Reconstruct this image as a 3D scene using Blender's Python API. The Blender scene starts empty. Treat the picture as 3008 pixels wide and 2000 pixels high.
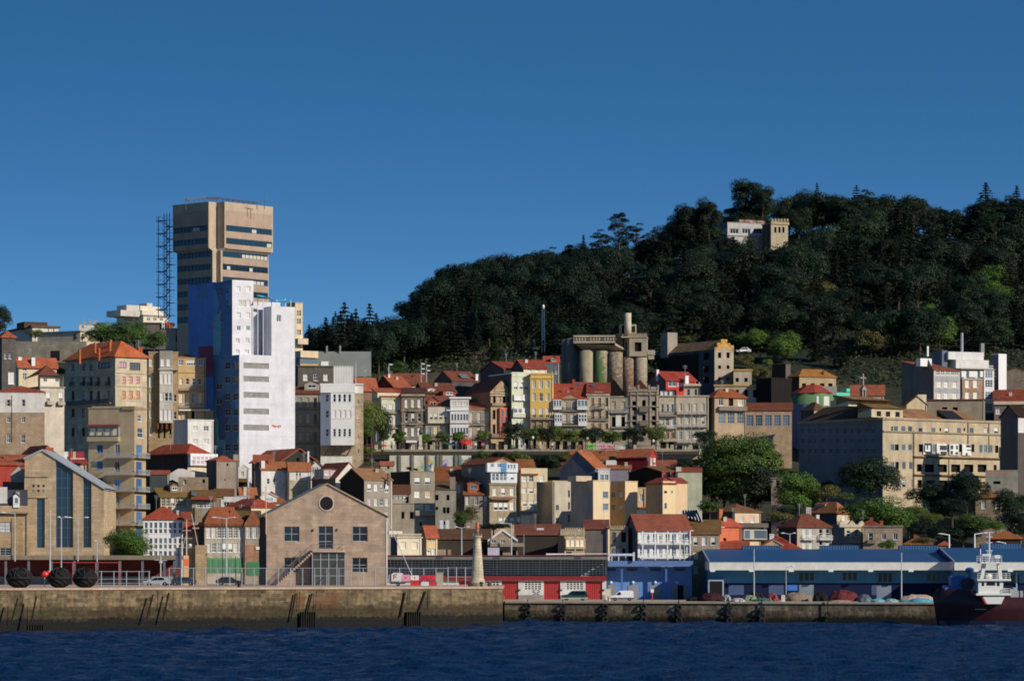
import bpy, math, random
import numpy as np
from mathutils import Vector, Matrix
rad = math.radians
SC = bpy.context.scene
COL = SC.collection
RN = random.Random(11)
# ---------------------------------------------------------------- camera, sky, sun, exposure
F, CX, HY, CZ = 10140.0, 1504.0, 1676.0, 9.0       # focal length in photo pixels, image centre, horizon row, eye height
cd = bpy.data.cameras.new('camera'); cam = bpy.data.objects.new('camera', cd); COL.objects.link(cam)
cam.location = (0, 0, CZ); cam.rotation_euler = (rad(90), 0, 0)
cd.sensor_width = 36.0; cd.lens = 36.0 * F / 3008.0; cd.shift_y = (HY - 1000.0) / 3008.0
cd.clip_start = 1.0; cd.clip_end = 20000.0
SC.camera = cam
SUN = Vector((0.74, -0.53, 0.45)).normalized()
wd = bpy.data.worlds.new('World'); SC.world = wd; wd.use_nodes = True
nt = wd.node_tree; nt.nodes.clear()
_o = nt.nodes.new('ShaderNodeOutputWorld'); _b = nt.nodes.new('ShaderNodeBackground')
_s = nt.nodes.new('ShaderNodeTexSky'); _s.sky_type = 'NISHITA'; _s.sun_disc = False
_s.sun_elevation = math.asin(SUN.z); _s.sun_rotation = math.atan2(SUN.x, SUN.y)
_s.altitude = 0; _s.air_density = 1.0; _s.dust_density = 0.15; _s.ozone_density = 3.0
_t = nt.nodes.new('ShaderNodeTexCoord'); _m = nt.nodes.new('ShaderNodeVectorMath'); _m.operation = 'MULTIPLY_ADD'
_m.inputs[1].default_value = (1, 1, 4.2); _m.inputs[2].default_value = (0, 0, -0.02)
_n = nt.nodes.new('ShaderNodeVectorMath'); _n.operation = 'NORMALIZE'
_h = nt.nodes.new('ShaderNodeHueSaturation'); _h.inputs['Hue'].default_value = 0.499; _h.inputs['Saturation'].default_value = 1.28; _h.inputs['Value'].default_value = 1.0
nt.links.new(_t.outputs['Generated'], _m.inputs[0]); nt.links.new(_m.outputs[0], _n.inputs[0])
nt.links.new(_n.outputs[0], _s.inputs[0]); nt.links.new(_s.outputs[0], _h.inputs['Color'])
nt.links.new(_h.outputs[0], _b.inputs[0]); nt.links.new(_b.outputs[0], _o.inputs[0])
_b.inputs[1].default_value = 0.114
sl = bpy.data.lights.new('sun', 'SUN'); sl.energy = 3.9; sl.angle = rad(0.5); sl.color = (1.0, 0.90, 0.76)
so = bpy.data.objects.new('sun', sl); COL.objects.link(so); so.rotation_euler = SUN.to_track_quat('Z', 'Y').to_euler()
SC.view_settings.view_transform = 'Standard'; SC.view_settings.look = 'None'
SC.view_settings.exposure = 0.0; SC.view_settings.gamma = 1.0
SC.cycles.filter_width = 1.75; SC.cycles.max_bounces = 5; SC.cycles.diffuse_bounces = 2; SC.cycles.glossy_bounces = 2
SC.cycles.transmission_bounces = 2; SC.cycles.transparent_max_bounces = 8
# ---------------------------------------------------------------- photo measurements -> metres
_cr = [0, 0, 1.0]
def cr(ox, oy, s=3.734): _cr[:] = [ox, oy, s]
def tx(x): return _cr[0] + x / _cr[2]
def ty(y): return _cr[1] + y / _cr[2]
def ts(d): return d / _cr[2]
def W3(px, py, Y): return Vector(((px - CX) / F * Y, Y, CZ - (py - HY) / F * Y))
def PT(x, y, Y): return W3(tx(x), ty(y), Y)
def lin(h):
    r = []
    for i in (0, 2, 4):
        v = int(h[i:i + 2], 16) / 255.0
        r.append(v / 12.92 if v <= 0.04045 else ((v + 0.055) / 1.055) ** 2.4)
    return r
KS = 0.66
def alb(h, k=None):
    c = [v / (k or KS) for v in lin(h)]; l = .3 * c[0] + .55 * c[1] + .15 * c[2]
    c = [max(0.0, l + (v - l) * .88) for v in c]; q = min(1.0, .82 / max(c)); return [v * q for v in c]
# ---------------------------------------------------------------- materials
MATS = {}
def _new(name):
    m = bpy.data.materials.new(name); m.use_nodes = True
    n = m.node_tree; n.nodes.clear()
    o = n.nodes.new('ShaderNodeOutputMaterial'); p = n.nodes.new('ShaderNodeBsdfPrincipled')
    n.links.new(p.outputs[0], o.inputs[0])
    return m, n, p
def _noise(n, vec, scale, det=5, rough=0.6):
    t = n.nodes.new('ShaderNodeTexNoise'); t.inputs['Scale'].default_value = scale
    t.inputs['Detail'].default_value = det; t.inputs['Roughness'].default_value = rough
    n.links.new(vec, t.inputs['Vector']); return t.outputs['Fac']
def _map(n, fac, a, b, c, d):
    r = n.nodes.new('ShaderNodeMapRange'); n.links.new(fac, r.inputs[0])
    for i, v in enumerate((a, b, c, d)): r.inputs[1 + i].default_value = v
    return r.outputs[0]
def _math(n, op, a, b):
    m = n.nodes.new('ShaderNodeMath'); m.operation = op
    for i, v in enumerate((a, b)):
        if isinstance(v, (int, float)): m.inputs[i].default_value = v
        else: n.links.new(v, m.inputs[i])
    return m.outputs[0]
def _mix(n, fac, a, b, mode='MIX'):
    m = n.nodes.new('ShaderNodeMix'); m.data_type = 'RGBA'; m.blend_type = mode
    if isinstance(fac, (int, float)): m.inputs[0].default_value = fac
    else: n.links.new(fac, m.inputs[0])
    for i, v in ((6, a), (7, b)):
        if isinstance(v, (list, tuple)): m.inputs[i].default_value = (*v[:3], 1)
        else: n.links.new(v, m.inputs[i])
    return m.outputs[2]
def _scl(n, vec, s):
    m = n.nodes.new('ShaderNodeMapping'); m.inputs['Scale'].default_value = s
    n.links.new(vec, m.inputs[0]); return m.outputs[0]
def _val(n, col, f):
    v = n.nodes.new('ShaderNodeVectorMath'); v.operation = 'SCALE'
    if isinstance(col, (list, tuple)): v.inputs[0].default_value = col[:3]
    else: n.links.new(col, v.inputs[0])
    n.links.new(f, v.inputs['Scale']); return v.outputs[0]
def _bump(n, p, h, dist, st=1.0):
    b = n.nodes.new('ShaderNodeBump'); b.inputs['Strength'].default_value = st; b.inputs['Distance'].default_value = dist
    n.links.new(h, b.inputs['Height']); n.links.new(b.outputs[0], p.inputs['Normal'])
def _obj(n):
    return n.nodes.new('ShaderNodeTexCoord').outputs['Object']
def _xz(n, vec):           # wall coordinates: run along the wall, height
    s = n.nodes.new('ShaderNodeSeparateXYZ'); n.links.new(vec, s.inputs[0])
    c = n.nodes.new('ShaderNodeCombineXYZ')
    n.links.new(_math(n, 'SUBTRACT', s.outputs[0], s.outputs[1]), c.inputs[0]); n.links.new(s.outputs[2], c.inputs[1])
    return c.outputs[0], s
def _rnd(n): return n.nodes.new('ShaderNodeObjectInfo').outputs['Random']
def wl(h, k=None, dirt=1.0):               # rendered, weathered wall
    key = ('wl', h, k, dirt)
    if key in MATS: return MATS[key]
    m, n, p = _new('plaster'); v = _obj(n)
    a = _map(n, _noise(n, v, 0.35, 6), 0.3, 0.7, 1 - 0.24 * dirt, 1 + 0.08 * dirt)
    b = _map(n, _noise(n, _scl(n, v, (0.8, 0.8, 0.09)), 1.0, 6, .7), 0.48, 0.78, 1.0, 1 - 0.20 * dirt)
    c = _map(n, _noise(n, v, 3.0, 3), 0.3, 0.7, 0.93, 1.05)
    f = _math(n, 'MULTIPLY', _math(n, 'MULTIPLY', a, b), c)
    n.links.new(_val(n, alb(h, k), f), p.inputs['Base Color']); p.inputs['Roughness'].default_value = 0.85
    p.inputs['Specular IOR Level'].default_value = 0.2
    MATS[key] = m; return m
def gr(h, k=None, bw=0.9, bh=0.42, jt=0.55):           # coursed stone blocks
    key = ('gr', h, k, bw, bh, jt)
    if key in MATS: return MATS[key]
    m, n, p = _new('stone'); v = _obj(n); u, s = _xz(n, v)
    t = n.nodes.new('ShaderNodeTexBrick'); n.links.new(u, t.inputs['Vector'])
    t.inputs['Scale'].default_value = 1.0; t.inputs['Brick Width'].default_value = bw; t.inputs['Row Height'].default_value = bh
    t.inputs['Mortar Size'].default_value = 0.022; t.inputs['Mortar Smooth'].default_value = 0.3
    c = alb(h, k)
    t.inputs['Color1'].default_value = (*[x * 0.86 for x in c], 1); t.inputs['Color2'].default_value = (*[min(0.84, x * 1.1) for x in c], 1)
    t.inputs['Mortar'].default_value = (*[x * jt for x in c], 1)
    a = _map(n, _noise(n, v, 0.5, 7), 0.3, 0.72, 0.72, 1.12)
    b = _map(n, _noise(n, _scl(n, v, (.9, .9, 0.12)), 1.0, 6, .7), 0.48, 0.78, 1.0, 0.72)
    d = _map(n, _noise(n, v, 5.0, 3), 0.3, 0.7, 0.86, 1.08)
    f = _math(n, 'MULTIPLY', _math(n, 'MULTIPLY', a, b), d)
    n.links.new(_val(n, t.outputs[0], f), p.inputs['Base Color']); p.inputs['Roughness'].default_value = 0.9
    p.inputs['Specular IOR Level'].default_value = 0.15
    MATS[key] = m; return m
def tl(h, k=None, w=0.30, moss=0.25):                  # clay tiles
    key = ('tl', h, k, w, moss)
    if key in MATS: return MATS[key]
    m, n, p = _new('roof_tile'); v = _obj(n); s = n.nodes.new('ShaderNodeSeparateXYZ'); n.links.new(v, s.inputs[0])
    a = _map(n, _noise(n, v, 0.45, 6), 0.3, 0.7, 0.70, 1.12)
    b = _map(n, _noise(n, v, 2.6, 4, .75), 0.3, 0.7, 0.62, 1.2)
    wv = _math(n, 'SINE', _math(n, 'MULTIPLY', _math(n, 'ADD', s.outputs[0], s.outputs[1]), 6.283 / w), 0.0)
    rw = _math(n, 'SINE', _math(n, 'MULTIPLY', s.outputs[2], 6.283 / 0.22), 0.0)
    f = _math(n, 'MULTIPLY', _math(n, 'MULTIPLY', a, b), _map(n, wv, -1, 1, 0.74, 1.1))
    c = alb(h, k or .72); t = 1.48 if c[1] < .27 * c[0] else 1.04; c[1] *= t; c[2] *= t * .95
    mo = _map(n, _noise(n, v, 0.9, 5), 0.52, 0.72, 0.0, moss * 1.3)
    col = _mix(n, mo, c, [c[0] * 0.46, c[0] * 0.30, c[0] * 0.15])
    n.links.new(_val(n, col, f), p.inputs['Base Color']); p.inputs['Roughness'].default_value = 0.85
    p.inputs['Specular IOR Level'].default_value = 0.15
    _bump(n, p, _math(n, 'ADD', wv, _math(n, 'MULTIPLY', rw, 0.4)), 0.05, 0.8)
    MATS[key] = m; return m
def pn(h, k=None, rough=0.5, metal=0.0, var=0.12):     # paint, metal, plastic
    key = ('pn', h, k, rough, metal, var)
    if key in MATS: return MATS[key]
    m, n, p = _new('paint'); v = _obj(n)
    f = _map(n, _noise(n, v, 1.3, 5), 0.3, 0.7, 1 - var, 1 + var * 0.5)
    n.links.new(_val(n, alb(h, k), f), p.inputs['Base Color'])
    p.inputs['Roughness'].default_value = rough; p.inputs['Metallic'].default_value = metal
    MATS[key] = m; return m
def gl(h='10202c', rough=0.12):
    key = ('gl', h, rough)
    if key in MATS: return MATS[key]
    m, n, p = _new('glass_pane'); v = _obj(n)
    c = lin(h)
    f = _map(n, _rnd(n), 0, 1, 0.5, 1.5)
    n.links.new(_val(n, c, f), p.inputs['Base Color']); p.inputs['Roughness'].default_value = rough
    p.inputs['Specular IOR Level'].default_value = 0.5
    MATS[key] = m; return m
def sheet(h, k=None, w=0.5, rough=0.5, dirt=0.5):      # ribbed sheet metal
    key = ('sheet', h, k, w, rough, dirt)
    if key in MATS: return MATS[key]
    m, n, p = _new('sheet_metal'); v = _obj(n); s = n.nodes.new('ShaderNodeSeparateXYZ'); n.links.new(v, s.inputs[0])
    wv = _math(n, 'SINE', _math(n, 'MULTIPLY', _math(n, 'ADD', s.outputs[0], s.outputs[1]), 6.283 / w), 0.0)
    a = _map(n, _noise(n, v, 0.3, 6), 0.3, 0.7, 1 - 0.3 * dirt, 1 + 0.1 * dirt)
    n.links.new(_val(n, alb(h, k), _math(n, 'MULTIPLY', a, _map(n, wv, -1, 1, 0.88, 1.03))), p.inputs['Base Color'])
    p.inputs['Roughness'].default_value = rough; _bump(n, p, wv, 0.03, 0.6)
    MATS[key] = m; return m
def foliage(h, var=0.5, warm='5a5a20'):
    key = ('fo', h, var)
    if key in MATS: return MATS[key]
    m, n, p = _new('foliage')
    g = n.nodes.new('ShaderNodeNewGeometry')
    a = _map(n, g.outputs['Random Per Island'], 0, 1, 1 - var, 1 + var)
    b = _map(n, _rnd(n), 0, 1, 0.72, 1.28)
    c = lin(h)
    col = _mix(n, _map(n, _rnd(n), 0, 1, 0.0, 0.22), c, lin(warm))
    n.links.new(_val(n, col, _math(n, 'MULTIPLY', a, b)), p.inputs['Base Color'])
    p.inputs['Roughness'].default_value = 0.6; p.inputs['Specular IOR Level'].default_value = 0.25
    MATS[key] = m; return m
# ---------------------------------------------------------------- mesh builder
class MB:
    def __init__(s): s.v = []; s.f = []; s.m = []; s.mi = 0
    def poly(s, pts):
        b = len(s.v); s.v += [tuple(p) for p in pts]; s.f.append(tuple(range(b, b + len(pts)))); s.m.append(s.mi)
    def mesh(s, vs, fs):
        b = len(s.v); s.v += [tuple(p) for p in vs]
        for f in fs: s.f.append(tuple(b + i for i in f)); s.m.append(s.mi)
    def box(s, x0, x1, y0, y1, z0, z1):
        s.mesh([(x0, y0, z0), (x1, y0, z0), (x1, y1, z0), (x0, y1, z0), (x0, y0, z1), (x1, y0, z1), (x1, y1, z1), (x0, y1, z1)],
               [(0, 3, 2, 1), (4, 5, 6, 7), (0, 1, 5, 4), (1, 2, 6, 5), (2, 3, 7, 6), (3, 0, 4, 7)])
        return s
    def bar(s, p, q, r, n=5, r2=None):
        p, q = Vector(p), Vector(q); d = (q - p)
        if d.length < 1e-6: return s
        d.normalize(); a = d.orthogonal().normalized(); b = d.cross(a); r2 = r if r2 is None else r2
        vs = [p + (a * math.cos(6.2832 * i / n) + b * math.sin(6.2832 * i / n)) * r for i in range(n)] + \
             [q + (a * math.cos(6.2832 * i / n) + b * math.sin(6.2832 * i / n)) * r2 for i in range(n)]
        s.mesh(vs, [(i, (i + 1) % n, n + (i + 1) % n, n + i) for i in range(n)] + [tuple(range(n))[::-1], tuple(range(n, 2 * n))])
        return s
    def tube(s, pts, r, n=5):
        for a, b in zip(pts[:-1], pts[1:]): s.bar(a, b, r, n)
        return s
    def lathe(s, prof, n=20, c=(0, 0), a0=0.0, a1=6.28319):
        k = len(prof); full = abs(a1 - a0 - 6.28319) < 1e-3; m = n if full else n + 1
        vs = [(c[0] + r * math.cos(a0 + (a1 - a0) * i / n), c[1] + r * math.sin(a0 + (a1 - a0) * i / n), z) for i in range(m) for r, z in prof]
        fs = []
        for i in range(n):
            j = (i + 1) % m
            for t in range(k - 1): fs.append((i * k + t, j * k + t, j * k + t + 1, i * k + t + 1))
        if full:
            if prof[0][0] > 1e-4: fs.append(tuple(i * k for i in range(n))[::-1])
            if prof[-1][0] > 1e-4: fs.append(tuple(i * k + k - 1 for i in range(n)))
        s.mesh(vs, fs); return s
    def prism(s, pts, y0, y1):                 # outline in (x,z), run along y
        n = len(pts)
        s.mesh([(x, y0, z) for x, z in pts] + [(x, y1, z) for x, z in pts],
               [tuple(range(n)), tuple(range(n, 2 * n))[::-1]] + [(i, n + i, n + (i + 1) % n, (i + 1) % n) for i in range(n)])
        return s
    def plan(s, pts, z0, z1):                  # outline in (x,y), run up z
        n = len(pts)
        s.mesh([(x, y, z0) for x, y in pts] + [(x, y, z1) for x, y in pts],
               [tuple(range(n))[::-1], tuple(range(n, 2 * n))] + [(i, (i + 1) % n, n + (i + 1) % n, n + i) for i in range(n)])
        return s
    def blob(s, c, r, n=10, seed=0, rough=0.0):
        rn = random.Random(seed); vs = []; k = n // 2
        for i in range(k + 1):
            th = math.pi * i / k
            for j in range(n):
                ph = 6.2832 * j / n; q = 1 + rough * (rn.random() - 0.5) if 0 < i < k else 1
                vs.append((c[0] + r[0] * q * math.sin(th) * math.cos(ph), c[1] + r[1] * q * math.sin(th) * math.sin(ph), c[2] + r[2] * q * math.cos(th)))
        s.mesh(vs, [(i * n + j, i * n + (j + 1) % n, (i + 1) * n + (j + 1) % n, (i + 1) * n + j) for i in range(k) for j in range(n)])
        return s
    def data(s, name, mats):
        me = bpy.data.meshes.new(name); me.from_pydata(s.v, [], s.f)
        for m in (mats if isinstance(mats, (list, tuple)) else [mats]): me.materials.append(m)
        if any(s.m): me.polygons.foreach_set('material_index', s.m)
        return me
    def build(s, name, mats, parent=None, smooth=False, loc=None, rz=None):
        me = s.data(name, mats)
        if smooth: me.polygons.foreach_set('use_smooth', [True] * len(me.polygons))
        me.update()
        return link(name, me, parent, loc, rz)
def link(name, me, parent=None, loc=None, rz=None):
    o = bpy.data.objects.new(name, me); COL.objects.link(o)
    if parent is not None: o.parent = parent
    if loc is not None: o.location = loc
    if rz is not None: o.rotation_euler = (0, 0, rz)
    return o
def tag(o, label, cat, group=None):
    o['label'] = label; o['category'] = cat
    if group: o['group'] = group
    return o
def thing(name, label, cat, loc=(0, 0, 0), rz=0.0, group=None):
    return tag(link(name, None, None, loc, rz), label, cat, group)
def struct(o, kind='structure'):
    o['kind'] = kind; return o
def dup(root, loc, rz=0.0, label=None, sc=None):
    r = root.copy(); COL.objects.link(r); r.location = loc; r.rotation_euler = (0, 0, rz)
    if label: r['label'] = label
    if sc: r.scale = (sc, sc, sc) if not isinstance(sc, tuple) else sc
    for ch in list(root.children):
        c = ch.copy(); COL.objects.link(c); c.parent = r
        for g in ch.children:
            d = g.copy(); COL.objects.link(d); d.parent = c
    return r
# ---------------------------------------------------------------- shared looks
WHITE = pn('d8d8d6', var=0.06); CREAMF = pn('cfc6b0'); BROWNF = pn('5a3422'); GREYF = pn('8a8f94'); DARKF = pn('3a3c40'); ORANGEF = pn('b04a20')
BLUEF = pn('2a7ac0'); REDF = pn('8a2018'); GREENF = pn('2f8a50')
SHUT = sheet('d6d4ce', w=50, dirt=0.25); SHUTC = sheet('d0c6a4', w=50, dirt=0.3); SHUTB = pn('a88a64', var=0.25)
GLASS = gl('0e1c28'); GLASSB = gl('14304a'); HOLE = pn('0a0a0c', 1.0, 0.9); IRON = pn('20242a', 0.8, 0.6); CURT = pn('a8a8a0', var=0.3); LITE = gl('5c6c78', 0.2)
STYLE = {'g': GLASS, 'b': GLASSB, 's': SHUT, 'S': SHUTC, 'k': HOLE, 'c': CURT, 'l': LITE, 'o': SHUTB, 'B': BLUEF, 'G': GREENF, 'p': pn('b08a9a')}
FRM = {'w': WHITE, 'c': CREAMF, 'n': BROWNF, 'y': GREYF, 'd': DARKF, 'o': ORANGEF, 'B': BLUEF, 'r': REDF, 'G': GREENF}
WIN = {}
def win_data(w, h, st, fr, n):
    key = (round(w, 1), round(h, 1), st, fr, n)
    if key in WIN: return WIN[key]
    w, h = key[0], key[1]
    a = MB(); b = MB(); t = min(0.10, w * 0.10); hw, hh = w / 2, h / 2
    if st != 'k':
        a.box(-hw, -hw + t, -.05, .05, -hh, hh); a.box(hw - t, hw, -.05, .05, -hh, hh)
        a.box(-hw + t, hw - t, -.05, .05, hh - t, hh); a.box(-hw + t, hw - t, -.05, .05, -hh, -hh + t)
        a.box(-hw - .06, hw + .06, -.2, -.05, -hh - .08, -hh); mt = min(0.08, w * 0.08)
        for i in range(1, n[0]): x = -hw + w * i / n[0]; a.box(x - mt / 2, x + mt / 2, -.045, .045, -hh + t, hh - t)
        for i in range(1, n[1]): z = -hh + h * i / n[1]; a.box(-hw + t, hw - t, -.04, .04, z - mt / 2, z + mt / 2)
    if st in 'hH':
        f = 0.62 if st == 'h' else 0.35
        b.mi = 1; b.box(-hw + t, hw - t, -.03, .02, hh - h * f, hh - t); b.mi = 0
        b.poly([(-hw + t, .03, -hh + t), (hw - t, .03, -hh + t), (hw - t, .03, hh - h * f), (-hw + t, .03, hh - h * f)])
        md = b.data('pane', [GLASS, SHUT])
    else:
        y = .03 if st != 'k' else 0.25
        b.poly([(-hw, y, -hh), (hw, y, -hh), (hw, y, hh), (-hw, y, hh)]); md = b.data('pane', [STYLE[st]])
    WIN[key] = (a.data('window', [FRM[fr]]) if st != 'k' else None, md); return WIN[key]
def put_window(parent, loc, rz, w, h, st='g', fr='w', n=(2, 2)):
    f, p = win_data(w, h, st, fr, n)
    if f is None: return link('window', p, parent, loc, rz)
    o = link('window', f, parent, loc, rz); link('pane', p, o); return o
def panel(mb, holes, a0, a1, z0, z1, fn, rec=0.2):
    A = sorted({a0, a1, *[min(max(h[i], a0), a1) for h in holes for i in (0, 1)]})
    Z = sorted({z0, z1, *[min(max(h[i], z0), z1) for h in holes for i in (2, 3)]})
    for i in range(len(A) - 1):
        for j in range(len(Z) - 1):
            ca, cz = (A[i] + A[i + 1]) / 2, (Z[j] + Z[j + 1]) / 2
            if any(h[0] < ca < h[1] and h[2] < cz < h[3] for h in holes): continue
            mb.poly([fn(A[i], 0, Z[j]), fn(A[i + 1], 0, Z[j]), fn(A[i + 1], 0, Z[j + 1]), fn(A[i], 0, Z[j + 1])])
    for h in holes:
        c = [(h[0], h[2]), (h[1], h[2]), (h[1], h[3]), (h[0], h[3])]
        for (p, q), (r, t) in zip(c, c[1:] + c[:1]):
            mb.poly([fn(p, 0, q), fn(r, 0, t), fn(r, rec, t), fn(p, rec, q)])
class Bld:
    def __init__(s, name, label, Y, x, y, wall, roof=None, th=None, side='l', dep=9.0, ext=10.0, cat='building', group=None, side_mat=None):
        xs = [tx(a) for a in x]; s.Y = Y; s.wall = wall; s.side_mat = side_mat; s.roofspec = roof; s.ext = ext  # side_mat: separate flank colour, darker on many houses to carry the shade there
        yt, yb = ty(y[0]), ty(y[1])
        if len(xs) == 2:
            xa, xb = xs; s.th = -math.atan(((xa + xb) / 2 - CX) / F) if th is None else rad(th)
        elif side == 'l':
            x0, xa, xb = xs; s.th = rad(30 if th is None else th)
        else:
            xa, xb, x0 = xs; s.th = -rad(30 if th is None else th)
        s.c, s.s = math.cos(s.th), math.sin(s.th)
        C = W3(xa, yb, Y); s.C = C
        k = (xb - CX) / F; s.W = (k * Y - C.x) / (s.c - k * s.s)
        if len(xs) == 2: s.D = dep
        elif side == 'l': k = (x0 - CX) / F; s.D = (C.x - k * Y) / (s.s + k * s.c)
        else:
            ex, ey = C.x + s.W * s.c, Y + s.W * s.s; k = (x0 - CX) / F; s.D = (ex - k * ey) / (s.s + k * s.c)
        s.H = CZ - (yt - HY) / F * Y - C.z
        s.root = thing(name, label, cat, C, s.th, group)
        s.holes = {'f': [], 'l': [], 'r': []}; s.wins = []; s.roof = None; s.walls_done = False; s.gable = None
    def la(s, px, face='f'):
        k = (px - CX) / F
        if face == 'f': return (k * s.Y - s.C.x) / (s.c - k * s.s)
        if face == 'l': return (s.C.x - k * s.Y) / (s.s + k * s.c)
        ex, ey = s.C.x + s.W * s.c, s.Y + s.W * s.s
        return (ex - k * ey) / (s.s + k * s.c)
    def lz(s, py, a=0.0, face='f'):
        d = s.Y + (a * s.s if face == 'f' else a * s.c if face == 'l' else s.W * s.s + a * s.c)
        return CZ - (py - HY) / F * d - s.C.z
    def fn(s, face):
        if face == 'f': return lambda a, o, z: (a, o, z)
        if face == 'l': return lambda a, o, z: (o, a, z)
        return lambda a, o, z: (s.W - o, a, z)
    def w(s, xs, ys, w, h, st='g', fr='w', n=(2, 2), f='f', rec=0.2):
        xs = xs if isinstance(xs, (list, tuple, range)) else [xs]; ys = ys if isinstance(ys, (list, tuple, range)) else [ys]
        i = 0
        for y in ys:
            for x in xs:
                a = s.la(tx(x), f); a1 = s.la(tx(x + w / 2), f); a0 = s.la(tx(x - w / 2), f); ww = abs(a1 - a0)
                z = s.lz(ty(y), a, f); hh = abs(s.lz(ty(y - h / 2), a, f) - s.lz(ty(y + h / 2), a, f))
                q = st[i % len(st)]; i += 1
                if q == '-': continue
                ww, hh = round(ww, 1), round(hh, 1)
                if ww < 0.2 or hh < 0.2: continue
                s.holes[f].append((a - ww / 2, a + ww / 2, z - hh / 2, z + hh / 2))
                s.wins.append((f, a, z, ww, hh, q, fr, n, rec))
        return s
    def fbox(s, name, x0, x1, y0, y1, out, mat, inn=0.0, f='f', parent=None):
        a0, a1 = sorted((s.la(tx(x0), f), s.la(tx(x1), f))); z1, z0 = s.lz(ty(y0), a0, f), s.lz(ty(y1), a0, f)
        b = MB()
        if f == 'f': b.box(a0, a1, -out, inn, z0, z1)
        elif f == 'l': b.box(-out, inn, a0, a1, z0, z1)
        else: b.box(s.W - inn, s.W + out, a0, a1, z0, z1)
        b.build(name, mat, parent or s.root); return s
    def band(s, ys, mat, t=3.0, out=0.12, x0=None, x1=None, name='string_course', f='f'):
        for y in ys:
            z = s.lz(ty(y)); h = ts(t) / F * s.Y / 2; b = MB()
            a0 = 0 if x0 is None else s.la(tx(x0)); a1 = s.W if x1 is None else s.la(tx(x1))
            if f == 'f': b.box(a0 - (out if x0 is None else 0), a1, -out, 0, z - h, z + h)
            else: b.box(-out, 0, 0, s.D, z - h, z + h)
            b.build(name, mat, s.root)
        return s
    def bal(s, x0, x1, y, hr, dep=0.9, rail='iron', mat=None, t=0.16, f='f'):
        a0, a1 = sorted((s.la(tx(x0), f), s.la(tx(x1), f))); z = s.lz(ty(y), (a0 + a1) / 2, f); h = ts(hr) / F * s.Y
        G = s.fn(f)
        def bx(b, p0, p1, o0, o1, z0, z1):
            q, r = G(p0, -o0, z0), G(p1, -o1, z1)
            b.box(min(q[0], r[0]), max(q[0], r[0]), min(q[1], r[1]), max(q[1], r[1]), z0, z1)
        b = MB(); bx(b, a0, a1, 0, dep, z - t, z); sl_ = b.build('balcony', mat or wl('a09684'), s.root)
        r = MB()
        if rail == 'wall': bx(r, a0, a1, dep - .1, dep, z, z + h); bx(r, a0, a0 + .1, 0, dep - .1, z, z + h); bx(r, a1 - .1, a1, 0, dep - .1, z, z + h); rm = mat or wl('a09684')
        else:
            rm = {'iron': IRON, 'white': WHITE, 'grey': GREYF}[rail]; nb = max(3, int((a1 - a0) / 0.22)); e = .025 if rail == 'iron' else .03
            bx(r, a0, a1, dep - .07, dep, z + h - .08, z + h); bx(r, a0, a1, dep - .06, dep - .01, z + .08, z + .13)
            for i in range(nb + 1): p = a0 + .03 + (a1 - a0 - .06) * i / nb; bx(r, p - e, p + e, dep - .06, dep - .02, z + .0, z + h - .08)
            bx(r, a0, a0 + .05, 0, dep - .07, z + h - .08, z + h); bx(r, a1 - .05, a1, 0, dep - .07, z + h - .08, z + h)
        r.build('railing', rm, sl_); return s
    def bay(s, x0, x1, y0, y1, out, mat, wins=(), name='bay', off=0.0, rec=0.1, f='f'):
        a0, a1 = s.la(tx(x0)), s.la(tx(x1)); z1, z0 = s.lz(ty(y0), a0), s.lz(ty(y1), a0); H = []; L = []
        for (xs, ys, w_, h_, st, fr, n) in wins:
            i = 0
            for y in (ys if isinstance(ys, (list, tuple)) else [ys]):
                for x in (xs if isinstance(xs, (list, tuple)) else [xs]):
                    a = s.la(tx(x)); ww = round(abs(s.la(tx(x + w_ / 2)) - s.la(tx(x - w_ / 2))), 1); z = s.lz(ty(y), a); hh = round(ts(h_) / F * s.Y, 1)
                    q = st[i % len(st)]; i += 1
                    H.append((a - ww / 2, a + ww / 2, z - hh / 2, z + hh / 2)); L.append((a, z, ww, hh, q, fr, n))
        b = MB(); yo = -out - off
        panel(b, H, a0, a1, z0, z1, lambda a, o, z: (a, yo + o, z), rec + 0.05)
        b.poly([(a0, yo, z0), (a0, 0, z0), (a0, 0, z1), (a0, yo, z1)]); b.poly([(a1, yo, z0), (a1, 0, z0), (a1, 0, z1), (a1, yo, z1)])
        b.poly([(a0, yo, z0), (a1, yo, z0), (a1, 0, z0), (a0, 0, z0)]); b.poly([(a0, yo, z1), (a1, yo, z1), (a1, 0, z1), (a0, 0, z1)])
        o = b.build(name, mat, s.root)
        for (a, z, ww, hh, q, fr, n) in L:
            fm, pm = win_data(ww, hh, q, fr, n)
            if fm is None: link('window', pm, o, (a, yo + rec, z)); continue
            link('window', fm, o, (a, yo + rec, z)); link('pane', pm, o, (a, yo + rec, z))
        return s
    def loc(s, x, y, back):                    # local point on the sight line through a photo point, so far behind the front corner
        p = W3(tx(x), ty(y), s.Y + back) - s.C
        return Vector((p.x * s.c + p.y * s.s, -p.x * s.s + p.y * s.c, p.z))
    def chim(s, x, yb, yt, wpx, mat=None, back=None, name='chimney', cap=True):
        back = s.D * 0.5 * s.c if back is None else back
        p, q = s.loc(x, yb, back), s.loc(x, yt, back); hw = max(0.2, ts(wpx) / F * s.Y / 2)
        b = MB(); b.box(p.x - hw, p.x + hw, p.y - hw * .8, p.y + hw * .8, p.z - 1.6, q.z)
        if cap: b.box(p.x - hw - .08, p.x + hw + .08, p.y - hw * .8 - .08, p.y + hw * .8 + .08, q.z - .22, q.z - .08)
        b.build(name, mat or tl('b5502c'), s.roof or s.root); return s
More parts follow.
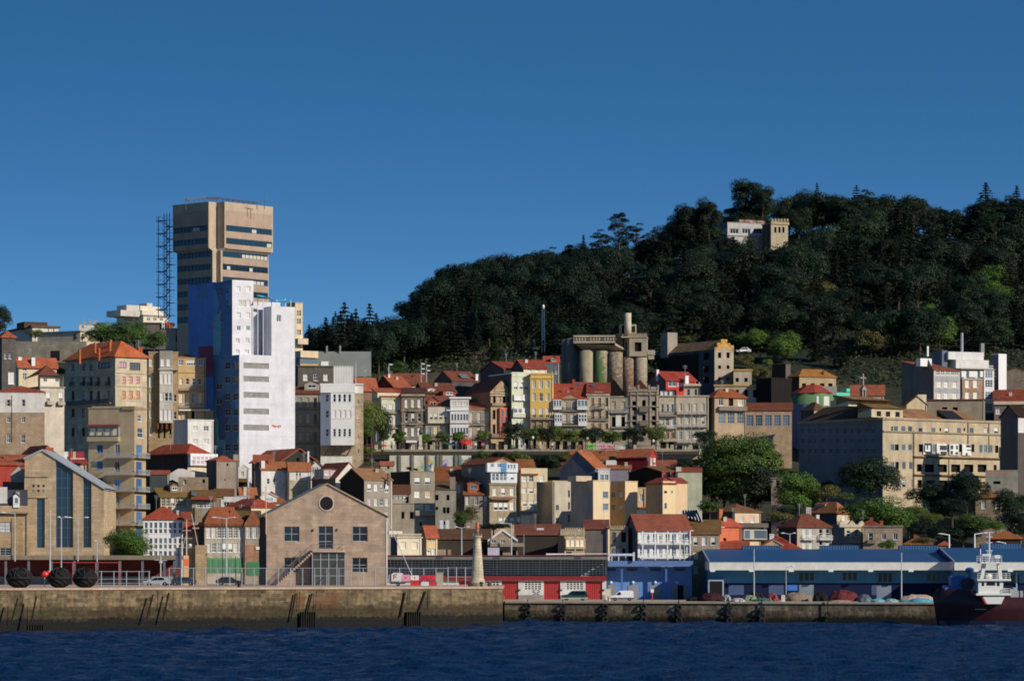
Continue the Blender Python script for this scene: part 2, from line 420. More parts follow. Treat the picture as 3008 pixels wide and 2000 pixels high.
    def mast(s, x, yb, yt, back=None, arms=2, r=0.05):
        back = s.D * 0.5 * s.c if back is None else back
        p, q = s.loc(x, yb, back), s.loc(x, yt, back); b = MB(); b.bar((p.x, p.y, p.z - 1), (p.x, p.y, q.z), r)
        for i in range(arms): b.bar((p.x - .6, p.y, q.z - .3 - .4 * i), (p.x + .6, p.y, q.z - .3 - .4 * i), r * .6)
        b.build('aerial', GREYF, s.roof or s.root); return s
    def dorm(s, x0, x1, y0, y1, mat, rmat, back=1.0, dep=3.0, ypk=None, st='g', nwin=1, fr='w'):
        p, q = s.loc(x0, y1, back), s.loc(x1, y1, back); zt = s.loc(x0, y0, back).z; a0, a1, y = p.x, q.x, min(p.y, q.y)
        b = MB(); H = []; ww = (a1 - a0) * (.55 if nwin == 1 else .7) / nwin; hh = (zt - p.z) * .66; zc = p.z + (zt - p.z) * .48
        for i in range(nwin): c = a0 + (a1 - a0) * (i + .5) / nwin; H.append((c - ww / 2, c + ww / 2, zc - hh / 2, zc + hh / 2))
        panel(b, H, a0, a1, p.z - .5, zt, lambda a, o, z: (a, y + o, z), .12)
        for a in (a0, a1): b.poly([(a, y, p.z - .5), (a, y + dep, p.z - .5), (a, y + dep, zt), (a, y, zt)])
        pk = zt + .25 if ypk is None else s.loc(x0, ypk, back).z
        b.poly([(a0, y, zt), (a1, y, zt), ((a0 + a1) / 2, y, pk)])
        o = b.build('dormer', mat, s.roof or s.root); m = (a0 + a1) / 2; e = .2
        r = MB(); r.mesh([(a0 - e, y - e, zt - .05), (m, y - e, pk + .1), (a1 + e, y - e, zt - .05), (a0 - e, y + dep, zt - .05), (m, y + dep, pk + .1), (a1 + e, y + dep, zt - .05),
                          (a0 - e, y - e, zt - .18), (m, y - e, pk - .03), (a1 + e, y - e, zt - .18)],
                         [(0, 1, 4, 3), (1, 2, 5, 4), (0, 1, 7, 6), (1, 2, 8, 7)])
        r.mi = 0; ro = r.build('dormer_roof', rmat, s.root if s.roof is None else s.roof)
        for h in H:
            fm, pm = win_data(round(h[1] - h[0], 1), round(h[3] - h[2], 1), st, fr, (2, 1)); par = s.roof or s.root
            wd_ = link('window', fm, par, ((h[0] + h[1]) / 2, y + .08, (h[2] + h[3]) / 2))
            link('pane', pm, par, ((h[0] + h[1]) / 2, y + .08, (h[2] + h[3]) / 2))
        return s
    def sky(s, x, y, wpx, hpx, back, tilt=0.5, mat=None):   # roof light lying on the slope
        p = s.loc(x, y, back); hw = ts(wpx) / F * s.Y / 2; hh = ts(hpx) / F * s.Y / 2; b = MB()
        b.mesh([(p.x - hw, p.y - hh / tilt * .9, p.z - hh), (p.x + hw, p.y - hh / tilt * .9, p.z - hh), (p.x + hw, p.y + hh / tilt * .9, p.z + hh), (p.x - hw, p.y + hh / tilt * .9, p.z + hh)], [(0, 1, 2, 3)])
        me = [(v[0], v[1], v[2] - .15) for v in b.v[:4]]; b.mesh(me, [(3, 2, 1, 0)]); b.mesh(b.v[:8], [(0, 1, 5, 4), (1, 2, 6, 5), (2, 3, 7, 6), (3, 0, 4, 7)])
        b.build('skylight', mat or LITE, s.roof or s.root); return s
    def done(s):
        W, D, H, e = s.W, s.D, s.H, -s.ext; b = MB(); g = s.roofspec or ('flat', None, s.wall, .12)
        kind, yr, rm, ov = g[:4]; opt = g[4] if len(g) > 4 else None
        hr = 0
        if yr is not None:
            dm = s.Y + (0 if kind == 'gable_v' else D * .5 * s.c) + W * .5 * s.s
            if kind == 'shed': dm = s.Y + D * s.c
            hr = max(.3, CZ - (ty(yr) - HY) / F * dm - s.C.z - H)
        panel(b, s.holes['f'], 0, W, e, H, s.fn('f'))
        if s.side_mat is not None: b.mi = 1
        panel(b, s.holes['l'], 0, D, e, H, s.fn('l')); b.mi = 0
        panel(b, s.holes['r'], 0, D, e, H, s.fn('r'))
        b.poly([(0, D, e), (W, D, e), (W, D, H), (0, D, H)])
        if kind == 'gable_u':
            if s.side_mat is not None: b.mi = 1
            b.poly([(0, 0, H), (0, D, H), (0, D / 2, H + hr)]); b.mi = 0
            b.poly([(W, 0, H), (W, D, H), (W, D / 2, H + hr)])
        if kind == 'gable_v':
            b.poly([(0, 0, H), (W, 0, H), (W / 2, 0, H + hr)]); b.poly([(0, D, H), (W, D, H), (W / 2, D, H + hr)])
        if kind == 'shed':
            if s.side_mat is not None: b.mi = 1
            b.poly([(0, 0, H), (0, D, H), (0, D, H + hr)]); b.mi = 0
            b.poly([(W, 0, H), (W, D, H), (W, D, H + hr)]); b.poly([(0, D, H), (W, D, H), (W, D, H + hr), (0, D, H + hr)])
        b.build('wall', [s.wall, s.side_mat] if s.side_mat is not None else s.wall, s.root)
        r = MB(); o = ov; t = .2; x0, x1, y0, y1 = -o, W + o, -o, D + o
        if kind == 'flat':
            t = opt or .35; r.box(x0, x1, y0, y1, H, H + t)
        else:
            if kind == 'gable_u': sl_ = hr / (D / 2); ez = H - o * sl_; T = [(x0, y0, ez), (x1, y0, ez), (x1, D / 2, H + hr), (x0, D / 2, H + hr), (x1, y1, ez), (x0, y1, ez)]; Fc = [(0, 1, 2, 3), (3, 2, 4, 5)]; lp = [0, 1, 2, 4, 5, 3]
            elif kind == 'gable_v': sl_ = hr / (W / 2); ez = H - o * sl_; T = [(x0, y0, ez), (W / 2, y0, H + hr), (x1, y0, ez), (x1, y1, ez), (W / 2, y1, H + hr), (x0, y1, ez)]; Fc = [(0, 1, 4, 5), (1, 2, 3, 4)]; lp = [0, 1, 2, 3, 4, 5]
            elif kind == 'shed': sl_ = hr / D; T = [(x0, y0, H - o * sl_), (x1, y0, H - o * sl_), (x1, y1, H + hr + o * sl_), (x0, y1, H + hr + o * sl_)]; Fc = [(0, 1, 2, 3)]; lp = [0, 1, 2, 3]
            else:
                ez = H - .12
                if W >= D: i = min(D / 2, W * .48) if opt is None else opt; R0, R1 = (i, D / 2, H + hr), (W - i, D / 2, H + hr); Fc = [(0, 1, 5, 4), (1, 2, 5), (2, 3, 4, 5), (3, 0, 4)]
                else: i = min(W / 2, D * .48) if opt is None else opt; R0, R1 = (W / 2, i, H + hr), (W / 2, D - i, H + hr); Fc = [(0, 1, 4), (1, 2, 5, 4), (2, 3, 5), (3, 0, 4, 5)]
                T = [(x0, y0, ez), (x1, y0, ez), (x1, y1, ez), (x0, y1, ez), R0, R1]; lp = [0, 1, 2, 3]
            r.mesh([(p[0], p[1], p[2] + t) for p in T], Fc); B = [(p[0], p[1], p[2]) for p in T]
            r.mesh(B, [f[::-1] for f in Fc])
            for i, j in zip(lp, lp[1:] + lp[:1]): r.poly([T[i], T[j], (T[j][0], T[j][1], T[j][2] + t), (T[i][0], T[i][1], T[i][2] + t)])
        s.roof = r.build('roof', rm, s.root); s.hr = hr
        v = random.Random(int(s.C.x * 13) + int(s.Y * 3))
        for (f, a, z, ww, hh, q, fr, n, rec) in s.wins:
            if not s.root.name.startswith(('house', 'row', 'apart')): pass
            elif q in 'gc' and v.random() < .3: q = v.choice('glcchs')
            elif q == 's' and v.random() < .18: q = v.choice('hgS')
            if f == 'f': put_window(s.root, (a, rec - .06, z), 0, ww, hh, q, fr, n)
            elif f == 'l': put_window(s.root, (rec - .06, a, z), -math.pi / 2, ww, hh, q, fr, n)
            else: put_window(s.root, (W - rec + .06, a, z), math.pi / 2, ww, hh, q, fr, n)
        u = random.Random(int(s.C.x * 7) + int(s.Y)); nm = s.root.name
        if nm.startswith(('house', 'row_house')):                       # rain pipe, and on tiled roofs a small stack and an aerial
            MB().box(W - .34, W - .22, -.14, -.02, e, H - .1).build('rain_pipe', u.choice([DARKF, GREYF, CREAMF]), s.root)
        if kind in ('gable_u', 'hip', 'shed') and nm.startswith('house') and W > 4:
            zr = H + hr * .55
            if u.random() < .6:
                x = W * u.uniform(.2, .85); y = D * (.35 if kind != 'shed' else .6); m = MB(); m.box(x - .35, x + .35, y - .3, y + .3, H - .3, zr + 1.1); m.box(x - .42, x + .42, y - .37, y + .37, zr + .95, zr + 1.02); m.build('chimney', u.choice([wl('a09888'), tl('a05a3a'), wl('b8b0a4')]), s.roof)
            if u.random() < .6:
                x = W * u.uniform(.15, .9); y = D * .5; t = H + hr; m = MB(); m.bar((x, y, t - 1), (x, y, t + 2.2), .035, 4)
                for k in range(3): m.bar((x - .5 + k * .1, y, t + 2.1 - k * .28), (x + .5 - k * .1, y, t + 2.1 - k * .28), .025, 4)
                m.build('aerial', GREYF, s.roof)
        return s
# ================================================================= the setting: water, land, quays
def interp(pts, x):
    return float(np.interp(x, [p[0] for p in pts], [p[1] for p in pts]))
def sheet_mesh(name, xs, ys, zf, mat, smooth=True):
    X, Y = np.meshgrid(np.array(xs, float), np.array(ys, float)); Z = zf(X, Y); n, m = len(xs), len(ys)
    v = np.stack([X.ravel(), Y.ravel(), Z.ravel()], 1)
    i = np.arange(n - 1)[None, :] + np.arange(m - 1)[:, None] * n; i = i.ravel()
    f = np.stack([i, i + 1, i + n + 1, i + n], 1)
    me = bpy.data.meshes.new(name); me.vertices.add(len(v)); me.vertices.foreach_set('co', v.ravel())
    me.loops.add(f.size); me.loops.foreach_set('vertex_index', f.ravel()); me.polygons.add(len(f))
    me.polygons.foreach_set('loop_start', np.arange(0, f.size, 4)); me.polygons.foreach_set('loop_total', np.full(len(f), 4))
    me.update(); me.validate()
    if smooth: me.polygons.foreach_set('use_smooth', [True] * len(f))
    me.materials.append(mat); return link(name, me)
def water_mat():
    m, n, p = _new('sea_water'); v = _obj(n)
    p.inputs['Base Color'].default_value = (0.003, 0.034, 0.118, 1); p.inputs['Roughness'].default_value = 0.28
    p.inputs['IOR'].default_value = 1.33; p.inputs['Specular IOR Level'].default_value = 0.34
    a = _noise(n, _scl(n, v, (0.45, .22, 1)), 1.0, 8, 0.66); b = _noise(n, _scl(n, v, (2.6, 1.8, 1)), 1.0, 4, 0.6)
    _bump(n, p, _math(n, 'ADD', a, _math(n, 'MULTIPLY', b, 0.3)), 4.5, 1.0); return m
_r = np.random.RandomState(5); _wv = []
for i in range(46):
    L = 1.7 * (1.05 ** i); th = _r.normal(1.9, 0.7); k = 6.2832 / L
    _wv.append((k * math.cos(th), k * math.sin(th), _r.rand() * 6.28, 0.0105 * L ** 0.55))
def wave(X, Y):
    Z = np.zeros_like(X)
    fade = np.clip(1 - (np.abs(X) - 95) / 25, 0, 1) * np.clip((Y - 235) / 25, 0, 1)
    for kx, ky, ph, a in _wv: Z += a * np.sin(kx * X + ky * Y + ph)
    return Z * fade * 1.7
_xs = [-4000, -1500, -500, -200] + list(np.arange(-122, 122.1, .55)) + [200, 500, 1500, 4000]
_ys = [-4000, -1000, -200, 100] + list(np.arange(232, 640, .75)) + [660]
struct(sheet_mesh('water', _xs, _ys, wave, water_mat()))
# land: height above the sea along each sight line, so the hill rises as in the photo
SKYL = [(-2000, 1010), (0, 1000), (700, 980), (880, 985), (930, 940), (1000, 915), (1090, 930), (1160, 930), (1200, 895), (1245, 825), (1310, 770), (1400, 765), (1500, 745), (1600, 730), (1700, 725), (1780, 710),
        (1900, 712), (1960, 665), (2060, 640), (2140, 640), (2250, 600), (2330, 580), (2450, 575), (2560, 575), (2680, 575), (2760, 600), (2830, 640), (2880, 590), (3008, 570), (5000, 600)]
BASEL = [(-2000, 1010), (0, 1010), (600, 1030), (900, 1110), (1250, 1100), (1500, 1100), (1750, 1110), (1900, 1140), (2150, 1150), (2400, 1150), (2600, 1150), (3000, 1130), (5000, 1130)]
FPROF = [(640, 0), (660, 0), (690, .06), (720, .2), (750, .36), (780, .50), (800, .58), (840, .76), (870, 1)]
_sp, _sv = [p[0] for p in SKYL], [p[1] for p in SKYL]; _bp, _bv = [p[0] for p in BASEL], [p[1] for p in BASEL]
def ground(X, Y):
    X, Y = np.asarray(X, float), np.asarray(Y, float); px = CX + F * X / np.maximum(Y, 300)
    zb = CZ + (HY - np.interp(px, _bp, _bv)) / F * 870.0
    zr = CZ + (HY - (np.interp(px, _sp, _sv) + 108)) / F * 1120.0
    zr = np.maximum(zr, zb + 4)
    a = 3.4 + (zb - 3.4) * np.interp(Y, [p[0] for p in FPROF], [p[1] for p in FPROF])
    t = np.clip((Y - 870) / 250.0, 0, 1); u = np.clip((Y - 1130) / 900.0, 0, 1)
    z = np.where(Y < 870, a, zb + (zr - zb) * (t ** 0.9)) - u * (zr - 10) * 0.9
    return z + 0.8 * np.sin(X * .06 + 1) * np.sin(Y * .05) * np.clip((Y - 700) / 80, 0, 1)
def land_mat():
    m, n, p = _new('hillside_soil'); v = _obj(n)
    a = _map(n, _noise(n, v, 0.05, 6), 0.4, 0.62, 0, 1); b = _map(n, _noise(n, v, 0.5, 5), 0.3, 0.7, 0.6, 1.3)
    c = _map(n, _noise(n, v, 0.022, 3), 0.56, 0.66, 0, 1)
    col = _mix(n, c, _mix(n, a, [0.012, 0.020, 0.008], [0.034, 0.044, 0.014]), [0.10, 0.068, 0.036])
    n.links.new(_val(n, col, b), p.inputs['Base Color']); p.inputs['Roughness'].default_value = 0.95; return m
_xs = [-5000, -2000, -800, -400] + list(np.arange(-250, 250.1, 4)) + [400, 800, 2000, 5000]
_ys = list(np.arange(645, 1240, 4)) + [1300, 1400, 1600, 1900, 2400, 4000, 9000]
struct(sheet_mesh('hillside', _xs, _ys, ground, land_mat()))
def quay_mat(base, top, near=True):
    m, n, p = _new('quay_masonry'); v = _obj(n); s = n.nodes.new('ShaderNodeSeparateXYZ'); n.links.new(v, s.inputs[0])
    cx = n.nodes.new('ShaderNodeCombineXYZ'); n.links.new(_math(n, 'MULTIPLY', s.outputs[0], 1.18), cx.inputs[0]); n.links.new(s.outputs[2], cx.inputs[1])
    t = n.nodes.new('ShaderNodeTexBrick'); n.links.new(cx.outputs[0], t.inputs['Vector']); t.inputs['Scale'].default_value = 1
    t.inputs['Brick Width'].default_value = 1.7 if near else 3.0; t.inputs['Row Height'].default_value = 0.62 if near else 1.1
    t.inputs['Mortar Size'].default_value = 0.045; t.inputs['Mortar Smooth'].default_value = 0.4
    c = alb(base, 1.22)
    t.inputs['Color1'].default_value = (*[x * .48 for x in c], 1); t.inputs['Color2'].default_value = (*[x * 1.3 for x in c], 1); t.inputs['Mortar'].default_value = (*[x * (1.35 if near else .8) for x in c], 1)
    big = _noise(n, _scl(n, v, (.10, .10, .5)), 1.0, 6); fine = _noise(n, v, 1.6, 6, .7); strk = _noise(n, _scl(n, v, (.9, .9, .10)), 1.0, 5)
    col = _val(n, t.outputs[0], _math(n, 'MULTIPLY', _map(n, fine, .3, .7, .5, 1.25), _map(n, strk, .4, .72, 1.2, .42)))
    rust = _map(n, _noise(n, _scl(n, v, (.16, .16, .12)), 1.0, 4), .60, .70, 0, .75)
    col = _mix(n, rust, col, [0.17, 0.065, 0.022])
    wob = _math(n, 'ADD', s.outputs[2], _math(n, 'MULTIPLY', _math(n, 'SUBTRACT', _math(n, 'ADD', big, fine), 1.0), 1.7))
    weed = _mix(n, _map(n, _noise(n, _scl(n, v, (.05, .05, .2)), 1, 3), .52, .62, 0, 1), [0.050, 0.034, 0.014], [0.034, 0.055, 0.010])
    weed = _val(n, weed, _map(n, fine, .3, .7, .5, 1.3))
    h1, h2 = (3.7, 2.0) if near else (1.7, 0.95)
    col = _mix(n, _map(n, wob, h1 + .5, h1 - .5, 0, .85), col, weed)
    blk = _val(n, [0.007, 0.008, 0.006], _map(n, _noise(n, v, 4.5, 4, .8), .5, .74, .5, 3.0))
    col = _mix(n, _map(n, wob, h2 + .25, h2 - .25, 0, 1), col, blk)
    n.links.new(col, p.inputs['Base Color']); p.inputs['Roughness'].default_value = 0.9
    _bump(n, p, _math(n, 'ADD', t.outputs['Fac'], _math(n, 'MULTIPLY', fine, -2.0)), 0.10, .8); return m
def pave_mat(h):
    m, n, p = _new('quay_concrete'); v = _obj(n)
    f = _math(n, 'MULTIPLY', _map(n, _noise(n, v, .3, 6), .3, .7, .75, 1.15), _map(n, _noise(n, v, 3, 4), .3, .7, .85, 1.1))
    n.links.new(_val(n, alb(h), f), p.inputs['Base Color']); p.inputs['Roughness'].default_value = .9; return m
QN, QF = quay_mat('927c58', '', True), quay_mat('98876a', '', False)
PAVE = pave_mat('9a8470')
ZN, ZF = 6.5, 3.7
def q_near(X): return 549.0 + (X + 2.0) * 0.635
b = MB(); b.plan([(-150, q_near(-150)), (-2.0, 549.0), (-1.6, 549.6), (-1.6, 612), (-24, 612), (-24, 664), (-150, 664)], -4, ZN - .32)
struct(b.build('quay_mole_wall', QN))
b = MB(); b.plan([(-150, q_near(-150) - .18), (-1.9, 548.8), (-1.4, 549.5), (-1.4, 612.1), (-24, 612.1), (-24, 664.1), (-150, 664.1)], ZN - .32, ZN)
struct(b.build('quay_mole_pavement', pave_mat('a48c76')))
def q_far(X): return 602.0 - (X + 2.3) * 0.30
b = MB(); b.plan([(-24, 612.2), (-1.3, 612.2), (-1.3, 601.5), (75, q_far(75)), (75, 600), (140, 600), (140, 662), (-24, 662)], -4, ZF - .3)
struct(b.build('far_quay_wall', QF))
b = MB(); b.plan([(-24, 612.3), (-1.2, 612.3), (-1.2, 601.2), (75.1, q_far(75) - .25), (75.1, 600), (140, 600), (140, 662), (-24, 662)], ZF - .3, ZF)
struct(b.build('far_quay_pavement', pave_mat('a09078')))
# ================================================================= vegetation
def quads(me_name, C, Nn, S, mat, rs, asp=0.7):
    n = len(C); Nn = Nn / (np.linalg.norm(Nn, axis=1, keepdims=True) + 1e-9)
    r = rs.normal(size=(n, 3)); A = np.cross(Nn, r); A /= (np.linalg.norm(A, axis=1, keepdims=True) + 1e-9); B = np.cross(Nn, A)
    A *= S[:, None] * .5; B *= S[:, None] * .5 * asp
    v = np.stack([C - A, C - B * .9 , C + A, C + B], 1).reshape(-1, 3); f = np.arange(4 * n)
    me = bpy.data.meshes.new(me_name); me.vertices.add(4 * n); me.vertices.foreach_set('co', v.ravel().astype(np.float32))
    me.loops.add(4 * n); me.loops.foreach_set('vertex_index', f); me.polygons.add(n)
    me.polygons.foreach_set('loop_start', np.arange(0, 4 * n, 4)); me.polygons.foreach_set('loop_total', np.full(n, 4))
    me.update(); me.materials.append(mat); return me
def blobs_leaves(bl, per, size, rs, up=0.25):
    Cs, Ns, Ss = [], [], []
    per, size = per * 2.3, size * .64
    for (c, r, k) in bl:
        n = int(per * k); d = rs.normal(size=(n, 3)); d /= np.linalg.norm(d, axis=1, keepdims=True)
        d[:, 2] = np.where(d[:, 2] < -0.35, -d[:, 2] * .6, d[:, 2]); d /= np.linalg.norm(d, axis=1, keepdims=True)
        q = (0.70 + 0.34 * rs.rand(n) ** .7)[:, None]
        lump = 1 + .12 * np.sin(d[:, :1] * 7 + c[0]) * np.sin(d[:, 2:] * 6 + c[2] * 3)
        Cs.append(np.array(c) + d * np.array(r) * q * lump); Ns.append(d * 1.0 + rs.normal(size=(n, 3)) * .34 + [0, 0, up]); Ss.append(size * (.65 + .7 * rs.rand(n)))
    return np.concatenate(Cs), np.concatenate(Ns), np.concatenate(Ss)
BARK = wl('4a4034', .6, .8); BARKL = wl('7a7064', .66, .8)
def broad_proto(seed, h, w, fol, nb=13, per=190, size=0.62, trunk=0.12, d=None):
    rs = np.random.RandomState(seed); bl = []; zc = h * (trunk + (1 - trunk) / 2); rz = h * (1 - trunk) / 2
    bl.append(((0, 0, zc), (w * .36, w * .36, rz * .8), 1.5))
    for i in range(nb):
        a = 6.2832 * i / nb * 2.4 + rs.rand(); t = rs.uniform(-.75, .8); rr = math.sqrt(max(.05, 1 - t * t)) * w * .34
        s = rs.uniform(.20, .32) * w; bl.append(((rr * math.cos(a), rr * math.sin(a), zc + t * rz * .78), (s, s, s * rs.uniform(.7, .95)), .9))
    C, N, S = blobs_leaves(bl, per, size, rs)
    t = MB(); t.bar((0, 0, -2), (0, 0, zc * .8), h * .028 + .06, 7, h * .014 + .03)
    for (c, r, k) in bl[1:9]: t.bar((0, 0, zc * .55), (c[0] * .8, c[1] * .8, c[2]), h * .012 + .03, 5, .04)
    return quads('crown', C, N, S, fol, rs), t.data('trunk', BARK), h, w
def cedar_proto(seed, h, w, fol, tiers=13, droop=.12, flat=True, per=26, size=.85, taper=.8, trunk=.12, bark=None):
    rs = np.random.RandomState(seed); Cs, Ns, Ss = [], [], []; t = MB(); t.bar((0, 0, -2), (0, 0, h * .96), h * .022 + .05, 7, .05)
    for i in range(tiers):
        f = i / (tiers - 1); z = h * (trunk + (1 - trunk) * f); R = w / 2 * (1 - f ** 1.25 * .93) * rs.uniform(.78, 1.12) * (.72 + .28 * min(1, f * 5))
        nb = max(4, int(9 * (1 - f * .55)))
        for j in range(nb):
            a = 6.2832 * (j + rs.rand() * .7) / nb + i; L = R * rs.uniform(.65, 1.15); n = max(5, int(per * L / (w / 2)))
            n = int(n * 1.8); u = rs.rand(n) ** .75; sp = L * .26 * (1.1 - u) * rs.normal(size=n); zz = z - droop * L * u * u * 2 + (rs.rand(n) - .35) * h * .018 + .10 * L * u
            Cs.append(np.stack([math.cos(a) * u * L - math.sin(a) * sp, math.sin(a) * u * L + math.cos(a) * sp, zz], 1))
            Ns.append(np.stack([math.cos(a) * .35 + rs.normal(size=n) * .4, math.sin(a) * .35 + rs.normal(size=n) * .4, np.full(n, 1.0 if flat else .6)], 1)); Ss.append(size * .72 * (.6 + .8 * rs.rand(n)))
            if i % 2 == 0: t.bar((0, 0, z), (math.cos(a) * L * .8, math.sin(a) * L * .8, z - droop * L * .9), .07, 4, .03)
    n = 90; u = rs.rand(n); Cs.append(np.stack([rs.normal(size=n) * .25, rs.normal(size=n) * .25, h * (.86 + .15 * u)], 1)); Ns.append(rs.normal(size=(n, 3))); Ss.append(np.full(n, size * .6))
    return quads('crown', np.concatenate(Cs), np.concatenate(Ns), np.concatenate(Ss), fol, rs, .55), t.data('trunk', bark or BARK), h, w
def pine_proto(seed, h, w, fol, nb=12, per=120, size=.6, lo=.42):
    rs = np.random.RandomState(seed); bl = []; t = MB(); top = Vector((rs.normal() * .4, 0, h * .9)); t.bar((0, 0, -2), (0.3, 0, h * .45), h * .022, 7, h * .016); t.bar((.3, 0, h * .45), top, h * .016, 6, .06)
    for i in range(nb):
        f = i / (nb - 1); a = i * 2.4 + rs.rand(); z = h * (lo + (.97 - lo) * f); R = w / 2 * (1.02 - .75 * f) * rs.uniform(.55, 1.0)
        s = w * rs.uniform(.10, .17); c = (R * math.cos(a), R * math.sin(a), z); bl.append((c, (s, s, s * .62), 1.0))
        t.bar((.2, 0, z * .82), c, .13, 5, .05)
        for q in range(2): bl.append(((c[0] * .75 + rs.normal() * s * .9, c[1] * .75 + rs.normal() * s * .9, z + rs.normal() * s * .55), (s * .75, s * .75, s * .45), .6))
    C, N, S = blobs_leaves(bl, per, size, rs, .4)
    return quads('crown', C, N, S, fol, rs), t.data('trunk', BARK), h, w
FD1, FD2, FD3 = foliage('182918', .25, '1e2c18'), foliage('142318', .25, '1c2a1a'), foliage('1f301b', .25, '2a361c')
FL1, FL2, FL3, FO = foliage('4a6a28', .55), foliage('3f5a26', .55), foliage('5a6a30', .5), foliage('5c5a34', .5)
PROTO = {
    'oak0': broad_proto(1, 14, 13, FD1, 15, 330, .68), 'oak1': broad_proto(2, 13, 14, FD3, 16, 330, .66), 'oak2': broad_proto(3, 15, 11, FD1, 14, 330, .62),
    'lime0': broad_proto(4, 11, 10, FL1, 13, 230, .62), 'lime1': broad_proto(5, 10, 9.5, FL2, 12, 230, .58), 'olive0': broad_proto(6, 9, 9, FL3, 12, 220, .55),
    'rust0': broad_proto(7, 10, 10, FO, 12, 220, .6),
    'cedar0': cedar_proto(8, 18, 16, FD2, 17, .10, True, 64, .95), 'cedar1': cedar_proto(9, 19, 14, FD1, 20, .14, True, 60, .9), 'cedar2': cedar_proto(10, 16, 17, FD2, 14, .06, True, 76, .95),
    'spruce0': cedar_proto(11, 17, 8, FD2, 24, .22, False, 34, .75), 'spruce1': cedar_proto(12, 15, 7.5, FD1, 23, .2, False, 34, .7),
    'pine0': pine_proto(13, 19, 14, FD2), 'pine1': pine_proto(14, 17, 12, FD1, 10), 'cyp0': broad_proto(15, 13, 3.6, FD2, 12, 150, .5, .04),
    'young0': broad_proto(16, 5, 3.6, FL1, 9, 150, .42, .32), 'young1': broad_proto(17, 5, 3.6, FL3, 8, 90, .4, .32), 'plane0': broad_proto(18, 7, 7, FD3, 12, 190, .5, .3), 'plane1': broad_proto(19, 7, 7, FL3, 12, 190, .5, .3),
    'big0': broad_proto(20, 19, 14, FL2, 26, 520, .62, .08), 'big1': broad_proto(21, 12, 11, FD3, 18, 360, .6, .08), 'big2': broad_proto(22, 12, 12, FL1, 18, 340, .6, .06),
    'bush0': broad_proto(23, 4, 5, FL2, 9, 150, .45, .02), 'bush1': broad_proto(24, 4, 5.5, FO, 9, 150, .45, .02), 'bush2': broad_proto(25, 4.5, 5.5, FD3, 9, 170, .45, .02)}
NAMES = {'oak': 'broadleaf_tree', 'lime': 'broadleaf_tree', 'olive': 'broadleaf_tree', 'rust': 'broadleaf_tree', 'cedar': 'cedar_tree', 'spruce': 'spruce_tree', 'pine': 'pine_tree', 'cyp': 'cypress_tree',
         'young': 'young_tree', 'plane': 'plane_tree', 'big': 'broadleaf_tree', 'bush': 'shrub'}
def tree(kind, p, h, label, w=None, group=None, rz=None, cat=None):
    cm, tm, ph, pw = PROTO[kind]; kn = kind.rstrip('0123456789')
    r = thing(NAMES[kn], label, cat or ('shrub' if kn == 'bush' else 'tree'), p, RN.random() * 6.28 if rz is None else rz, group)
    s = h / ph; q = s if w is None else w / pw; r.scale = (q, q, s)
    link('crown', cm, r); link('trunk', tm, r); return r
def treepx(kind, px, pyb, pyt, Y, label, wpx=None, group=None):
    """a tree whose foot and top stand at the photo rows pyb, pyt at distance Y"""
    if Y is None:                       # walk back along the sight line to where it meets the ground
        Y = 858.0
        while Y < 1010 and HY - (float(ground((tx(px) - CX) / F * Y, Y)) - CZ) / Y * F > ty(pyb): Y += 2
    p = PT(px, pyb, Y); h = ts(pyb - pyt) / F * Y
    return tree(kind, p, h, label, None if wpx is None else ts(wpx) / F * Y, group)
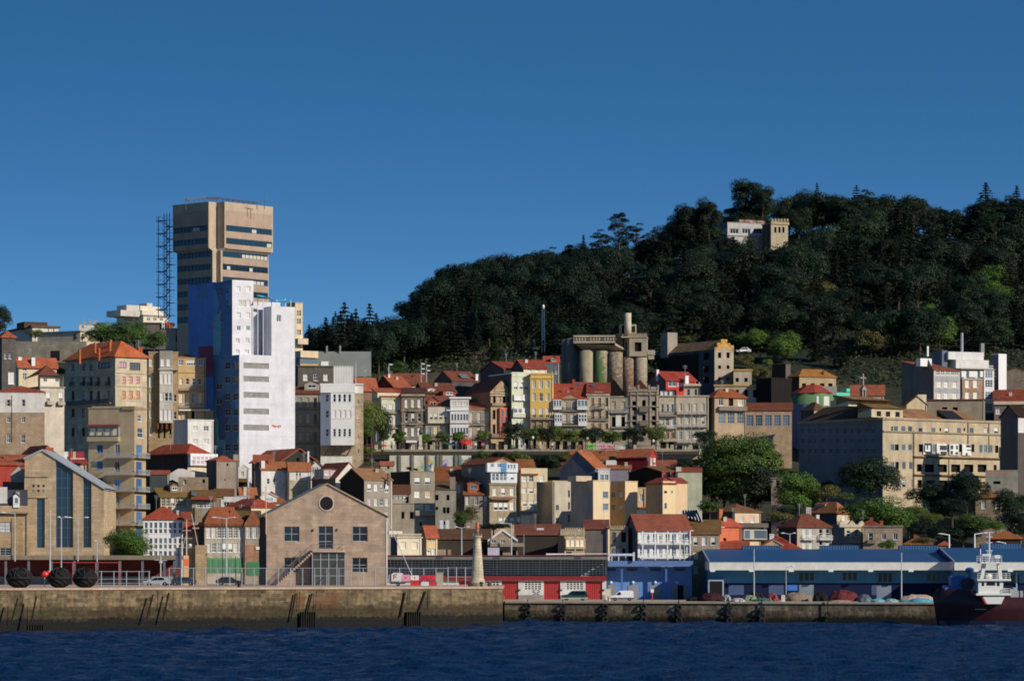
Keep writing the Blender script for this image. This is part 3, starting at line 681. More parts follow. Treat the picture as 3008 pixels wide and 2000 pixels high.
# the wooded hill: each tree placed on the ground
def hill():
    G = 'trees of the wooded hill'
    LB = {'cedar': 'dark spreading cedar among the dense wood on the hillside', 'oak': 'dark round broadleaf tree in the dense wood on the hillside', 'spruce': 'dark pointed spruce in the dense wood on the hillside',
          'pine': 'dark pine with clumped needles in the dense wood on the hillside', 'cyp': 'narrow dark cypress in the dense wood on the hillside', 'lime': 'bright green leafy tree on the lower slope of the hillside', 'olive': 'yellowish green tree on the lower slope of the hillside', 'rust': 'brownish tree thinning among the green trees of the hillside'}
    rn = random.Random(42); Y = 1130.0; ri = 0
    while Y > 878:
        st = 58 + (1130 - Y) * .09; px = 890 + rn.random() * st
        while px < 3080:
            x = px + rn.uniform(-.35, .35) * st; px += st; y = Y + rn.uniform(-8, 8); X = (x - CX) / F * y; z = float(ground(X, y)); py = HY - (z - CZ) / y * F
            if ri < 2:
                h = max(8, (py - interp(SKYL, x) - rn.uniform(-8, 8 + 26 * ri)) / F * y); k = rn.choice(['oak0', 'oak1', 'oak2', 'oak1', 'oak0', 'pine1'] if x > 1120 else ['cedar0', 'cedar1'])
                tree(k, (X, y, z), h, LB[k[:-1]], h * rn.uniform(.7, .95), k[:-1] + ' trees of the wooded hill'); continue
            if x < 1200 and y > 1010 or 2090 < x < 2350 and 690 < py < 880 and y < 1106: continue
            if 2060 < x < 2250 and y < 902 or 1130 < x < 1480 and y < 884 or x < 1130 and y < 892: continue
            if rn.random() < .03: continue
            if x > 2100 and y < 990: k = rn.choice(['lime0', 'oak1', 'oak0', 'cedar1', 'oak2', 'spruce0', 'rust0', 'cedar0', 'oak2', 'oak0'])
            elif x < 1750: k = rn.choice(['cedar0', 'cedar1', 'cedar2', 'oak0', 'cedar2', 'spruce1', 'oak2'])
            else: k = rn.choice(['cedar0', 'oak0', 'oak1', 'cedar2', 'spruce0', 'oak2', 'pine1', 'cedar1'])
            h = rn.uniform(11, 17.5) if y > 960 else rn.uniform(9, 14)
            if 2190 < x < 2500 and 1058 < y < 1104: h = 6.5
            if k[:-1] in ('lime', 'olive', 'rust'): h *= .72
            h = min(h, (py - interp(SKYL, x) - 6) / F * y)
            if h < 4: continue
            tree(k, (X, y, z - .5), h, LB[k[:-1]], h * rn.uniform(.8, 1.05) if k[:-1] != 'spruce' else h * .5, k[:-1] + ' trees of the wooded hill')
        Y -= 21; ri += 1
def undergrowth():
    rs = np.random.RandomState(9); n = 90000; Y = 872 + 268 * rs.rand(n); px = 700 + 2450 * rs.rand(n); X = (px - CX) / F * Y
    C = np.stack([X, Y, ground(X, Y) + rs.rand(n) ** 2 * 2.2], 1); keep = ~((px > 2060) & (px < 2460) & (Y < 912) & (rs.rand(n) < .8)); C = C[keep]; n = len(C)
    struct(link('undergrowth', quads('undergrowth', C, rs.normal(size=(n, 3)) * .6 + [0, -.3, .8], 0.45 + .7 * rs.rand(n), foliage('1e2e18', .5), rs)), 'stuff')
hill(); undergrowth()
# ================================================================= buildings of the town, left part
OR,OR2,RB,BRN,RED=tl('b4482a'),tl('a8502c',moss=.5),tl('8a3c2c'),tl('8a5c34',moss=.6),tl('a83c28')
GRN,GRNL,GRND,GRNB=gr('9a8a72'),gr('b0a48c'),gr('7c7060'),gr('a08c70',bw=1.2,bh=.5)
def hb(name,label,*a,**k): return Bld(name,label,*a,**k)
cr(0,880)
L5=hb('apartment_building','six storey beige block with bright orange hipped roof, skylights and orange windows',742,(715,1265,1612),(622,1560),gr('b4a68a',bw=2.6,bh=1.1),('hip',478,tl('c8501e',moss=.05),.5),th=38)
L5.w([1345],[715],85,62,'p','n',(3,1)).w([1480],[730],116,82,'l','n',(4,1)).w([1360,1436,1512],[880],38,72,'p','o',(2,2)).w([1357,1435,1512],[1042],42,86,'o','o',(2,2))
L5.w([800,920,1000],[742],34,66,'o','n',f='l').w([1145],[720],140,60,'l','n',(4,1),f='l').w([800,920,1000,1080,1195],[895,1050],32,100,'g','n',(2,2),f='l').w([800,915],[1240,1450],34,90,'g','n',f='l')
L5.done().band([800,945,1190],wl('a89a80'),9,.15).band([812,960],wl('a89a80'),9,.15,f='l')
for x in (800,920,1000,1080,1195): L5.bal(x-26,x+26,945,38,.5,f='l')
L5.bal(745,1235,1148,45,.7,f='l')
for x,yb,yt in ((875,625,545),(1043,520,470),(1087,610,535),(1207,600,475),(1213,505,440)): L5.chim(x,yb,yt,20,tl('c8501e',moss=.05),back=3+(625-yb)/30)
L5.sky(1380,572,45,36,5.0,.6).sky(1430,572,45,36,6.5,.6).mast(1520,520,440,12).chim(1525,600,520,18,tl('c8501e',moss=.05),back=7).chim(1550,600,525,18,tl('c8501e',moss=.05),back=8.5)
hb('house','low white modern house with brown box roof on the far left skyline',932,(100,355,640),(302,385),wl('b8b4a8'),('flat',None,wl('5c4a3a'),.5,.5),th=25).w([530,560,590],[345],14,60,'g').done().fbox('roof_storey',290,545,236,303,-2.0,wl('4e3a2e'),9)
hb('terrace_building','long dark flat roofed terrace with pale end wall on the skyline',926,(300,880,1042),(352,425),wl('b8a890'),('flat',None,wl('7a746c'),.3,.3),th=62).done()
hb('roof_penthouse','pale roof house with chimney stacks beside the long dark terrace',938,(868,1210),(275,345),wl('b8b4ac'),('flat',None,wl('8a8880'),.1,.2)).w([905,1050,1120],[300],30,30,'g').done().chim(925,285,225,10,wl('8a8a88')).chim(990,285,215,10,wl('8a8a88')).chim(1040,280,232,40,wl('9a9a96'))
b=hb('apartment_building','stepped white apartment block on the skyline left of the concrete tower',952,(1280,1572,1840),(175,290),wl('c0b8a4'),('flat',None,wl('9a948a'),.4,.3),th=40)
b.w([1630,1700,1770],[215],40,34,'g').w([1380,1440,1500],[215],30,36,'g',f='l').done()
b.fbox('upper_storey',1590,1835,112,172,-1.5,wl('c4bca8'),9).fbox('upper_storey',1605,1820,60,112,-3.0,wl('c0b8a4'),9).fbox('penthouse',1700,1760,28,62,-4,wl('b8b4ac'),8)
b.fbox('side_storey',1345,1560,110,175,-1.0,wl('b0aaa0'),8).fbox('side_storey',1460,1600,50,112,-3.2,wl('b0aaa0'),8).w
b=hb('terrace_building','dark podium building with red and white sign at the foot of the tower',905,(1560,1900),(262,420),wl('5c5650',.6),('flat',None,wl('6a5a4e'),.4,.3),dep=10); b.done()
b.fbox('sign_letter',1775,1783,255,318,.5,WHITE).fbox('sign_letter',1798,1806,255,318,.5,WHITE).fbox('sign_letter',1783,1798,248,262,.5,WHITE).fbox('sign_letter',1783,1798,285,297,.5,WHITE)
b.fbox('sign_letter',1828,1836,240,318,.5,pn('c03a24')).fbox('sign_letter',1836,1852,240,250,.5,pn('c03a24')).fbox('sign_letter',1852,1860,240,318,.5,pn('c03a24')).fbox('sign_letter',1836,1852,270,280,.5,pn('c03a24'))
_p,_q=PT(170,690,852),PT(945,458,852)
tag(MB().box(_p.x,_q.x,852,853.2,_p.z,_q.z).build('stone_wall',gr('7a7466',bw=1.3,bh=.6)),'long rough stone retaining wall with dark doorway on the left hillside','wall')
_w=bpy.data.objects['stone_wall']; _p,_q=PT(560,665,851.9),PT(655,560,851.9); MB().box(_p.x,_q.x,851.85,852.0,_p.z,_q.z).build('doorway',HOLE,_w)
hb('dark_stone_house','tall dark stone house with orange roof cap at the left edge',716,(-60,20,172),(412,950),gr('55504a',.6),('hip',360,OR,.3),th=20).w([110,60],[620],26,60,'l').w([125],[860],66,130,'s','w',(2,1)).done()
hb('house','cream house with long orange roof and glazed stair window on the left',772,(165,205,620),(727,965),wl('c8b490'),('gable_u',645,OR,.4),th=24).w([270],[760],46,55,'l').w([270],[835],46,65,'l').w([270],[870],40,30,'l').w([500,550],[765],50,55,'g').done().chim(215,650,630,40,WHITE,cap=False).chim(362,650,635,40,WHITE,cap=False)
b=hb('old_house','grey old house with white dormer storey and two stone balconies',732,(330,440,705),(965,1275),wl('b4a896'),('flat',None,wl('8a8072'),.2,.3),th=30); b.w([530,668],[1045],48,60,'s').w([530,668],[1100],40,50,'g','w',(3,1)).done()
b.bay(440,700,826,965,.0,wl('c0b8a8'),[([520,650],880,44,40,'g','w',(2,1))],off=-1.2).bal(505,580,1145,30,.8,'wall').bal(625,700,1150,30,.8,'wall')
r=MB(); p,q=b.loc(425,825,0),b.loc(720,825,0); z=p.z; r.mesh([(p.x,.6,z),(q.x,.6,z),(q.x-1,5,z+2.4),(p.x+4,5,z+2.6),(p.x-1.2,6,z-.8),(p.x,.6,z-.2),(q.x,.6,z-.2)],[(0,1,2,3),(0,3,4),(0,5,6,1)]); r.build('tiled_roof',RB,b.root)
b=hb('stone_house','house with white upper wall above brown granite, small red roof, left edge',700,(-40,490),(1008,1700),gr('9a8468'),('hip',955,RED,.2),dep=10,ext=12)
b.w([92,257],[1133],34,70,'g','w',(1,2)).w([160],[1135],18,24,'k').w([95,257],[1315],38,62,'g').w([92],[1520],40,100,'l').w([252],[1525],42,90,'g','w',(2,2)).w([95,245],[1725],40,60,'c').done()
b.fbox('upper_render',-40,60,1010,1238,.06,wl('bcb8b0')).fbox('upper_render',124,238,1010,1238,.06,wl('bcb8b0')).fbox('upper_render',276,490,1010,1238,.06,wl('bcb8b0')).fbox('upper_render',60,124,1010,1096,.06,wl('bcb8b0')).fbox('upper_render',60,124,1170,1238,.06,wl('bcb8b0')).fbox('upper_render',238,276,1010,1096,.06,wl('bcb8b0')).fbox('upper_render',238,276,1170,1238,.06,wl('bcb8b0'))
b.fbox('drain_pipe',126,132,1050,1560,.12,DARKF)
# ---- narrow concrete block with blue balcony doors
b=hb('apartment_building','narrow concrete block with wrap-round balconies and blue balcony doors',668,(970,1475,1600),(1200,1990),wl('a08c6c'),('flat',None,wl('8a7a62'),.1,.3),th=17,side='r',ext=12)
C_L4=b
b.w([1540],[1460],66,110,'l','w',(1,2),f='r').w([1533],[1300],44,74,'l','w',(1,2),f='r')
cr(0,1280)
b.w([1095],[138,318,503],66,84,'gbb','B',(2,1)).w([1285],[155,340,530,715,905,1060],58,118,'ggBBgB','y',(2,1)).w([1525],[165,348,535,720,900,1060],64,128,'lllllB','B',(4,1),f='r').done()
for y in (238,424,607,793,977): b.bal(1165,1478,y,50,1.1,'grey',wl('8a7a60')).bal(1470,1600,y,50,.9,'grey',wl('8a7a60'),f='r')
cr(0,880); b.bay(985,1310,1400,1502,.3,GREYF,[([1022,1102,1185,1268],1450,74,92,'S','d',(1,1))],'sunroom').bal(975,1318,1545,40,1.0,'wall',wl('9a8a6c'))
b.fbox('roof_storey',1000,1340,1172,1320,-.4,wl('b8aa8c'),6).fbox('stair_tower',1342,1478,1170,1210,.25,wl('8a7456'),4).fbox('awning',975,1318,1372,1392,.9,pn('7a3a34'))
# ---- buildings between the narrow block and the painted tower
cr(450,960)
b=hb('stone_house','brown granite building carrying a tall pale oriel on brick brackets',752,(-50,275),(285,1320),gr('9a825e'),('flat',None,wl('8a8478'),.1,.3),dep=10,ext=12)
b.w([240],[780,970],28,80,'g','w',(1,2)).w([62,125,190],[1165],22,110,'k').w([-26],[391],36,84,'s').w([-26],[590],36,140,'s').w([-26],[770,955,1145],30,92,'c').done()
b.bay(70,215,455,1055,1.6,wl('b4aea0'),[([95,145,185],575,34,110,'s','w',(1,1)),([95,145,187],770,34,90,'sgl','w',(1,2)),([95,145,187],970,34,120,'s','w',(1,1))],'oriel').bay(70,215,265,452,1.2,wl('8a867c'),[([105,170],395,48,80,'s','w',(1,1))],'attic_storey')
b.band([470],wl('9a948a'),16,1.9,x0=60,x1=275)
for x in (50,100,150,200): b.fbox('bracket',x-9,x+9,1055,1120,1.3,tl('8a4a2e'))
b=hb('row_house','ochre house with white windows, two balconies and a long white canopy',757,(275,577),(345,1330),wl('b89a68'),('flat',None,wl('a08a60'),.1,.2),dep=9,ext=10)
b.w([300,520],[390],54,60,'l').w([412],[392],100,58,'c','w',(4,1)).w([307,375,443,510],[598],34,64,'g','w',(1,2)).w([308,375,440,508],[780],38,108,'sslS').w([297,365,435,500],[965],32,90,'cgkc').done()
b.band([500],wl('a48c62'),9,.12).bal(285,560,690,46,.9,'grey').bal(285,560,880,46,.9,'grey').fbox('canopy',280,625,905,921,1.2,WHITE)
p=b.loc(340,345,4); r=MB(); x0,x1=b.loc(262,345,4).x,b.loc(500,345,4).x; m=b.loc(350,300,4); r.mesh([(x0,1,p.z),(x1,1,p.z),(x1,7,p.z),(x0,7,p.z),(m.x,4,m.z),(m.x+1,4,m.z)],[(0,1,5,4),(1,2,5),(2,3,4,5),(3,0,4)]); r.build('hip_roof',OR,b.root)
hb('house','small white flat topped house with four square windows below the ochre house',730,(225,380,660),(1025,1400),wl('ccc8c0'),('flat',None,wl('b8b4ac'),.1,.25),th=32).w([462,582],[1113,1257],62,56,'cggc').done()
b=hb('terrace_building','beige block with dark ribbon window under the tower',872,(140,245,384),(22,280),wl('b49c84'),('flat',None,wl('9a8878'),.2,.2),th=35); b.w([313],[133],134,66,'b','d',(5,1)).w([313],[268],120,40,'b','d',(5,1)).done()
# ---- concrete tower
cr(400,560)
def tower():
    Y=850; CON,PNK,GLS=wl('b8a48a',.86,.8),wl('ae947f',.86,.8),gl('1a3442',.15)
    th=rad(48); c,s=math.cos(th),math.sin(th); P0=PT(880,110,Y)
    R=thing('concrete_tower','tall concrete office tower with dark ribbon windows and notched corner','tower',(P0.x,Y,40),th)
    def a_(px): k=(tx(px)-CX)/F; return (k*Y-P0.x)/(c-k*s)
    def l_(px): k=(tx(px)-CX)/F; return (P0.x-k*Y)/(s+k*c)
    def z_(py): return CZ-(ty(py)-HY)/F*Y-40
    ax0,ax1,bx0,bx1=a_(970),a_(1500),a_(948),a_(1470)
    ly0,ly1,my0,my1=l_(795),l_(402),l_(822),l_(440)
    wn=a_(868) if False else None
    nw=2.9
    def plan(x1,y1,x0,y0):
        q=y0+0.0
        return [(x0,0),(x1,0),(x1,y1),(0,y1),(0,y0),(nw*.55,y0),(nw*.55,3.2),(x0,3.2)]
    zt,zf0,zf1,zb=z_(112),z_(618),z_(648),-25
    up=[(ax0,-.0),(ax1,0),(ax1,ly1),(0,ly1),(0,ly0),(2.6,ly0),(2.6,4.0),(ax0,4.0)]
    i=.75
    lo=[(ax0-.6,i),(ax1-i,i),(ax1-i,ly1-i),(i,ly1-i),(i,ly0-.6),(2.6,ly0-.6),(2.6,4.0),(ax0-.6,4.0)]
    b=MB(); b.plan(lo,zb,zf1); b.plan(up,zf0,zt)
    n=len(up); b.mesh([(x,y,zf1) for x,y in lo]+[(x,y,zf0) for x,y in up],[(k,(k+1) % n,n+(k+1) % n,n+k) for k in range(n)])
    b.build('concrete_frame',CON,R)
    # pink spandrels and ribbon windows, front and side, upper and lower
    def ribbon(face,a0,a1,o,zz0,zz1,nm,mat,depth,nseg=0,pale=()):
        def bx(m,p0,p1,d0,d1,z0,z1):
            if face == 'f': m.box(p0,p1,-d1,-d0,z0,z1)
            else: m.box(-d1,-d0,p0,p1,z0,z1)
        m=MB(); base=-o; bx(m,a0,a1,base,base+depth,zz0,zz1); w=m.build(nm,mat,R)
        if nseg:
            f=MB(); e=.07
            for k in range(nseg+1): p=a0+(a1-a0)*k/nseg; bx(f,p-e,p+e,base+depth,base+depth+.06,zz0,zz1)
            bx(f,a0,a1,base+depth,base+depth+.05,zz0+(zz1-zz0)*.66,zz0+(zz1-zz0)*.66+.09)
            f.build('mullions',pn('1c2c38'),w)
            if pale:
                g=MB()
                for k in pale: p,q=a0+(a1-a0)*k/nseg+.1,a0+(a1-a0)*(k+1)/nseg-.1; bx(g,p,q,base+depth+.003,base+depth+.02,zz0+.08,zz0+(zz1-zz0)*.64)
                g.build('blinds',pn('a8a89c'),w)
    ribbon('f',ax0+.55,ax1-.5,0,z_(355),z_(205),'spandrel',PNK,.06); ribbon('l',ly0+.5,ly1-.6,0,z_(355),z_(205),'spandrel',PNK,.06)
    rows=[365,506,648,790,932,1074,1216,1358]
    pal=[(5,),(8,),(5,6,7,8,9,10,11),(1,7),(7,8,9,10),(3,),(),()]
    for k,y in enumerate(rows):
        lw=k >= 2; o=i if lw else 0; y1=y+66
        x0,x1=(ax0+.1,ax1-i-.4) if lw else (ax0+.55,ax1-.5); q0,q1=(ly0+.0,ly1-i-.3) if lw else (ly0+.5,ly1-.6)
        ribbon('f',x0,x1,o,z_(y1),z_(y),'ribbon_window',GLS,.03,12 if lw else 9,pal[k]); ribbon('l',q0,q1,o,z_(y1),z_(y),'ribbon_window',GLS,.03,9,(2,3) if k in (0,5,7) else ())
        if k < 7:
            y2=rows[k+1]-4
            if k == 1: y2=625
            ribbon('f',x0,x1,o,z_(y2),z_(y1+4),'spandrel',PNK,.06); ribbon('l',q0,q1,o,z_(y2),z_(y1+4),'spandrel',PNK,.06)
    t=MB()
    for (p,q) in (((540,100,-.5),(760,70,3)),((560,112,0),(760,84,3)),((760,70,3),(880,74,4)),((880,74,4),(1330,130,6)),((880,88,4),(1330,142,6)),((760,84,3),(880,88,4))):
        A=PT(p[0],p[1],Y+6+p[2]); B=PT(q[0],q[1],Y+6+q[2])
        L=[]
        for v in (A,B): d=v-Vector((P0.x,Y,40)); L.append(Vector((d.x*c+d.y*s,-d.x*s+d.y*c,d.z)))
        t.bar(L[0],L[1],.12,5)
        for k in range(8): u=L[0].lerp(L[1],k/8); t.bar(u,u+Vector((.8,0,-1.0 if k % 2 else -.3)),.05,4)
    t.build('roof_lattice',pn('4a5058'),R)
    t=MB()
    for px,y0,y1 in ((545,125,72),(1407,165,92),(1325,140,118)):
        v=PT(px,y1,Y+6)-Vector((P0.x,Y,40)); L=(v.x*c+v.y*s,-v.x*s+v.y*c); t.bar((*L,zt-1.5),(*L,v.z),.09,5); t.bar((L[0]-.9,L[1],v.z),(L[0]+.9,L[1],v.z),.06,4)
    t.build('aerial',pn('50545a'),R)
    # outside steel escape stair on the far left corner
    t=MB(); x_,yb_=-.2,ly1-.3
    V=[Vector((-.6+.0,yb_,0)),Vector((-.8,yb_+2.2,0)),Vector((.8,yb_+4.6,0)),Vector((1.2,yb_+1.9,0))]
    def stair_xy(px): k=(tx(px)-CX)/F; d=l_(px); return Vector((-.5,d,0))
    cols=[stair_xy(260),stair_xy(322),stair_xy(352),stair_xy(383)]
    for cidx,v in enumerate(cols): t.bar((v.x,v.y,z_(1360)),(v.x,v.y,z_(225 if cidx == 0 else 195)),.11,5)
    y=275
    while y < 1340:
        z=z_(y); a,d2=cols[0],cols[3]; t.box(-1.4,.4,min(a.y,cols[1].y),max(a.y,cols[1].y),z-.12,z)
        for v in (0,.95): t.bar((-1.4,a.y,z+v),(-1.4,cols[1].y,z+v),.05,4)
        t.bar((a.x,a.y,z),(cols[1].x,cols[1].y,z-.9),.06,4)
        t.bar((-1.0,cols[1].y,z),(-1.0,d2.y,z-1.6),.13,4); t.bar((-1.2,cols[1].y,z+.9),(-1.2,d2.y,z-.7),.06,4)
        t.bar((-.2,d2.y,z-1.6),(-.2,cols[1].y,z-3.1),.13,4); t.bar((-.1,d2.y,z-.7),(-.1,cols[1].y,z-2.2),.06,4)
        t.box(-1.4,.4,min(cols[2].y,d2.y)-1.2,max(cols[2].y,d2.y),z-1.7,z-1.6); t.bar((a.x,a.y,z),(d2.x,d2.y-1.3,z-.1),.07,4)
        y += 141
    t.build('escape_stair',pn('1e4468',.6),R)
tower()
# ---- white slab tower with blue painted flank
def slab():
    Y=748
    def patch():
        m,n,p=_new('painted_mural'); v=_obj(n); u,s_=_xz(n,v)
        t=n.nodes.new('ShaderNodeTexVoronoi'); t.distance='CHEBYCHEV'; t.inputs['Scale'].default_value=.17
        n.links.new(_scl(n,u,(1,.62,1)),t.inputs['Vector'])
        r=n.nodes.new('ShaderNodeValToRGB'); e=r.color_ramp; e.interpolation='CONSTANT'
        cs=[(0,'37628c'),(.28,'4a7ea6'),(.45,'2c4a72'),(.6,'4f8c9c'),(.78,'3a668e'),(.93,'5c5878')]
        e.elements[0].color=(*lin(cs[0][1]),1); e.elements[1].position=cs[1][0]; e.elements[1].color=(*lin(cs[1][1]),1)
        for q,h in cs[2:]: k=e.elements.new(q); k.color=(*lin(h),1)
        sp=n.nodes.new('ShaderNodeSeparateColor'); n.links.new(t.outputs['Color'],sp.inputs[0]); n.links.new(sp.outputs[0],r.inputs[0])
        f=_map(n,_noise(n,v,.6,5),.3,.7,.85,1.1); n.links.new(_val(n,r.outputs[0],_math(n,'MULTIPLY',f,1.5)),p.inputs['Base Color']); p.inputs['Roughness'].default_value=.8; return m
    BL=patch(); WH=wl('c2c1c6',dirt=.7)
    cr(450,960)
    b=Bld('painted_tower','white slab tower with blue painted flank and grey block-filled openings',Y,(660,945,1555),(310,1520),WH,('flat',None,WH,.0,.15),th=30,side_mat=BL,ext=10)
    W,D=b.W,b.D; x1=b.la(tx(1297)); zt=b.H
    b.w([1130],[427,572,747,927,1105],280,62,'k',rec=.3)
    b.w([815,905],[425,580,765,935,1105,1320],55,74,'g','y',f='l').w([720],[655,820],62,62,'g','y',f='l').done()
    for y in (427,572,747,927,1105):
        b.fbox('block_infill',992,1268,y-31,y+31,-.13,gr('8c8a86',bw=.4,bh=.2),.2)
    for y in (520,660,840,1010,1190,1330): b.band([y],wl('b4b2b2'),2.2,.02,name='slab_joint')
    cr(400,560)
    def z_(py): return b.lz(ty(py))
    def sub(nm,xa,xb,ya,yb,z1,H=(),Hl=(),z0=None):
        m=MB(); z0=zt if z0 is None else z0
        panel(m,[h[:4] for h in H],xa,xb,z0,z1,lambda a,o,z: (a,ya+o,z),.22)
        m.mi=1; panel(m,[h[:4] for h in Hl],ya,yb,z0,z1,lambda a,o,z: (xa+o,a,z),.2); m.mi=0
        m.poly([(xb,ya,z0),(xb,yb,z0),(xb,yb,z1),(xb,ya,z1)]); m.poly([(xa,yb,z0),(xb,yb,z0),(xb,yb,z1),(xa,yb,z1)])
        m.poly([(xa,ya,z1),(xb,ya,z1),(xb,yb,z1),(xa,yb,z1)]); o=m.build(nm,[WH,BL if nm != 'lift_shaft' else WH],b.root)
        for h in H: put_window(b.root,((h[0]+h[1])/2,ya+.17,(h[2]+h[3])/2),0,round(h[1]-h[0],1),round(h[3]-h[2],1),h[4],'w',(2,1))
        for h in Hl: put_window(b.root,(xa+.15,(h[0]+h[1])/2,(h[2]+h[3])/2),-math.pi/2,round(h[1]-h[0],1),round(h[3]-h[2],1),h[4],'y',(2,2))
        return o
    yb_=D*.27; Yb=Y+yb_*b.c
    def la2(px): k=(tx(px)-CX)/F; cx_=b.C.x-yb_*b.s; return (k*Yb-cx_)/(b.c-k*b.s)
    def z2(py,a=0): return CZ-(ty(py)-HY)/F*(Yb+a*b.s)-b.C.z
    H=[]
    for xs,y,w_,h_,st in (((1120,1230),1080,46,62,'ss'),((1165,1235),1240,0,76,'cs'),((1122,1226),1368,48,64,'ss'),((1125,1228),1508,42,48,'ll'),((1112,1220),1646,44,56,'cc'),((1112,1215),1765,44,46,'cc')):
        for x,q in zip(xs,st):
            ww=w_ or (84 if x < 1200 else 36); a=la2(x); hw=abs(la2(x+ww/2)-la2(x-ww/2))/2; hh=h_/2/3.734/F*Yb; z=z2(y,a); H.append((a-hw,a+hw,z-hh,z+hh,q))
    W2=la2(1285)+.0; top=z2(978)
    Hl=[(yb_+2,yb_+3.2,z2(1235)-1,z2(1235)+1,'g'),(yb_+2,yb_+3.2,z2(1085)-.8,z2(1085)+.8,'g'),(yb_+5.5,yb_+6.5,z2(1085)-.8,z2(1085)+.8,'g'),(yb_+5,yb_+6,z2(1375)-1,z2(1375)+1,'g'),(yb_+5,yb_+6,z2(1535)-1,z2(1535)+1,'g')]
    sub('upper_tower',.0,W2,yb_,D,top,H,Hl)
    xr=b.la(tx(1485)); dr=3.9
    a=b.la(tx(1565)); z=z_(1382); sub('lift_shaft',xr,W,.02,dr,z_(1252),[(a-.55,a+.55,z-.75,z+.75,'l')])
    sub('recessed_wing',W2,W,D*.55,D,z2(1190),[],[])
    yw=D*.55
    for px,py,st in ((1325,1390,'g'),(1395,1390,'g'),(1325,1525,'g'),(1405,1525,'g'),(1325,1650,'g'),(1405,1650,'g')):
        a=W2+(px-1290)/190*(xr-W2)+.6; put_window(b.root,(a,yw-.03,z2(py-25)),0,1.1,1.4,st,'y',(2,1))
    # spiral of the stair drum between the two towers, and the turquoise roof awning
    m=MB(); m.lathe([(1.7,zt),(1.7,z2(1300))],14,(W2+1.6,yw-.6)); m.build('stair_drum',WH,b.root,True)
    TQ=pn('3ab0cc',.62); m=MB(); z0,z1=z_(1195),z_(1150); xa,xb=b.la(tx(1395)),b.la(tx(1720))
    n=10; vs=[]
    for i in range(n+1):
        t=i/n; x=xa+(xb-xa)*t; z=z1+.5-1.0*t+.25*math.sin(t*9); vs += [(x,.6,z-.6),(x,3.6,z)]
    m.mesh(vs+[(v[0],v[1],v[2]-.12) for v in vs],[(2*i,2*i+2,2*i+3,2*i+1) for i in range(n)]+[(2*n+2+2*i,2*n+3+2*i,2*n+5+2*i,2*n+4+2*i) for i in range(n)])
    m.build('awning',TQ,b.root); m=MB()
    for x in (xa+.3,(xa+xb)/2,xb-.2): m.bar((x,.7,zt),(x,.7,z0+.4),.09); m.bar((x,3.4,zt),(x,3.4,z1),.09)
    m.build('awning_posts',WHITE,b.root)
    cr(450,960)
    m=MB(); R_=random.Random(3); x=1290
    a0=b.la(tx(1290)); zz=b.lz(ty(1085))
    for i,t in enumerate(((0,.1,.25,.5),(.3,.35,.1,-.2),(.55,.2,-.05,-.15),(.8,.15,-.1,.1),(1.1,.1,.1,.2),(1.4,.2,-.2,-.1),(1.75,.3,0,0))):
        u=a0+t[0]*1.2; m.box(u,u+.32,-.03,0,zz-.1+t[2],zz+.12+t[1])
    m.build('graffiti',pn('a85a44',.7),b.root)
    # the neighbour whose blue and pink end wall shows on the left
    cr(400,560)
    c2=Bld('painted_building','blue and pink painted end wall behind the white slab tower',776,(572,868,1000),(1012,2100),WH,('flat',None,wl('4a5a8a'),.0,.2),th=48,side_mat=wl('426698',.42,.7),ext=6)
    c2.w([850,870][:1],[1500],30,60,'g',f='l').done()
    d=c2.D; z0=c2.lz(ty(1700)) ; m=MB(); zt2,zb2=c2.lz(ty(1705),d*.4,'l'),c2.lz(ty(2040),d*.4,'l'); m.box(-.05,0,.1,d*.62,zb2,zt2); m.build('pink_panel',wl('a05064',.9),c2.root)
    m=MB(); m.box(-.05,0,d*.3,d*.68,c2.lz(ty(1175),d*.4,'l'),c2.H-.02); m.build('pale_panel',wl('4a789c',.6),c2.root)
    m=MB(); m.box(-.05,0,.02,.35,c2.lz(ty(1600),0,'l'),c2.H); m.build('yellow_stripe',pn('a8742a',.7),c2.root)
slab()
cr(450,960)
b=hb('apartment_building','cream block with rounded balconies glimpsed right of the slab tower',832,(1470,1558,1640),(-260,420),wl('ccb890'),('flat',None,wl('b0a080'),.1,.2),th=30); b.w([1585,1612],[-150,-60,60,210],22,60,'lg','w',f='f').done()
cr(450,960); b.fbox('balcony',1556,1668,130,192,1.6,wl('c4ae8c')).fbox('balcony',1556,1750,268,342,3.0,wl('c4ae8c')).fbox('terrace_glazing',1558,1745,350,408,2.5,LITE).fbox('balcony',1556,1752,410,435,2.8,wl('b8924e'))
# ================================================================= centre: villa row above, esplanade, lower town
cr(850,980)
TERR=36.6
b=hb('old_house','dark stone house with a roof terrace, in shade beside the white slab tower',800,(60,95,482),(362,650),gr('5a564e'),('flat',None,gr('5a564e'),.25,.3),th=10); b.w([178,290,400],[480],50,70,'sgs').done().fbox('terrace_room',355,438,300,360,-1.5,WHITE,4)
hb('warehouse','large warehouse with steep grey sheet metal roof below the cedars',836,(285,890),(462,560),wl('77786e'),('shed',210,sheet('6c7068',.62,.8,.6),.2),dep=7.5).done().chim(412,215,135,10,pn('7a7c78'),7.2,'vent_pipe',False).chim(558,215,128,11,pn('7a7c78'),7.2,'vent_pipe',False)
hb('roof_shed','white corrugated box shed on a roof under the grey warehouse',786,(485,700),(358,560),sheet('bebdb6',w=.6),('flat',None,wl('b0aea6'),.1,.15),dep=6).done().mast(728,545,318,3,0,.12)
b=hb('house','half shaded cream three storey house wing with tall narrow windows beside the white oriel',783,(58,342),(655,1420),wl('8e8a7a'),('shed',590,RB,.4),dep=9); b.w([122,202,284],[757,935,1130,1300],32,108,'ccg','n',(2,1)).done().band([832,1015,1205],wl('6a665a'),9,.15).dorm(165,330,545,605,wl('8e8a7a'),RB,4,4,515)  # cream wall, its half shade put into this grey beige
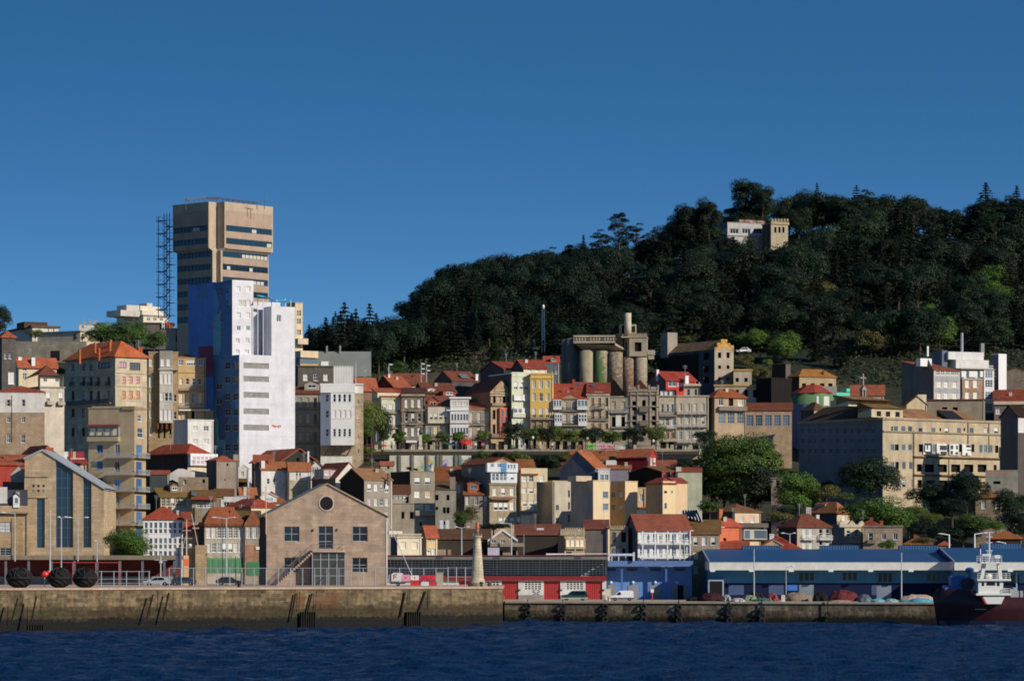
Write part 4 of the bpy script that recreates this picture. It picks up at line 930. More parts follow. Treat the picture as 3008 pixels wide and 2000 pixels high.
b=hb('apartment_building','granite house with tall white timber oriel on struts, windows in three rows',768,(340,812),(560,1450),GRNB,('flat',None,wl('c0bdb4'),.1,.3),dep=11)
b.w([757],[755,932,1138,1290],22,46,'g').w([427,545],[1430],46,70,'s').done()
b.bay(455,716,655,1226,2.6,wl('cecdc8',dirt=.4),[([495,550,605,660],712,32,82,'g','w',(1,2)),([495,550,605,660],888,34,90,'s','w',(1,1)),([495,550,605,660],1090,32,84,'g','w',(1,3))],'oriel')
def chamfer():
    a0,a1=b.la(tx(342)),b.la(tx(455)); m=MB(); zt,zb=b.lz(ty(655)),b.lz(ty(1226)); W=wl('b4bac4',dirt=.4); m.poly([(a0,0,zb),(a1,-2.6,zb),(a1,-2.6,zt),(a0,0,zt)]); m.poly([(a0,0,zb),(a1,-2.6,zb),(a1,0,zb)]); m.poly([(a0,0,zt),(a1,-2.6,zt),(a1,0,zt)])  # flank of the white oriel, its bluish shade mixed into the colour
    m.build('oriel_flank',W,b.root); u=(a0+a1)/2+.4; rz=math.atan2(-2.6,a1-a0)
    for y in (712,886,1088): put_window(b.root,(u,-2.6*(u-a0)/(a1-a0)-.06,b.lz(ty(y))),rz,1.1,1.7,'b','w',(1,2))
chamfer()
b.fbox('parapet',342,716,558,652,2.7,wl('c8c8c4',dirt=.5)).fbox('side_parapet',716,812,575,655,.12,wl('c4c2ba'))
for x in (400,480,560,640):
    p,q=b.loc(x+40,1240,0),b.loc(x-10,1335,0); MB().bar((p.x,-2.3,p.z),(q.x,-.1,q.z),.16,5).build('strut',pn('5a4034'),b.root)
b.fbox('lower_wall',342,690,1345,1450,.3,wl('c0bdb4'))
# ---- houses behind the esplanade row (roofs over the row)
hb('house','house with orange roof and dark skylight behind the white oriel house',812,(690,745,960),(600,700),wl('7a5a4a'),('gable_u',492,OR,.4),th=28).done().sky(790,545,80,40,1.5).mast(820,500,455,3)
hb('house','dark red walled gable house with broad orange roof and roof lights',826,(935,1145,1330),(585,720),wl('7a2c20'),('gable_u',470,OR,.3),th=35).done().sky(1165,540,36,34,2).sky(1215,545,40,30,3).chim(1090,500,445,20,WHITE).mast(1113,450,405,6)
hb('house','house with long faded orange roof below the street lamps at the wood edge',846,(1110,1500),(560,700),wl('b0a48c'),('gable_u',445,tl('94503a',moss=.4),.3),dep=10).done().chim(1290,520,450,14,wl('b0aca0')).chim(830,500,462,10,WHITE)
hb('house','brown roofed house with small dormers above the beige bay house',812,(1370,1480,1825),(640,760),wl('5c4438'),('gable_u',548,tl('7a4434',moss=.4),.4),th=22).done().dorm(1510,1590,610,650,WHITE,WHITE,1,3,605).dorm(1665,1825,630,680,tl('b0482c'),tl('8a4432'),0.6,3,622,'l',1)
# ---- the esplanade row
R1=hb('row_house','pale green three storey house at the left end of the esplanade row',798,(905,1010,1225),(690,1330),wl('b4b49a'),('shed',605,OR,.3),th=20)
R1.w([1047,1117,1187],[803],34,60,'s').w([1117,1187],[955],32,100,'c').w([1047,1117,1187],[1100,1230],32,96,'cck',n=(2,3)).done().band([712,880,1020],wl('a8a488'),8,.2).bal(1025,1225,865,30,.7).bal(1060,1225,1030,26,.6).fbox('attic',972,1215,648,700,-.3,wl('c0bc9c'),4)
R2=hb('row_house','narrow granite row house with three columns of white shuttered windows',798,(1232,1490),(690,1340),GRND,('gable_u',600,tl('5a3a34',moss=.4),.2),dep=11)
R2.w([1284,1357,1426],[765,918,1075],40,92,'sssgss','w',(1,2)).w([1290,1357,1420],[1225],44,110,'kgk').done().band([678,842,985],GRN,12,.2).bal(1310,1405,842,30,.6).bal(1310,1405,990,28,.6).fbox('parapet',1235,1490,662,690,.15,GRN,.3).fbox('awning',1278,1400,1172,1196,1.6,WHITE)
R3=hb('row_house','row house with wide beige timber bay and dark iron balcony under orange dormer',798,(1492,1757),(800,1340),GRN,('gable_u',690,tl('8a4034',moss=.4),.2),dep=11)
R3.w([1530,1606,1686],[1062],42,90,'lSS').w([1540,1620,1700],[1225],56,100,'kgk').done().bay(1520,1752,806,982,.7,wl('b8b09a'),[([1556,1606,1658,1712],908,40,66,'h','c',(1,2))]).bal(1498,1735,1155,52,.7).dorm(1518,1635,735,795,tl('b0482c',moss=0),tl('7a4636'),.8,3,690)
cr(1250,1000)
R4=hb('row_house','narrow white galleried row house with four glazed storeys',797,(268,472),(640,1220),wl('cac8c2'),('flat',None,WHITE,.35,.35),dep=10)
R4.w([305,370,435],[1155],44,90,'k').done().bay(272,474,652,760,.5,wl('cac8c2',dirt=.4),[([310,372,434],692,56,50,'S','w',(2,2))],'gallery').bay(270,470,770,905,.6,wl('c4c4c0',dirt=.4),[([292,325,358,391,424,454],842,26,66,'b','w',(1,3))],'gallery').bay(270,470,920,1040,.6,wl('c4c4c0',dirt=.4),[([292,325,358,391,424,454],990,26,66,'b','w',(1,3))],'gallery').fbox('awning',388,505,1088,1138,2.4,pn('c02418')).band([765],WHITE,14,.8).fbox('parapet',262,500,620,640,.7,WHITE,.3)
R5=hb('row_house','grey stone row house with balconies and orange roof beside the white galleried house',798,(476,716),(745,1225),GRN,('shed',672,OR,.3),dep=8)
R5.w([502,590,673],[845,1005],36,112,'c',n=(2,3)).w([500,590,680],[1150],46,90,'ckc').done().bal(515,640,920,40,.6).bal(520,640,1072,34,.6).band([752,928],GRNL,9,.2)
R6=hb('row_house','tall ornate sandstone row house with glazed orange bay and pediment',797,(428,716,950),(560,1225),gr('a88e6a'),('gable_v',440,tl('7a3428',moss=.3),.1),th=24,side_mat=wl('74543e'))
R6.w([755,810,862,912],[658],32,84,'kgkk','n',(2,2)).w([752,916],[812,970],30,100,'k','n').w([752],[1175],38,100,'k').w([830],[1160],60,110,'k').w([912],[1170],34,90,'o').done().bay(800,890,738,1046,.8,ORANGEF,[([824,866],[795,880,985],32,74,'l','o',(1,2))]).bal(722,948,710,24,.5,'wall',gr('8a7c66')).bal(716,890,1058,34,.6,'wall',gr('7a7062')).band([575,600],gr('b8a484'),12,.3)
p0,p1,pk=R6.loc(760,560,0),R6.loc(905,560,0),R6.loc(830,495,0); m=MB(); m.prism([(p0.x,p0.z),(p1.x,p0.z),(p1.x-.3,p0.z+.7),((p0.x+p1.x)/2+1,pk.z-.5),((p0.x+p1.x)/2,pk.z),((p0.x+p1.x)/2-1,pk.z-.5),(p0.x+.3,p0.z+.7)],-.2,.3); m.build('pediment',gr('a88e6a'),R6.root)
R7=hb('row_house','tall pale green row house with dark blind flank and white shutter bands',797,(700,945,1150),(365,1225),wl('b8bca2'),('flat',None,wl('b8b8a4'),.15,.25),th=25,side_mat=wl('52504c'))
R7.w([990,1050,1110],[497],40,82,'h','w',(2,2)).w([988,1047,1106],[935],38,118,'s').w([1000,1060,1110],[1130],40,100,'kgk').done().fbox('parapet',945,1150,345,392,.12,wl('c0c0a8'),.2)
R7.bay(962,1138,590,660,.5,wl('c4c4b4'),[([1012,1096],624,78,62,'s','w',(1,1))]).bay(962,1138,735,800,.5,wl('c4c4b4'),[([978,1028],772,42,50,'l','w',(1,1)),([1096],768,76,60,'s','w',(1,1))]).bal(950,1145,836,34,.6,'wall',wl('b0b09a')).bal(960,1145,1010,30,.6)
R8=hb('row_house','bright yellow row house with three columns of white windows above stone floors',797,(1152,1405),(372,1225),wl('d8b050',dirt=.5),('flat',None,wl('c8a450'),.15,.25),dep=11)
R8.w([1191,1266,1339],[480,620],40,84,'c','w',(2,2)).w([1191,1266,1339],[795],38,106,'h','w',(2,3)).w([1191,1266,1339],[938],42,110,'o','n').w([1200,1280,1350],[1130],44,110,'kgk').done().bal(1150,1398,858,36,.7).bal(1160,1395,1000,30,.6).band([412],wl('c8a450'),10,.2).fbox('stone_floor',1152,1170,866,1225,.06,GRN).fbox('stone_floor',1213,1244,866,1225,.06,GRN).fbox('stone_floor',1288,1317,866,1225,.06,GRN).fbox('stone_floor',1361,1405,866,1225,.06,GRN)
for nm,x,yy,yr,lab in (('house',(600,862,1070),(318,420),240,'house with dark flank and red roof set back behind the pale green row house'),('house',(950,1075,1330),(302,420),222,'house with deep red roof and cream dormer wall behind the yellow row house')):
    b=hb(nm,lab,822 if x[0] == 600 else 818,x,yy,wl('c4b494'),('gable_u',yr,tl('9a3424',moss=.1),.3),th=28,side_mat=wl('4a4a4c')); b.w([x[1]+60,x[1]+150],[yy[0]+28],50,28,'s').done()
hb('house','small grey slate gabled house with orange ridge at the wood edge',836,(100,290,580),(440,560),wl('4c4a4a'),('gable_u',345,tl('8a4a34',moss=.2),.2),th=30).done().sky(420,385,100,40,3,.6,pn('5a5e68')).chim(558,420,370,30,WHITE)
hb('house','red dormered roof peeping between yellow house and silo',832,(1290,1470),(250,480),wl('5c6468'),('shed',180,tl('c0442c',moss=0),.1),dep=5).w([1400,1440],[345,460],26,44,'g').done().dorm(1370,1440,190,235,tl('c8503a',moss=0),tl('b8442c',moss=0),0,2,172)
R9=hb('row_house','wide granite row house with pediment and white galleries at both ends',797,(1402,1782),(642,1225),GRN,('gable_u',482,tl('a83824',moss=.1),.2),dep=12)
R9.w([1536,1616],[715],34,92,'c',n=(2,3)).w([1530,1612],[855],36,96,'c',n=(2,3)).w([1450,1533,1618,1708],[1010],40,84,'c',n=(2,3)).w([1450,1530,1620,1700],[1150],50,100,'k').done()
for x0,x1 in ((1402,1490),(1664,1776)): R9.bay(x0,x1,650,760,.8,WHITE,[([x0+(x1-x0)*(i+.5)/3 for i in range(3)],690,(x1-x0)/3.6,62,'l','w',(1,3))],'gallery')
for x0,x1 in ((1416,1496),(1676,1768)): R9.bay(x0,x1,800,938,.8,WHITE,[([x0+(x1-x0)*(i+.5)/3 for i in range(3)],[832,872],(x1-x0)/4.2,30,'g','w',(1,1))],'gallery')
R9.bal(1500,1672,768,36,.5).bal(1498,1680,930,46,.7).band([776],GRND,10,.2); p0,p1,pk=R9.loc(1490,640,0),R9.loc(1670,640,0),R9.loc(1580,595,0)
m=MB(); m.prism([(p0.x,p0.z),(p1.x,p0.z),((p0.x+p1.x)/2,pk.z)],-.15,.4); m.build('pediment',GRN,R9.root); R9.dorm(1440,1492,555,590,tl('b8402c',moss=0),tl('a83824',moss=.1),2.5,2,545).dorm(1552,1612,555,590,WHITE,tl('a83824',moss=.1),2.5,2,545)
cr(1600,900)
R10=hb('row_house','narrow granite row house with orange brown windows and small round balcony',797,(466,716),(950,1600),GRNL,('gable_u',842,tl('9a3426',moss=.1),.2),dep=11)
R10.w([526,602,678],[1045,1183],34,84,'o','n').w([526,602,678],[1310],36,58,'o','n').w([530,690],[1450],60,90,'k').done().bal(545,660,1115,46,.8).bal(490,705,1240,34,.6).band([968,1360],GRNL,14,.25).fbox('canopy',520,712,1368,1385,1.2,wl('b4ac98')).fbox('parapet',545,640,935,952,.1,GRNL,.3).chim(318,845,800,26,tl('c0442c',moss=0),6).sky(355,858,40,20,3).sky(530,862,40,20,3)
hb('house','house with long red roof and pink chimney behind the orange brown windowed row house',818,(290,330,690),(930,1000),wl('4c4444'),('gable_u',840,tl('9c3828',moss=.1),.2),th=12).done()
R11=hb('row_house','low roofless granite row house with blocked windows and white first floor panel',797,(718,915),(1000,1600),gr('9a907c'),('flat',None,GRND,.1,.15),dep=8)
R11.w([756,861],[1090],42,92,'o','y',(1,1)).w([757,861],[1262],40,104,'k').w([768,868],[1420],44,100,'k').done().fbox('white_panel',780,838,1190,1315,.08,wl('cac6be')).fbox('white_panel',884,900,1190,1315,.08,wl('cac6be')).bal(722,920,1160,40,.7,'grey').bal(725,912,1325,10,.5).band([990],GRN,14,.2)
hb('ruined_house','black gable wall without roof above the blocked granite row house',808,(620,895),(985,1100),wl('14120f'),('gable_v',805,wl('2a2622'),.1),dep=8).done()  # gable wall in one even black
R12=hb('row_house','ruined ornate granite row house with empty windows and stone pinnacles',796.5,(922,1252),(905,1600),gr('96897a',bw=.7),('flat',None,GRND,.05,.1),dep=9)
R12.w([981,1195],[1062,1118,1222,1278,1378],36,48,'k',rec=.5).w([1089],[1060,1218],40,66,'k',rec=.5).w([1089],[1380],42,76,'k',rec=.5).w([985,1190],[1480],50,90,'k').done()
R12.band([968,1100,1258],GRND,10,.35).band([930,1330],GRN,8,.25).bal(1040,1138,1150,40,.9,'wall',gr('7a7062')).bal(1040,1138,1300,34,.9,'wall',gr('7a7062'))
for x in (932,1030,1147,1243): R12.fbox('pinnacle',x-11,x+11,862,912,.15,gr('96897a'),.5)
for x in (970,1195): R12.fbox('gable_crest',x-30,x+30,880,912,.1,gr('96897a'),.3)
for x in (948,1020,1158,1232): R12.fbox('pilaster',x-7,x+7,940,1440,.22,gr('a0927e'))
hb('house','rusty brown hipped roof house behind the ruined ornate row house',812,(955,1140),(925,1000),wl('4a3020'),('hip',815,tl('5c3018',moss=.3),.2),dep=8).done().mast(1066,830,765,3)
R13=hb('row_house','narrow row house with dark iron balcony, white shutters and pink lintels',797,(1255,1448),(990,1600),GRNL,('flat',None,GRN,.25,.3),dep=9)
R13.w([1290,1346,1400],[1115],30,84,'l','w',(1,2)).w([1292,1346,1402],[1262],34,84,'s').w([1290,1348,1402],[1410],34,68,'o','n').w([1300,1390],[1520],60,70,'k').done().bay(1262,1445,915,985,-.3,wl('5a6068'),[([1290,1335,1390],950,36,56,'s','w',(1,1))],'attic_storey').bal(1255,1455,1196,40,.9).bal(1255,1450,1335,32,.7,'white').bal(1300,1450,1475,28,.7,'wall',GRNL).band([1345],GRNL,8,.2)
hb('house','house with grey gable, glossy red roof and glazed terrace above the row',815,(1135,1330,1660),(808,990),wl('b03024'),('gable_u',722,tl('b4301e',moss=0),.3),th=26,side_mat=wl('64605e')).w([1400],[848],90,60,'l','w',(2,1)).w([1490],[855],60,40,'s').done().chim(1236,745,695,26,WHITE,3).chim(1553,815,762,42,WHITE,1).mast(1540,790,640,2)
R14=hb('row_house','beige four bay row house with grey tower room and scaffold poles on its front',797,(1450,1798),(990,1640),wl('b2a48c'),('flat',None,wl('a89a84'),.2,.3),dep=10)
R14.w([1491,1575,1656,1738],[1105,1245],32,84,'c','c',(2,2)).w([1491,1575,1656,1738],[1412],36,92,'lccl','w',(2,3)).w([1480,1575,1656,1738],[1560],60,80,'kGkG').done()
for y in (1178,1318,1490): R14.bal(1455,1790,y,26,.7,'grey',wl('988c78'))
R14.bay(1532,1708,868,990,.05,wl('a89a84'),[([1577,1657],940,30,66,'g','y',(1,2))],'tower_room',off=-.4).fbox('tower_cornice',1524,1716,850,872,.3,wl('b2a48c'),4); m=MB()
for x in (1530,1610,1696): a=R14.la(tx(x)); m.bar((a,-1.1,-2),(a,-1.1,R14.lz(ty(1020))),.05,5)
m.build('scaffold_poles',GREYF,R14.root); R14.fbox('finial',1690,1702,830,868,.2,wl('a89a84'),.2)
# ---- lower town between esplanade and harbour
cr(750,1300)
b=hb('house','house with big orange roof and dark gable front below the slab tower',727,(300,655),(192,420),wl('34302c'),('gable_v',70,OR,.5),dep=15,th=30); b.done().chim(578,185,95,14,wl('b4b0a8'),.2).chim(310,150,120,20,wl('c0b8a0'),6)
hb('house','long low orange roof running left under the slab tower',722,(-15,190),(225,420),wl('4a4642'),('gable_u',140,OR,.3),dep=9).done()
b=hb('house','white plastered house with two small windows, tall white chimney wall and stone annex',710,(0,65,345),(288,720),wl('c2beb8'),('gable_u',212,OR2,.3),th=24,side_mat=wl('6a686a')); b.w([141],[422],32,60,'g','w',(1,2)).w([210],[425],14,60,'k').w([315],[330,455],12,24,'k').done().fbox('chimney_wall',65,104,198,300,.05,wl('c2beb8'),1.2)
b=hb('house','house with white upper storey over pale stone blocks and mossy orange roof',709,(350,372,603),(292,720),gr('a89c80',bw=1.0,bh=.5),('gable_u',222,OR2,.3),th=18); b.w([455,490],[348],14,22,'k').done().fbox('upper_render',374,446,294,412,.05,wl('b8b6b4')).fbox('upper_render',464,481,294,412,.05,wl('b8b6b4')).fbox('upper_render',499,603,294,412,.05,wl('b8b6b4')).sky(390,240,60,30,1.8,.6,pn('4a5460'))
b=hb('house','small white gabled loft with tall split window between orange roofs',718,(608,745),(268,400),wl('c4c0b8'),('gable_v',200,OR,.3),dep=16); b.w([632,655,680],[295],18,86,'lcl').done()
b=hb('house','house whose white verge climbs its reddish roof, gable end facing the harbour',703,(620,880,1175),(395,600),wl('c0bcb4'),('gable_v',222,tl('a04430',moss=.3),.15),th=32,side_mat=wl('5a5652')); b.done()
p=[b.loc(880,400,0),b.loc(1030,215,0)]; b.dorm(700,890,290,370,wl('8a8486'),tl('a04430'),3,4,288,'p',2)
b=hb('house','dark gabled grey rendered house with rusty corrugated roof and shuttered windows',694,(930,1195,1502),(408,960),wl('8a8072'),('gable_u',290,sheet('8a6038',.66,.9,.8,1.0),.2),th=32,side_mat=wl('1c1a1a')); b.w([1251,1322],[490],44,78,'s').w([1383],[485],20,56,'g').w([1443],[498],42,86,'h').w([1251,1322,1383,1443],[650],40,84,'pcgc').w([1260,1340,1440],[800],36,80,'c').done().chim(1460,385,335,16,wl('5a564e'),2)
b=hb('house','low house with balcony arcade below a mossy roof beside the grey rendered house',706,(1505,1697),(560,960),wl('8c8678'),('shed',470,tl('7a4a30',moss=.5),.2),dep=8); b.w([1560,1600,1640],[605],30,46,'c').w([1665],[640],30,90,'k').w([1520,1620,1712],[800],30,84,'k').done().fbox('balcony_wall',1503,1612,622,700,1.0,wl('9a9488')).fbox('canopy',1503,1760,730,760,1.6,pn('8a98a4'))
cr(1150,1300)
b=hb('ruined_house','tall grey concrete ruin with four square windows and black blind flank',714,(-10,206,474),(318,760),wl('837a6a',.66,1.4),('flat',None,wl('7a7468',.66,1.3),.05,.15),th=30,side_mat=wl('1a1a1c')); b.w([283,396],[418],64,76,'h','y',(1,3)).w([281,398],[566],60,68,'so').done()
b=hb('house','low concrete house with cream terrace wall and white shutters below the grey ruin',704,(0,528),(672,1010),wl('968c7a',.66,1.3),('flat',None,wl('8a8272'),.1,.2),dep=8); b.w([286,390,446],[708],50,62,'ssl').w([125,218],[795],34,76,'k').w([325,320],[835],26,36,'l').w([320],[890],26,40,'k').done().fbox('terrace_wall',262,525,745,800,.8,wl('9a8f7c')).fbox('cream_wall',314,348,672,742,.06,wl('c8b888'))
b=hb('ruined_house','roofless grey plastered ruin with empty windows and pale lime patch',701,(482,708),(520,1010),wl('8c8476',.66,1.4),('shed',432,tl('74583a',moss=.6),.1),dep=6); b.w([498,620],[600],34,62,'k').w([580,620],[740],30,64,'k').w([498],[720],28,40,'k').w([580],[880],18,40,'k').done().fbox('lime_patch',528,568,850,1000,.05,wl('c4c6c8')).fbox('lime_patch',592,632,850,1000,.05,wl('c4c6c8')).fbox('chimney',640,700,375,520,.0,wl('7a7266'),1.5)
b=hb('house','stone house with mossy orange roof and two skylights in the lower town',724,(482,802),(420,800),GRN,('shed',275,tl('9c5428',moss=.5),.3),dep=9); b.w([735],[505],38,96,'s').w([735],[655],38,56,'o','n').done().sky(568,368,46,40,3.5,.6).sky(705,372,46,40,3.5,.6).chim(450,290,245,16,WHITE,4)
b=hb('house','granite house with orange mansard dormer and balcony over a leafy bush',716,(800,1078),(565,820),gr('8c8272'),('shed',400,tl('a04828',moss=.3),.3),dep=6); b.w([833,930,1030],[635],38,90,'slh').done().dorm(835,965,445,520,tl('c05434',moss=0),tl('c05434',moss=0),.4,3,420,'l',1,'y').bal(895,970,740,30,.8)
b=hb('house','tall stone house with white and blue glazed attic and grey blind gable flank',715,(765,1076,1366),(232,960),gr('9c8c70'),('gable_v',166,tl('96502c',moss=.4),.3),th=26,side_mat=wl('666668'))
b.w([1130,1226,1320],[538],42,78,'shs').w([1145,1200,1255],[695],48,92,'h','w',(1,2)).w([1320],[692],44,84,'s').w([1200,1255,1320],[852],44,60,'h').done()
b.bay(1030,1366,222,322,.9,wl('c8ccd2',dirt=.4),[([1085,1160],250,48,44,'l','w',(1,2)),([1262,1295,1328],262,26,50,'l','w',(1,2))],'glazed_attic').bay(1080,1366,330,440,.5,wl('c8ccd2',dirt=.4),[([1108,1150,1195,1235],375,36,80,'l','w',(1,2)),([1312],375,44,66,'h','w',(1,2))],'glazed_storey').fbox('blue_panel',1178,1240,225,325,.96,pn('2a6a9c')).band([455,590],GRN,14,.3).fbox('tile_hood',1075,1300,612,628,.9,tl('8a4a34'))
b=hb('apartment_building','cream and grey banded apartment house with brown roof and white shutters',718,(1372,1420,1592),(345,1000),wl('c4b088',dirt=.5),('shed',195,tl('96582c',moss=.4),.3),th=10); b.w([1458,1532],[392],50,66,'s').w([1458,1532],[525],50,60,'sh','w',(1,2)).w([1462,1536],[665],50,56,'h','w',(1,2)).w([1395],[840],40,60,'s').w([1492],[850],44,130,'s','w',(2,1)).done()
for ya,yb in ((425,492),(560,636),(692,752)):
    for xa,xb in ((1420,1432),(1486,1506),(1562,1592)): b.fbox('grey_band',xa,xb,ya,yb,.05,wl('a09a98'))
b.bay(1592,1712,278,428,.02,wl('c4b088',dirt=.5),[([1650],392,50,66,'s','w',(1,2))],'attic',off=-.05).fbox('attic_body',1592,1712,280,426,-.4,wl('c4b088',dirt=.5),6).fbox('parapet',1420,1592,278,348,.1,wl('c8b48c',dirt=.4),.3).fbox('shade_ledge',1376,1592,752,785,.7,wl('7a7264'))
b=hb('house','cream house with stone balustrade and dark blue flank behind the red shed',652,(-6,64,330),(1045,1350),wl('c8bea4',dirt=.5),('flat',None,wl('b0a894'),.2,.25),th=22,side_mat=wl('3a4c64')); b.w([130,258],[1128],62,84,'S','c',(1,1)).done().fbox('gable_loft',20,170,965,1000,-2.5,wl('c8bea4'),3.5); m=MB()
a0,a1=b.la(tx(66)),b.la(tx(328)); z0,z1=b.lz(ty(1040)),b.lz(ty(995))
for i in range(15): m.box(a0+(a1-a0)*i/15,a0+(a1-a0)*(i+.55)/15,-.1,.1,z0,z1-.25)
m.box(a0,a1,-.15,.15,z1-.25,z1); m.build('balustrade',wl('a89c88'),b.root)
b=hb('house','yellow plastered house with orange roof beside the balustraded cream house',657,(330,384,502),(1022,1350),wl('c8b078'),('gable_u',918,tl('b0442a',moss=.1),.3),th=26,side_mat=wl('7a7468')); b.w([415,462],[1050],40,48,'l','y').w([412,465],[1195],44,70,'s').done()
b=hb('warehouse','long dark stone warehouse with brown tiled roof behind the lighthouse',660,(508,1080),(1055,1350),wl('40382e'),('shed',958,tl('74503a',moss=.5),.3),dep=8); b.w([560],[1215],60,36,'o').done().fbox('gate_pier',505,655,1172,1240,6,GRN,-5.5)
b=hb('house','stone house with white edged gable and balcony among dark warehouses',655,(1056,1384),(1068,1350),gr('9a8a72'),('gable_v',962,tl('7a4a36',moss=.4),.15),dep=9); b.w([1120,1220],[1065],50,70,'l','w',(2,2)).w([1330],[1080],34,40,'g').w([1030,1200,1345],[1210],40,60,'k').done().bal(1085,1450,1130,30,1.3,'wall',wl('8a8070')); a0,a1=0,b.W; m=MB(); zz=b.H
for s_ in (0,1): x0=0 if s_ == 0 else b.W; m.mesh([(x0,-.2,zz-.3),(b.W/2,-.2,zz+b.hr-.1),(b.W/2,-.2,zz+b.hr+.3),(x0,-.2,zz+.1),(x0,-.05,zz-.3),(b.W/2,-.05,zz+b.hr-.1),(b.W/2,-.05,zz+b.hr+.3),(x0,-.05,zz+.1)],[(0,1,2,3),(4,5,6,7),(3,2,6,7),(0,1,5,4)])
m.build('verge_board',WHITE,b.root)
tag(MB().box(-1.1,1.1,-1,1,-.2,1.35).build('container',sheet('a8a6b4',w=.3)),'pale lilac metal container on the roof terrace behind the lighthouse','container').location=PT(1120,1235,648)+Vector((0,0,.1))
cr(1500,1300)
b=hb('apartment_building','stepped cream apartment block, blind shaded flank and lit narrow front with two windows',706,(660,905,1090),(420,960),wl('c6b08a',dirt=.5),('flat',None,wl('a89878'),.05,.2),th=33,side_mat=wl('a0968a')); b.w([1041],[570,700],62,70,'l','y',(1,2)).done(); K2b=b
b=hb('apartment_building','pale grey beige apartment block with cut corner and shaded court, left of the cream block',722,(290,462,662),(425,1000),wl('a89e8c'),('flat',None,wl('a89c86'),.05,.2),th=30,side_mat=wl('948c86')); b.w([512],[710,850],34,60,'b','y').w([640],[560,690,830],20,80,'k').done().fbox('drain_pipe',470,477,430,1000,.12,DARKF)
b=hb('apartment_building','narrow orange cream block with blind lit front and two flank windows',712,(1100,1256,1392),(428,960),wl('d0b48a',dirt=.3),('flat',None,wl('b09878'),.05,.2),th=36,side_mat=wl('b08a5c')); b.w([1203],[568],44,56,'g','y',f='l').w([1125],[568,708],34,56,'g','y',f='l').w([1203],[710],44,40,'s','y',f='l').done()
b=hb('house','small cream roof house with white window next to the orange cream block',720,(1392,1480),(500,830),wl('ccb088'),('flat',None,wl('b8a080'),.1,.2),dep=6); b.w([1432],[602],40,76,'c','w',(2,2)).done().fbox('sun_room',1390,1530,725,800,2.0,wl('b8b4b0')).fbox('sun_room_glass',1398,1524,738,790,2.06,LITE).fbox('sun_room_roof',1385,1535,708,726,2.3,tl('a04428'))
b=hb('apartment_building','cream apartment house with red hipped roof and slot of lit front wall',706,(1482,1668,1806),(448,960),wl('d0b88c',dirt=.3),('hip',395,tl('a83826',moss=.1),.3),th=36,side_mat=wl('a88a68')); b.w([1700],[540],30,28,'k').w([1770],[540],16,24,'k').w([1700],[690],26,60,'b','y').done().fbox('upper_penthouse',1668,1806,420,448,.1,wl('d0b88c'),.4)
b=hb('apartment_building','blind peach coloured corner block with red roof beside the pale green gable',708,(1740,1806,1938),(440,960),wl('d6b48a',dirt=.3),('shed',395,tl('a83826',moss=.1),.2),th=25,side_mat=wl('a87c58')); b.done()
K2b.fbox('roof_room',778,950,360,420,-2,wl('b0a084'),5)
b=hb('house','dark blue grey gabled house with bright orange roof and white penthouse below the esplanade',748,(540,925,1060),(280,700),wl('5a5f6c'),('gable_u',100,tl('bc5428',moss=.2),.2),th=60,side_mat=wl('585c68')); b.done().chim(770,150,80,22,wl('c0b8a8'),6,cap=False)
b=hb('house','house with long orange tiled roof and white penthouse behind the dark gable',762,(660,1165),(190,330),wl('8a8078'),('gable_u',92,tl('a8602f',moss=.5),.2),dep=9); b.done().fbox('penthouse',1045,1166,195,262,2,wl('c4c2bc')).fbox('ridge_stack',730,780,25,130,0,tl('9a5a3c'),.6)
b=hb('house','small orange roofed house with blue dormers right of the dark gabled house',742,(1060,1320),(290,480),wl('7a7684'),('gable_u',252,tl('b4542c',moss=.3),.2),dep=8); b.done().sky(1180,308,60,30,2).dorm(1120,1215,280,330,wl('8a8694'),tl('b4542c'),.6,3,270)
hb('roof_room','white glazed roof room between the cream block and the dark gabled house',722,(960,1086),(290,440),wl('c6c6c2'),('flat',None,WHITE,.15,.15),dep=4).w([1000,1050],[380],40,56,'l').done()
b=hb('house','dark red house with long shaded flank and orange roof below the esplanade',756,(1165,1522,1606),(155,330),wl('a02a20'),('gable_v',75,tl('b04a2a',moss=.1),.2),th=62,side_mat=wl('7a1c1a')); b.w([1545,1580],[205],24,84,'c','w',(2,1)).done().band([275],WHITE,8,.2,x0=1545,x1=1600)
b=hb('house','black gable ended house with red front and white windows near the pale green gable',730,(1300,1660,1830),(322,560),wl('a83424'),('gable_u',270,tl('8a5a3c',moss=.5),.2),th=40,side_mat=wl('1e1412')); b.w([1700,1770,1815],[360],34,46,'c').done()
b=hb('house','tiny red roofed house with roof lights below the esplanade wall',744,(1610,1815),(290,420),wl('a0442c'),('shed',200,tl('a84a30',moss=.2),.2),dep=6); b.done().sky(1655,250,34,34,3).sky(1735,290,40,20,1.5)
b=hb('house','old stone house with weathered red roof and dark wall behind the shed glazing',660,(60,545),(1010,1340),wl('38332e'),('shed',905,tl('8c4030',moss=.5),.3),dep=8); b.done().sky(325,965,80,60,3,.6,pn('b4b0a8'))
b=hb('stone_house','stone house with four white shuttered bay windows and crenellated parapet',653,(520,590,810),(1000,1340),gr('9c8c6c'),('flat',None,gr('8a7c64'),.1,.2),th=25); b.w([640],[1215],60,40,'k').done().bay(588,806,1050,1165,.6,gr('9c8c6c'),[([618,668,724,772],1100,40,76,'S','c',(1,1))]).fbox('parapet',540,808,945,1015,.2,gr('8c8068'),.3).fbox('rain_pipe',705,716,950,1240,.14,DARKF)
for i in range(9): b.fbox('merlon',590+i*25,605+i*25,930,947,.2,gr('8c8068'),.3)
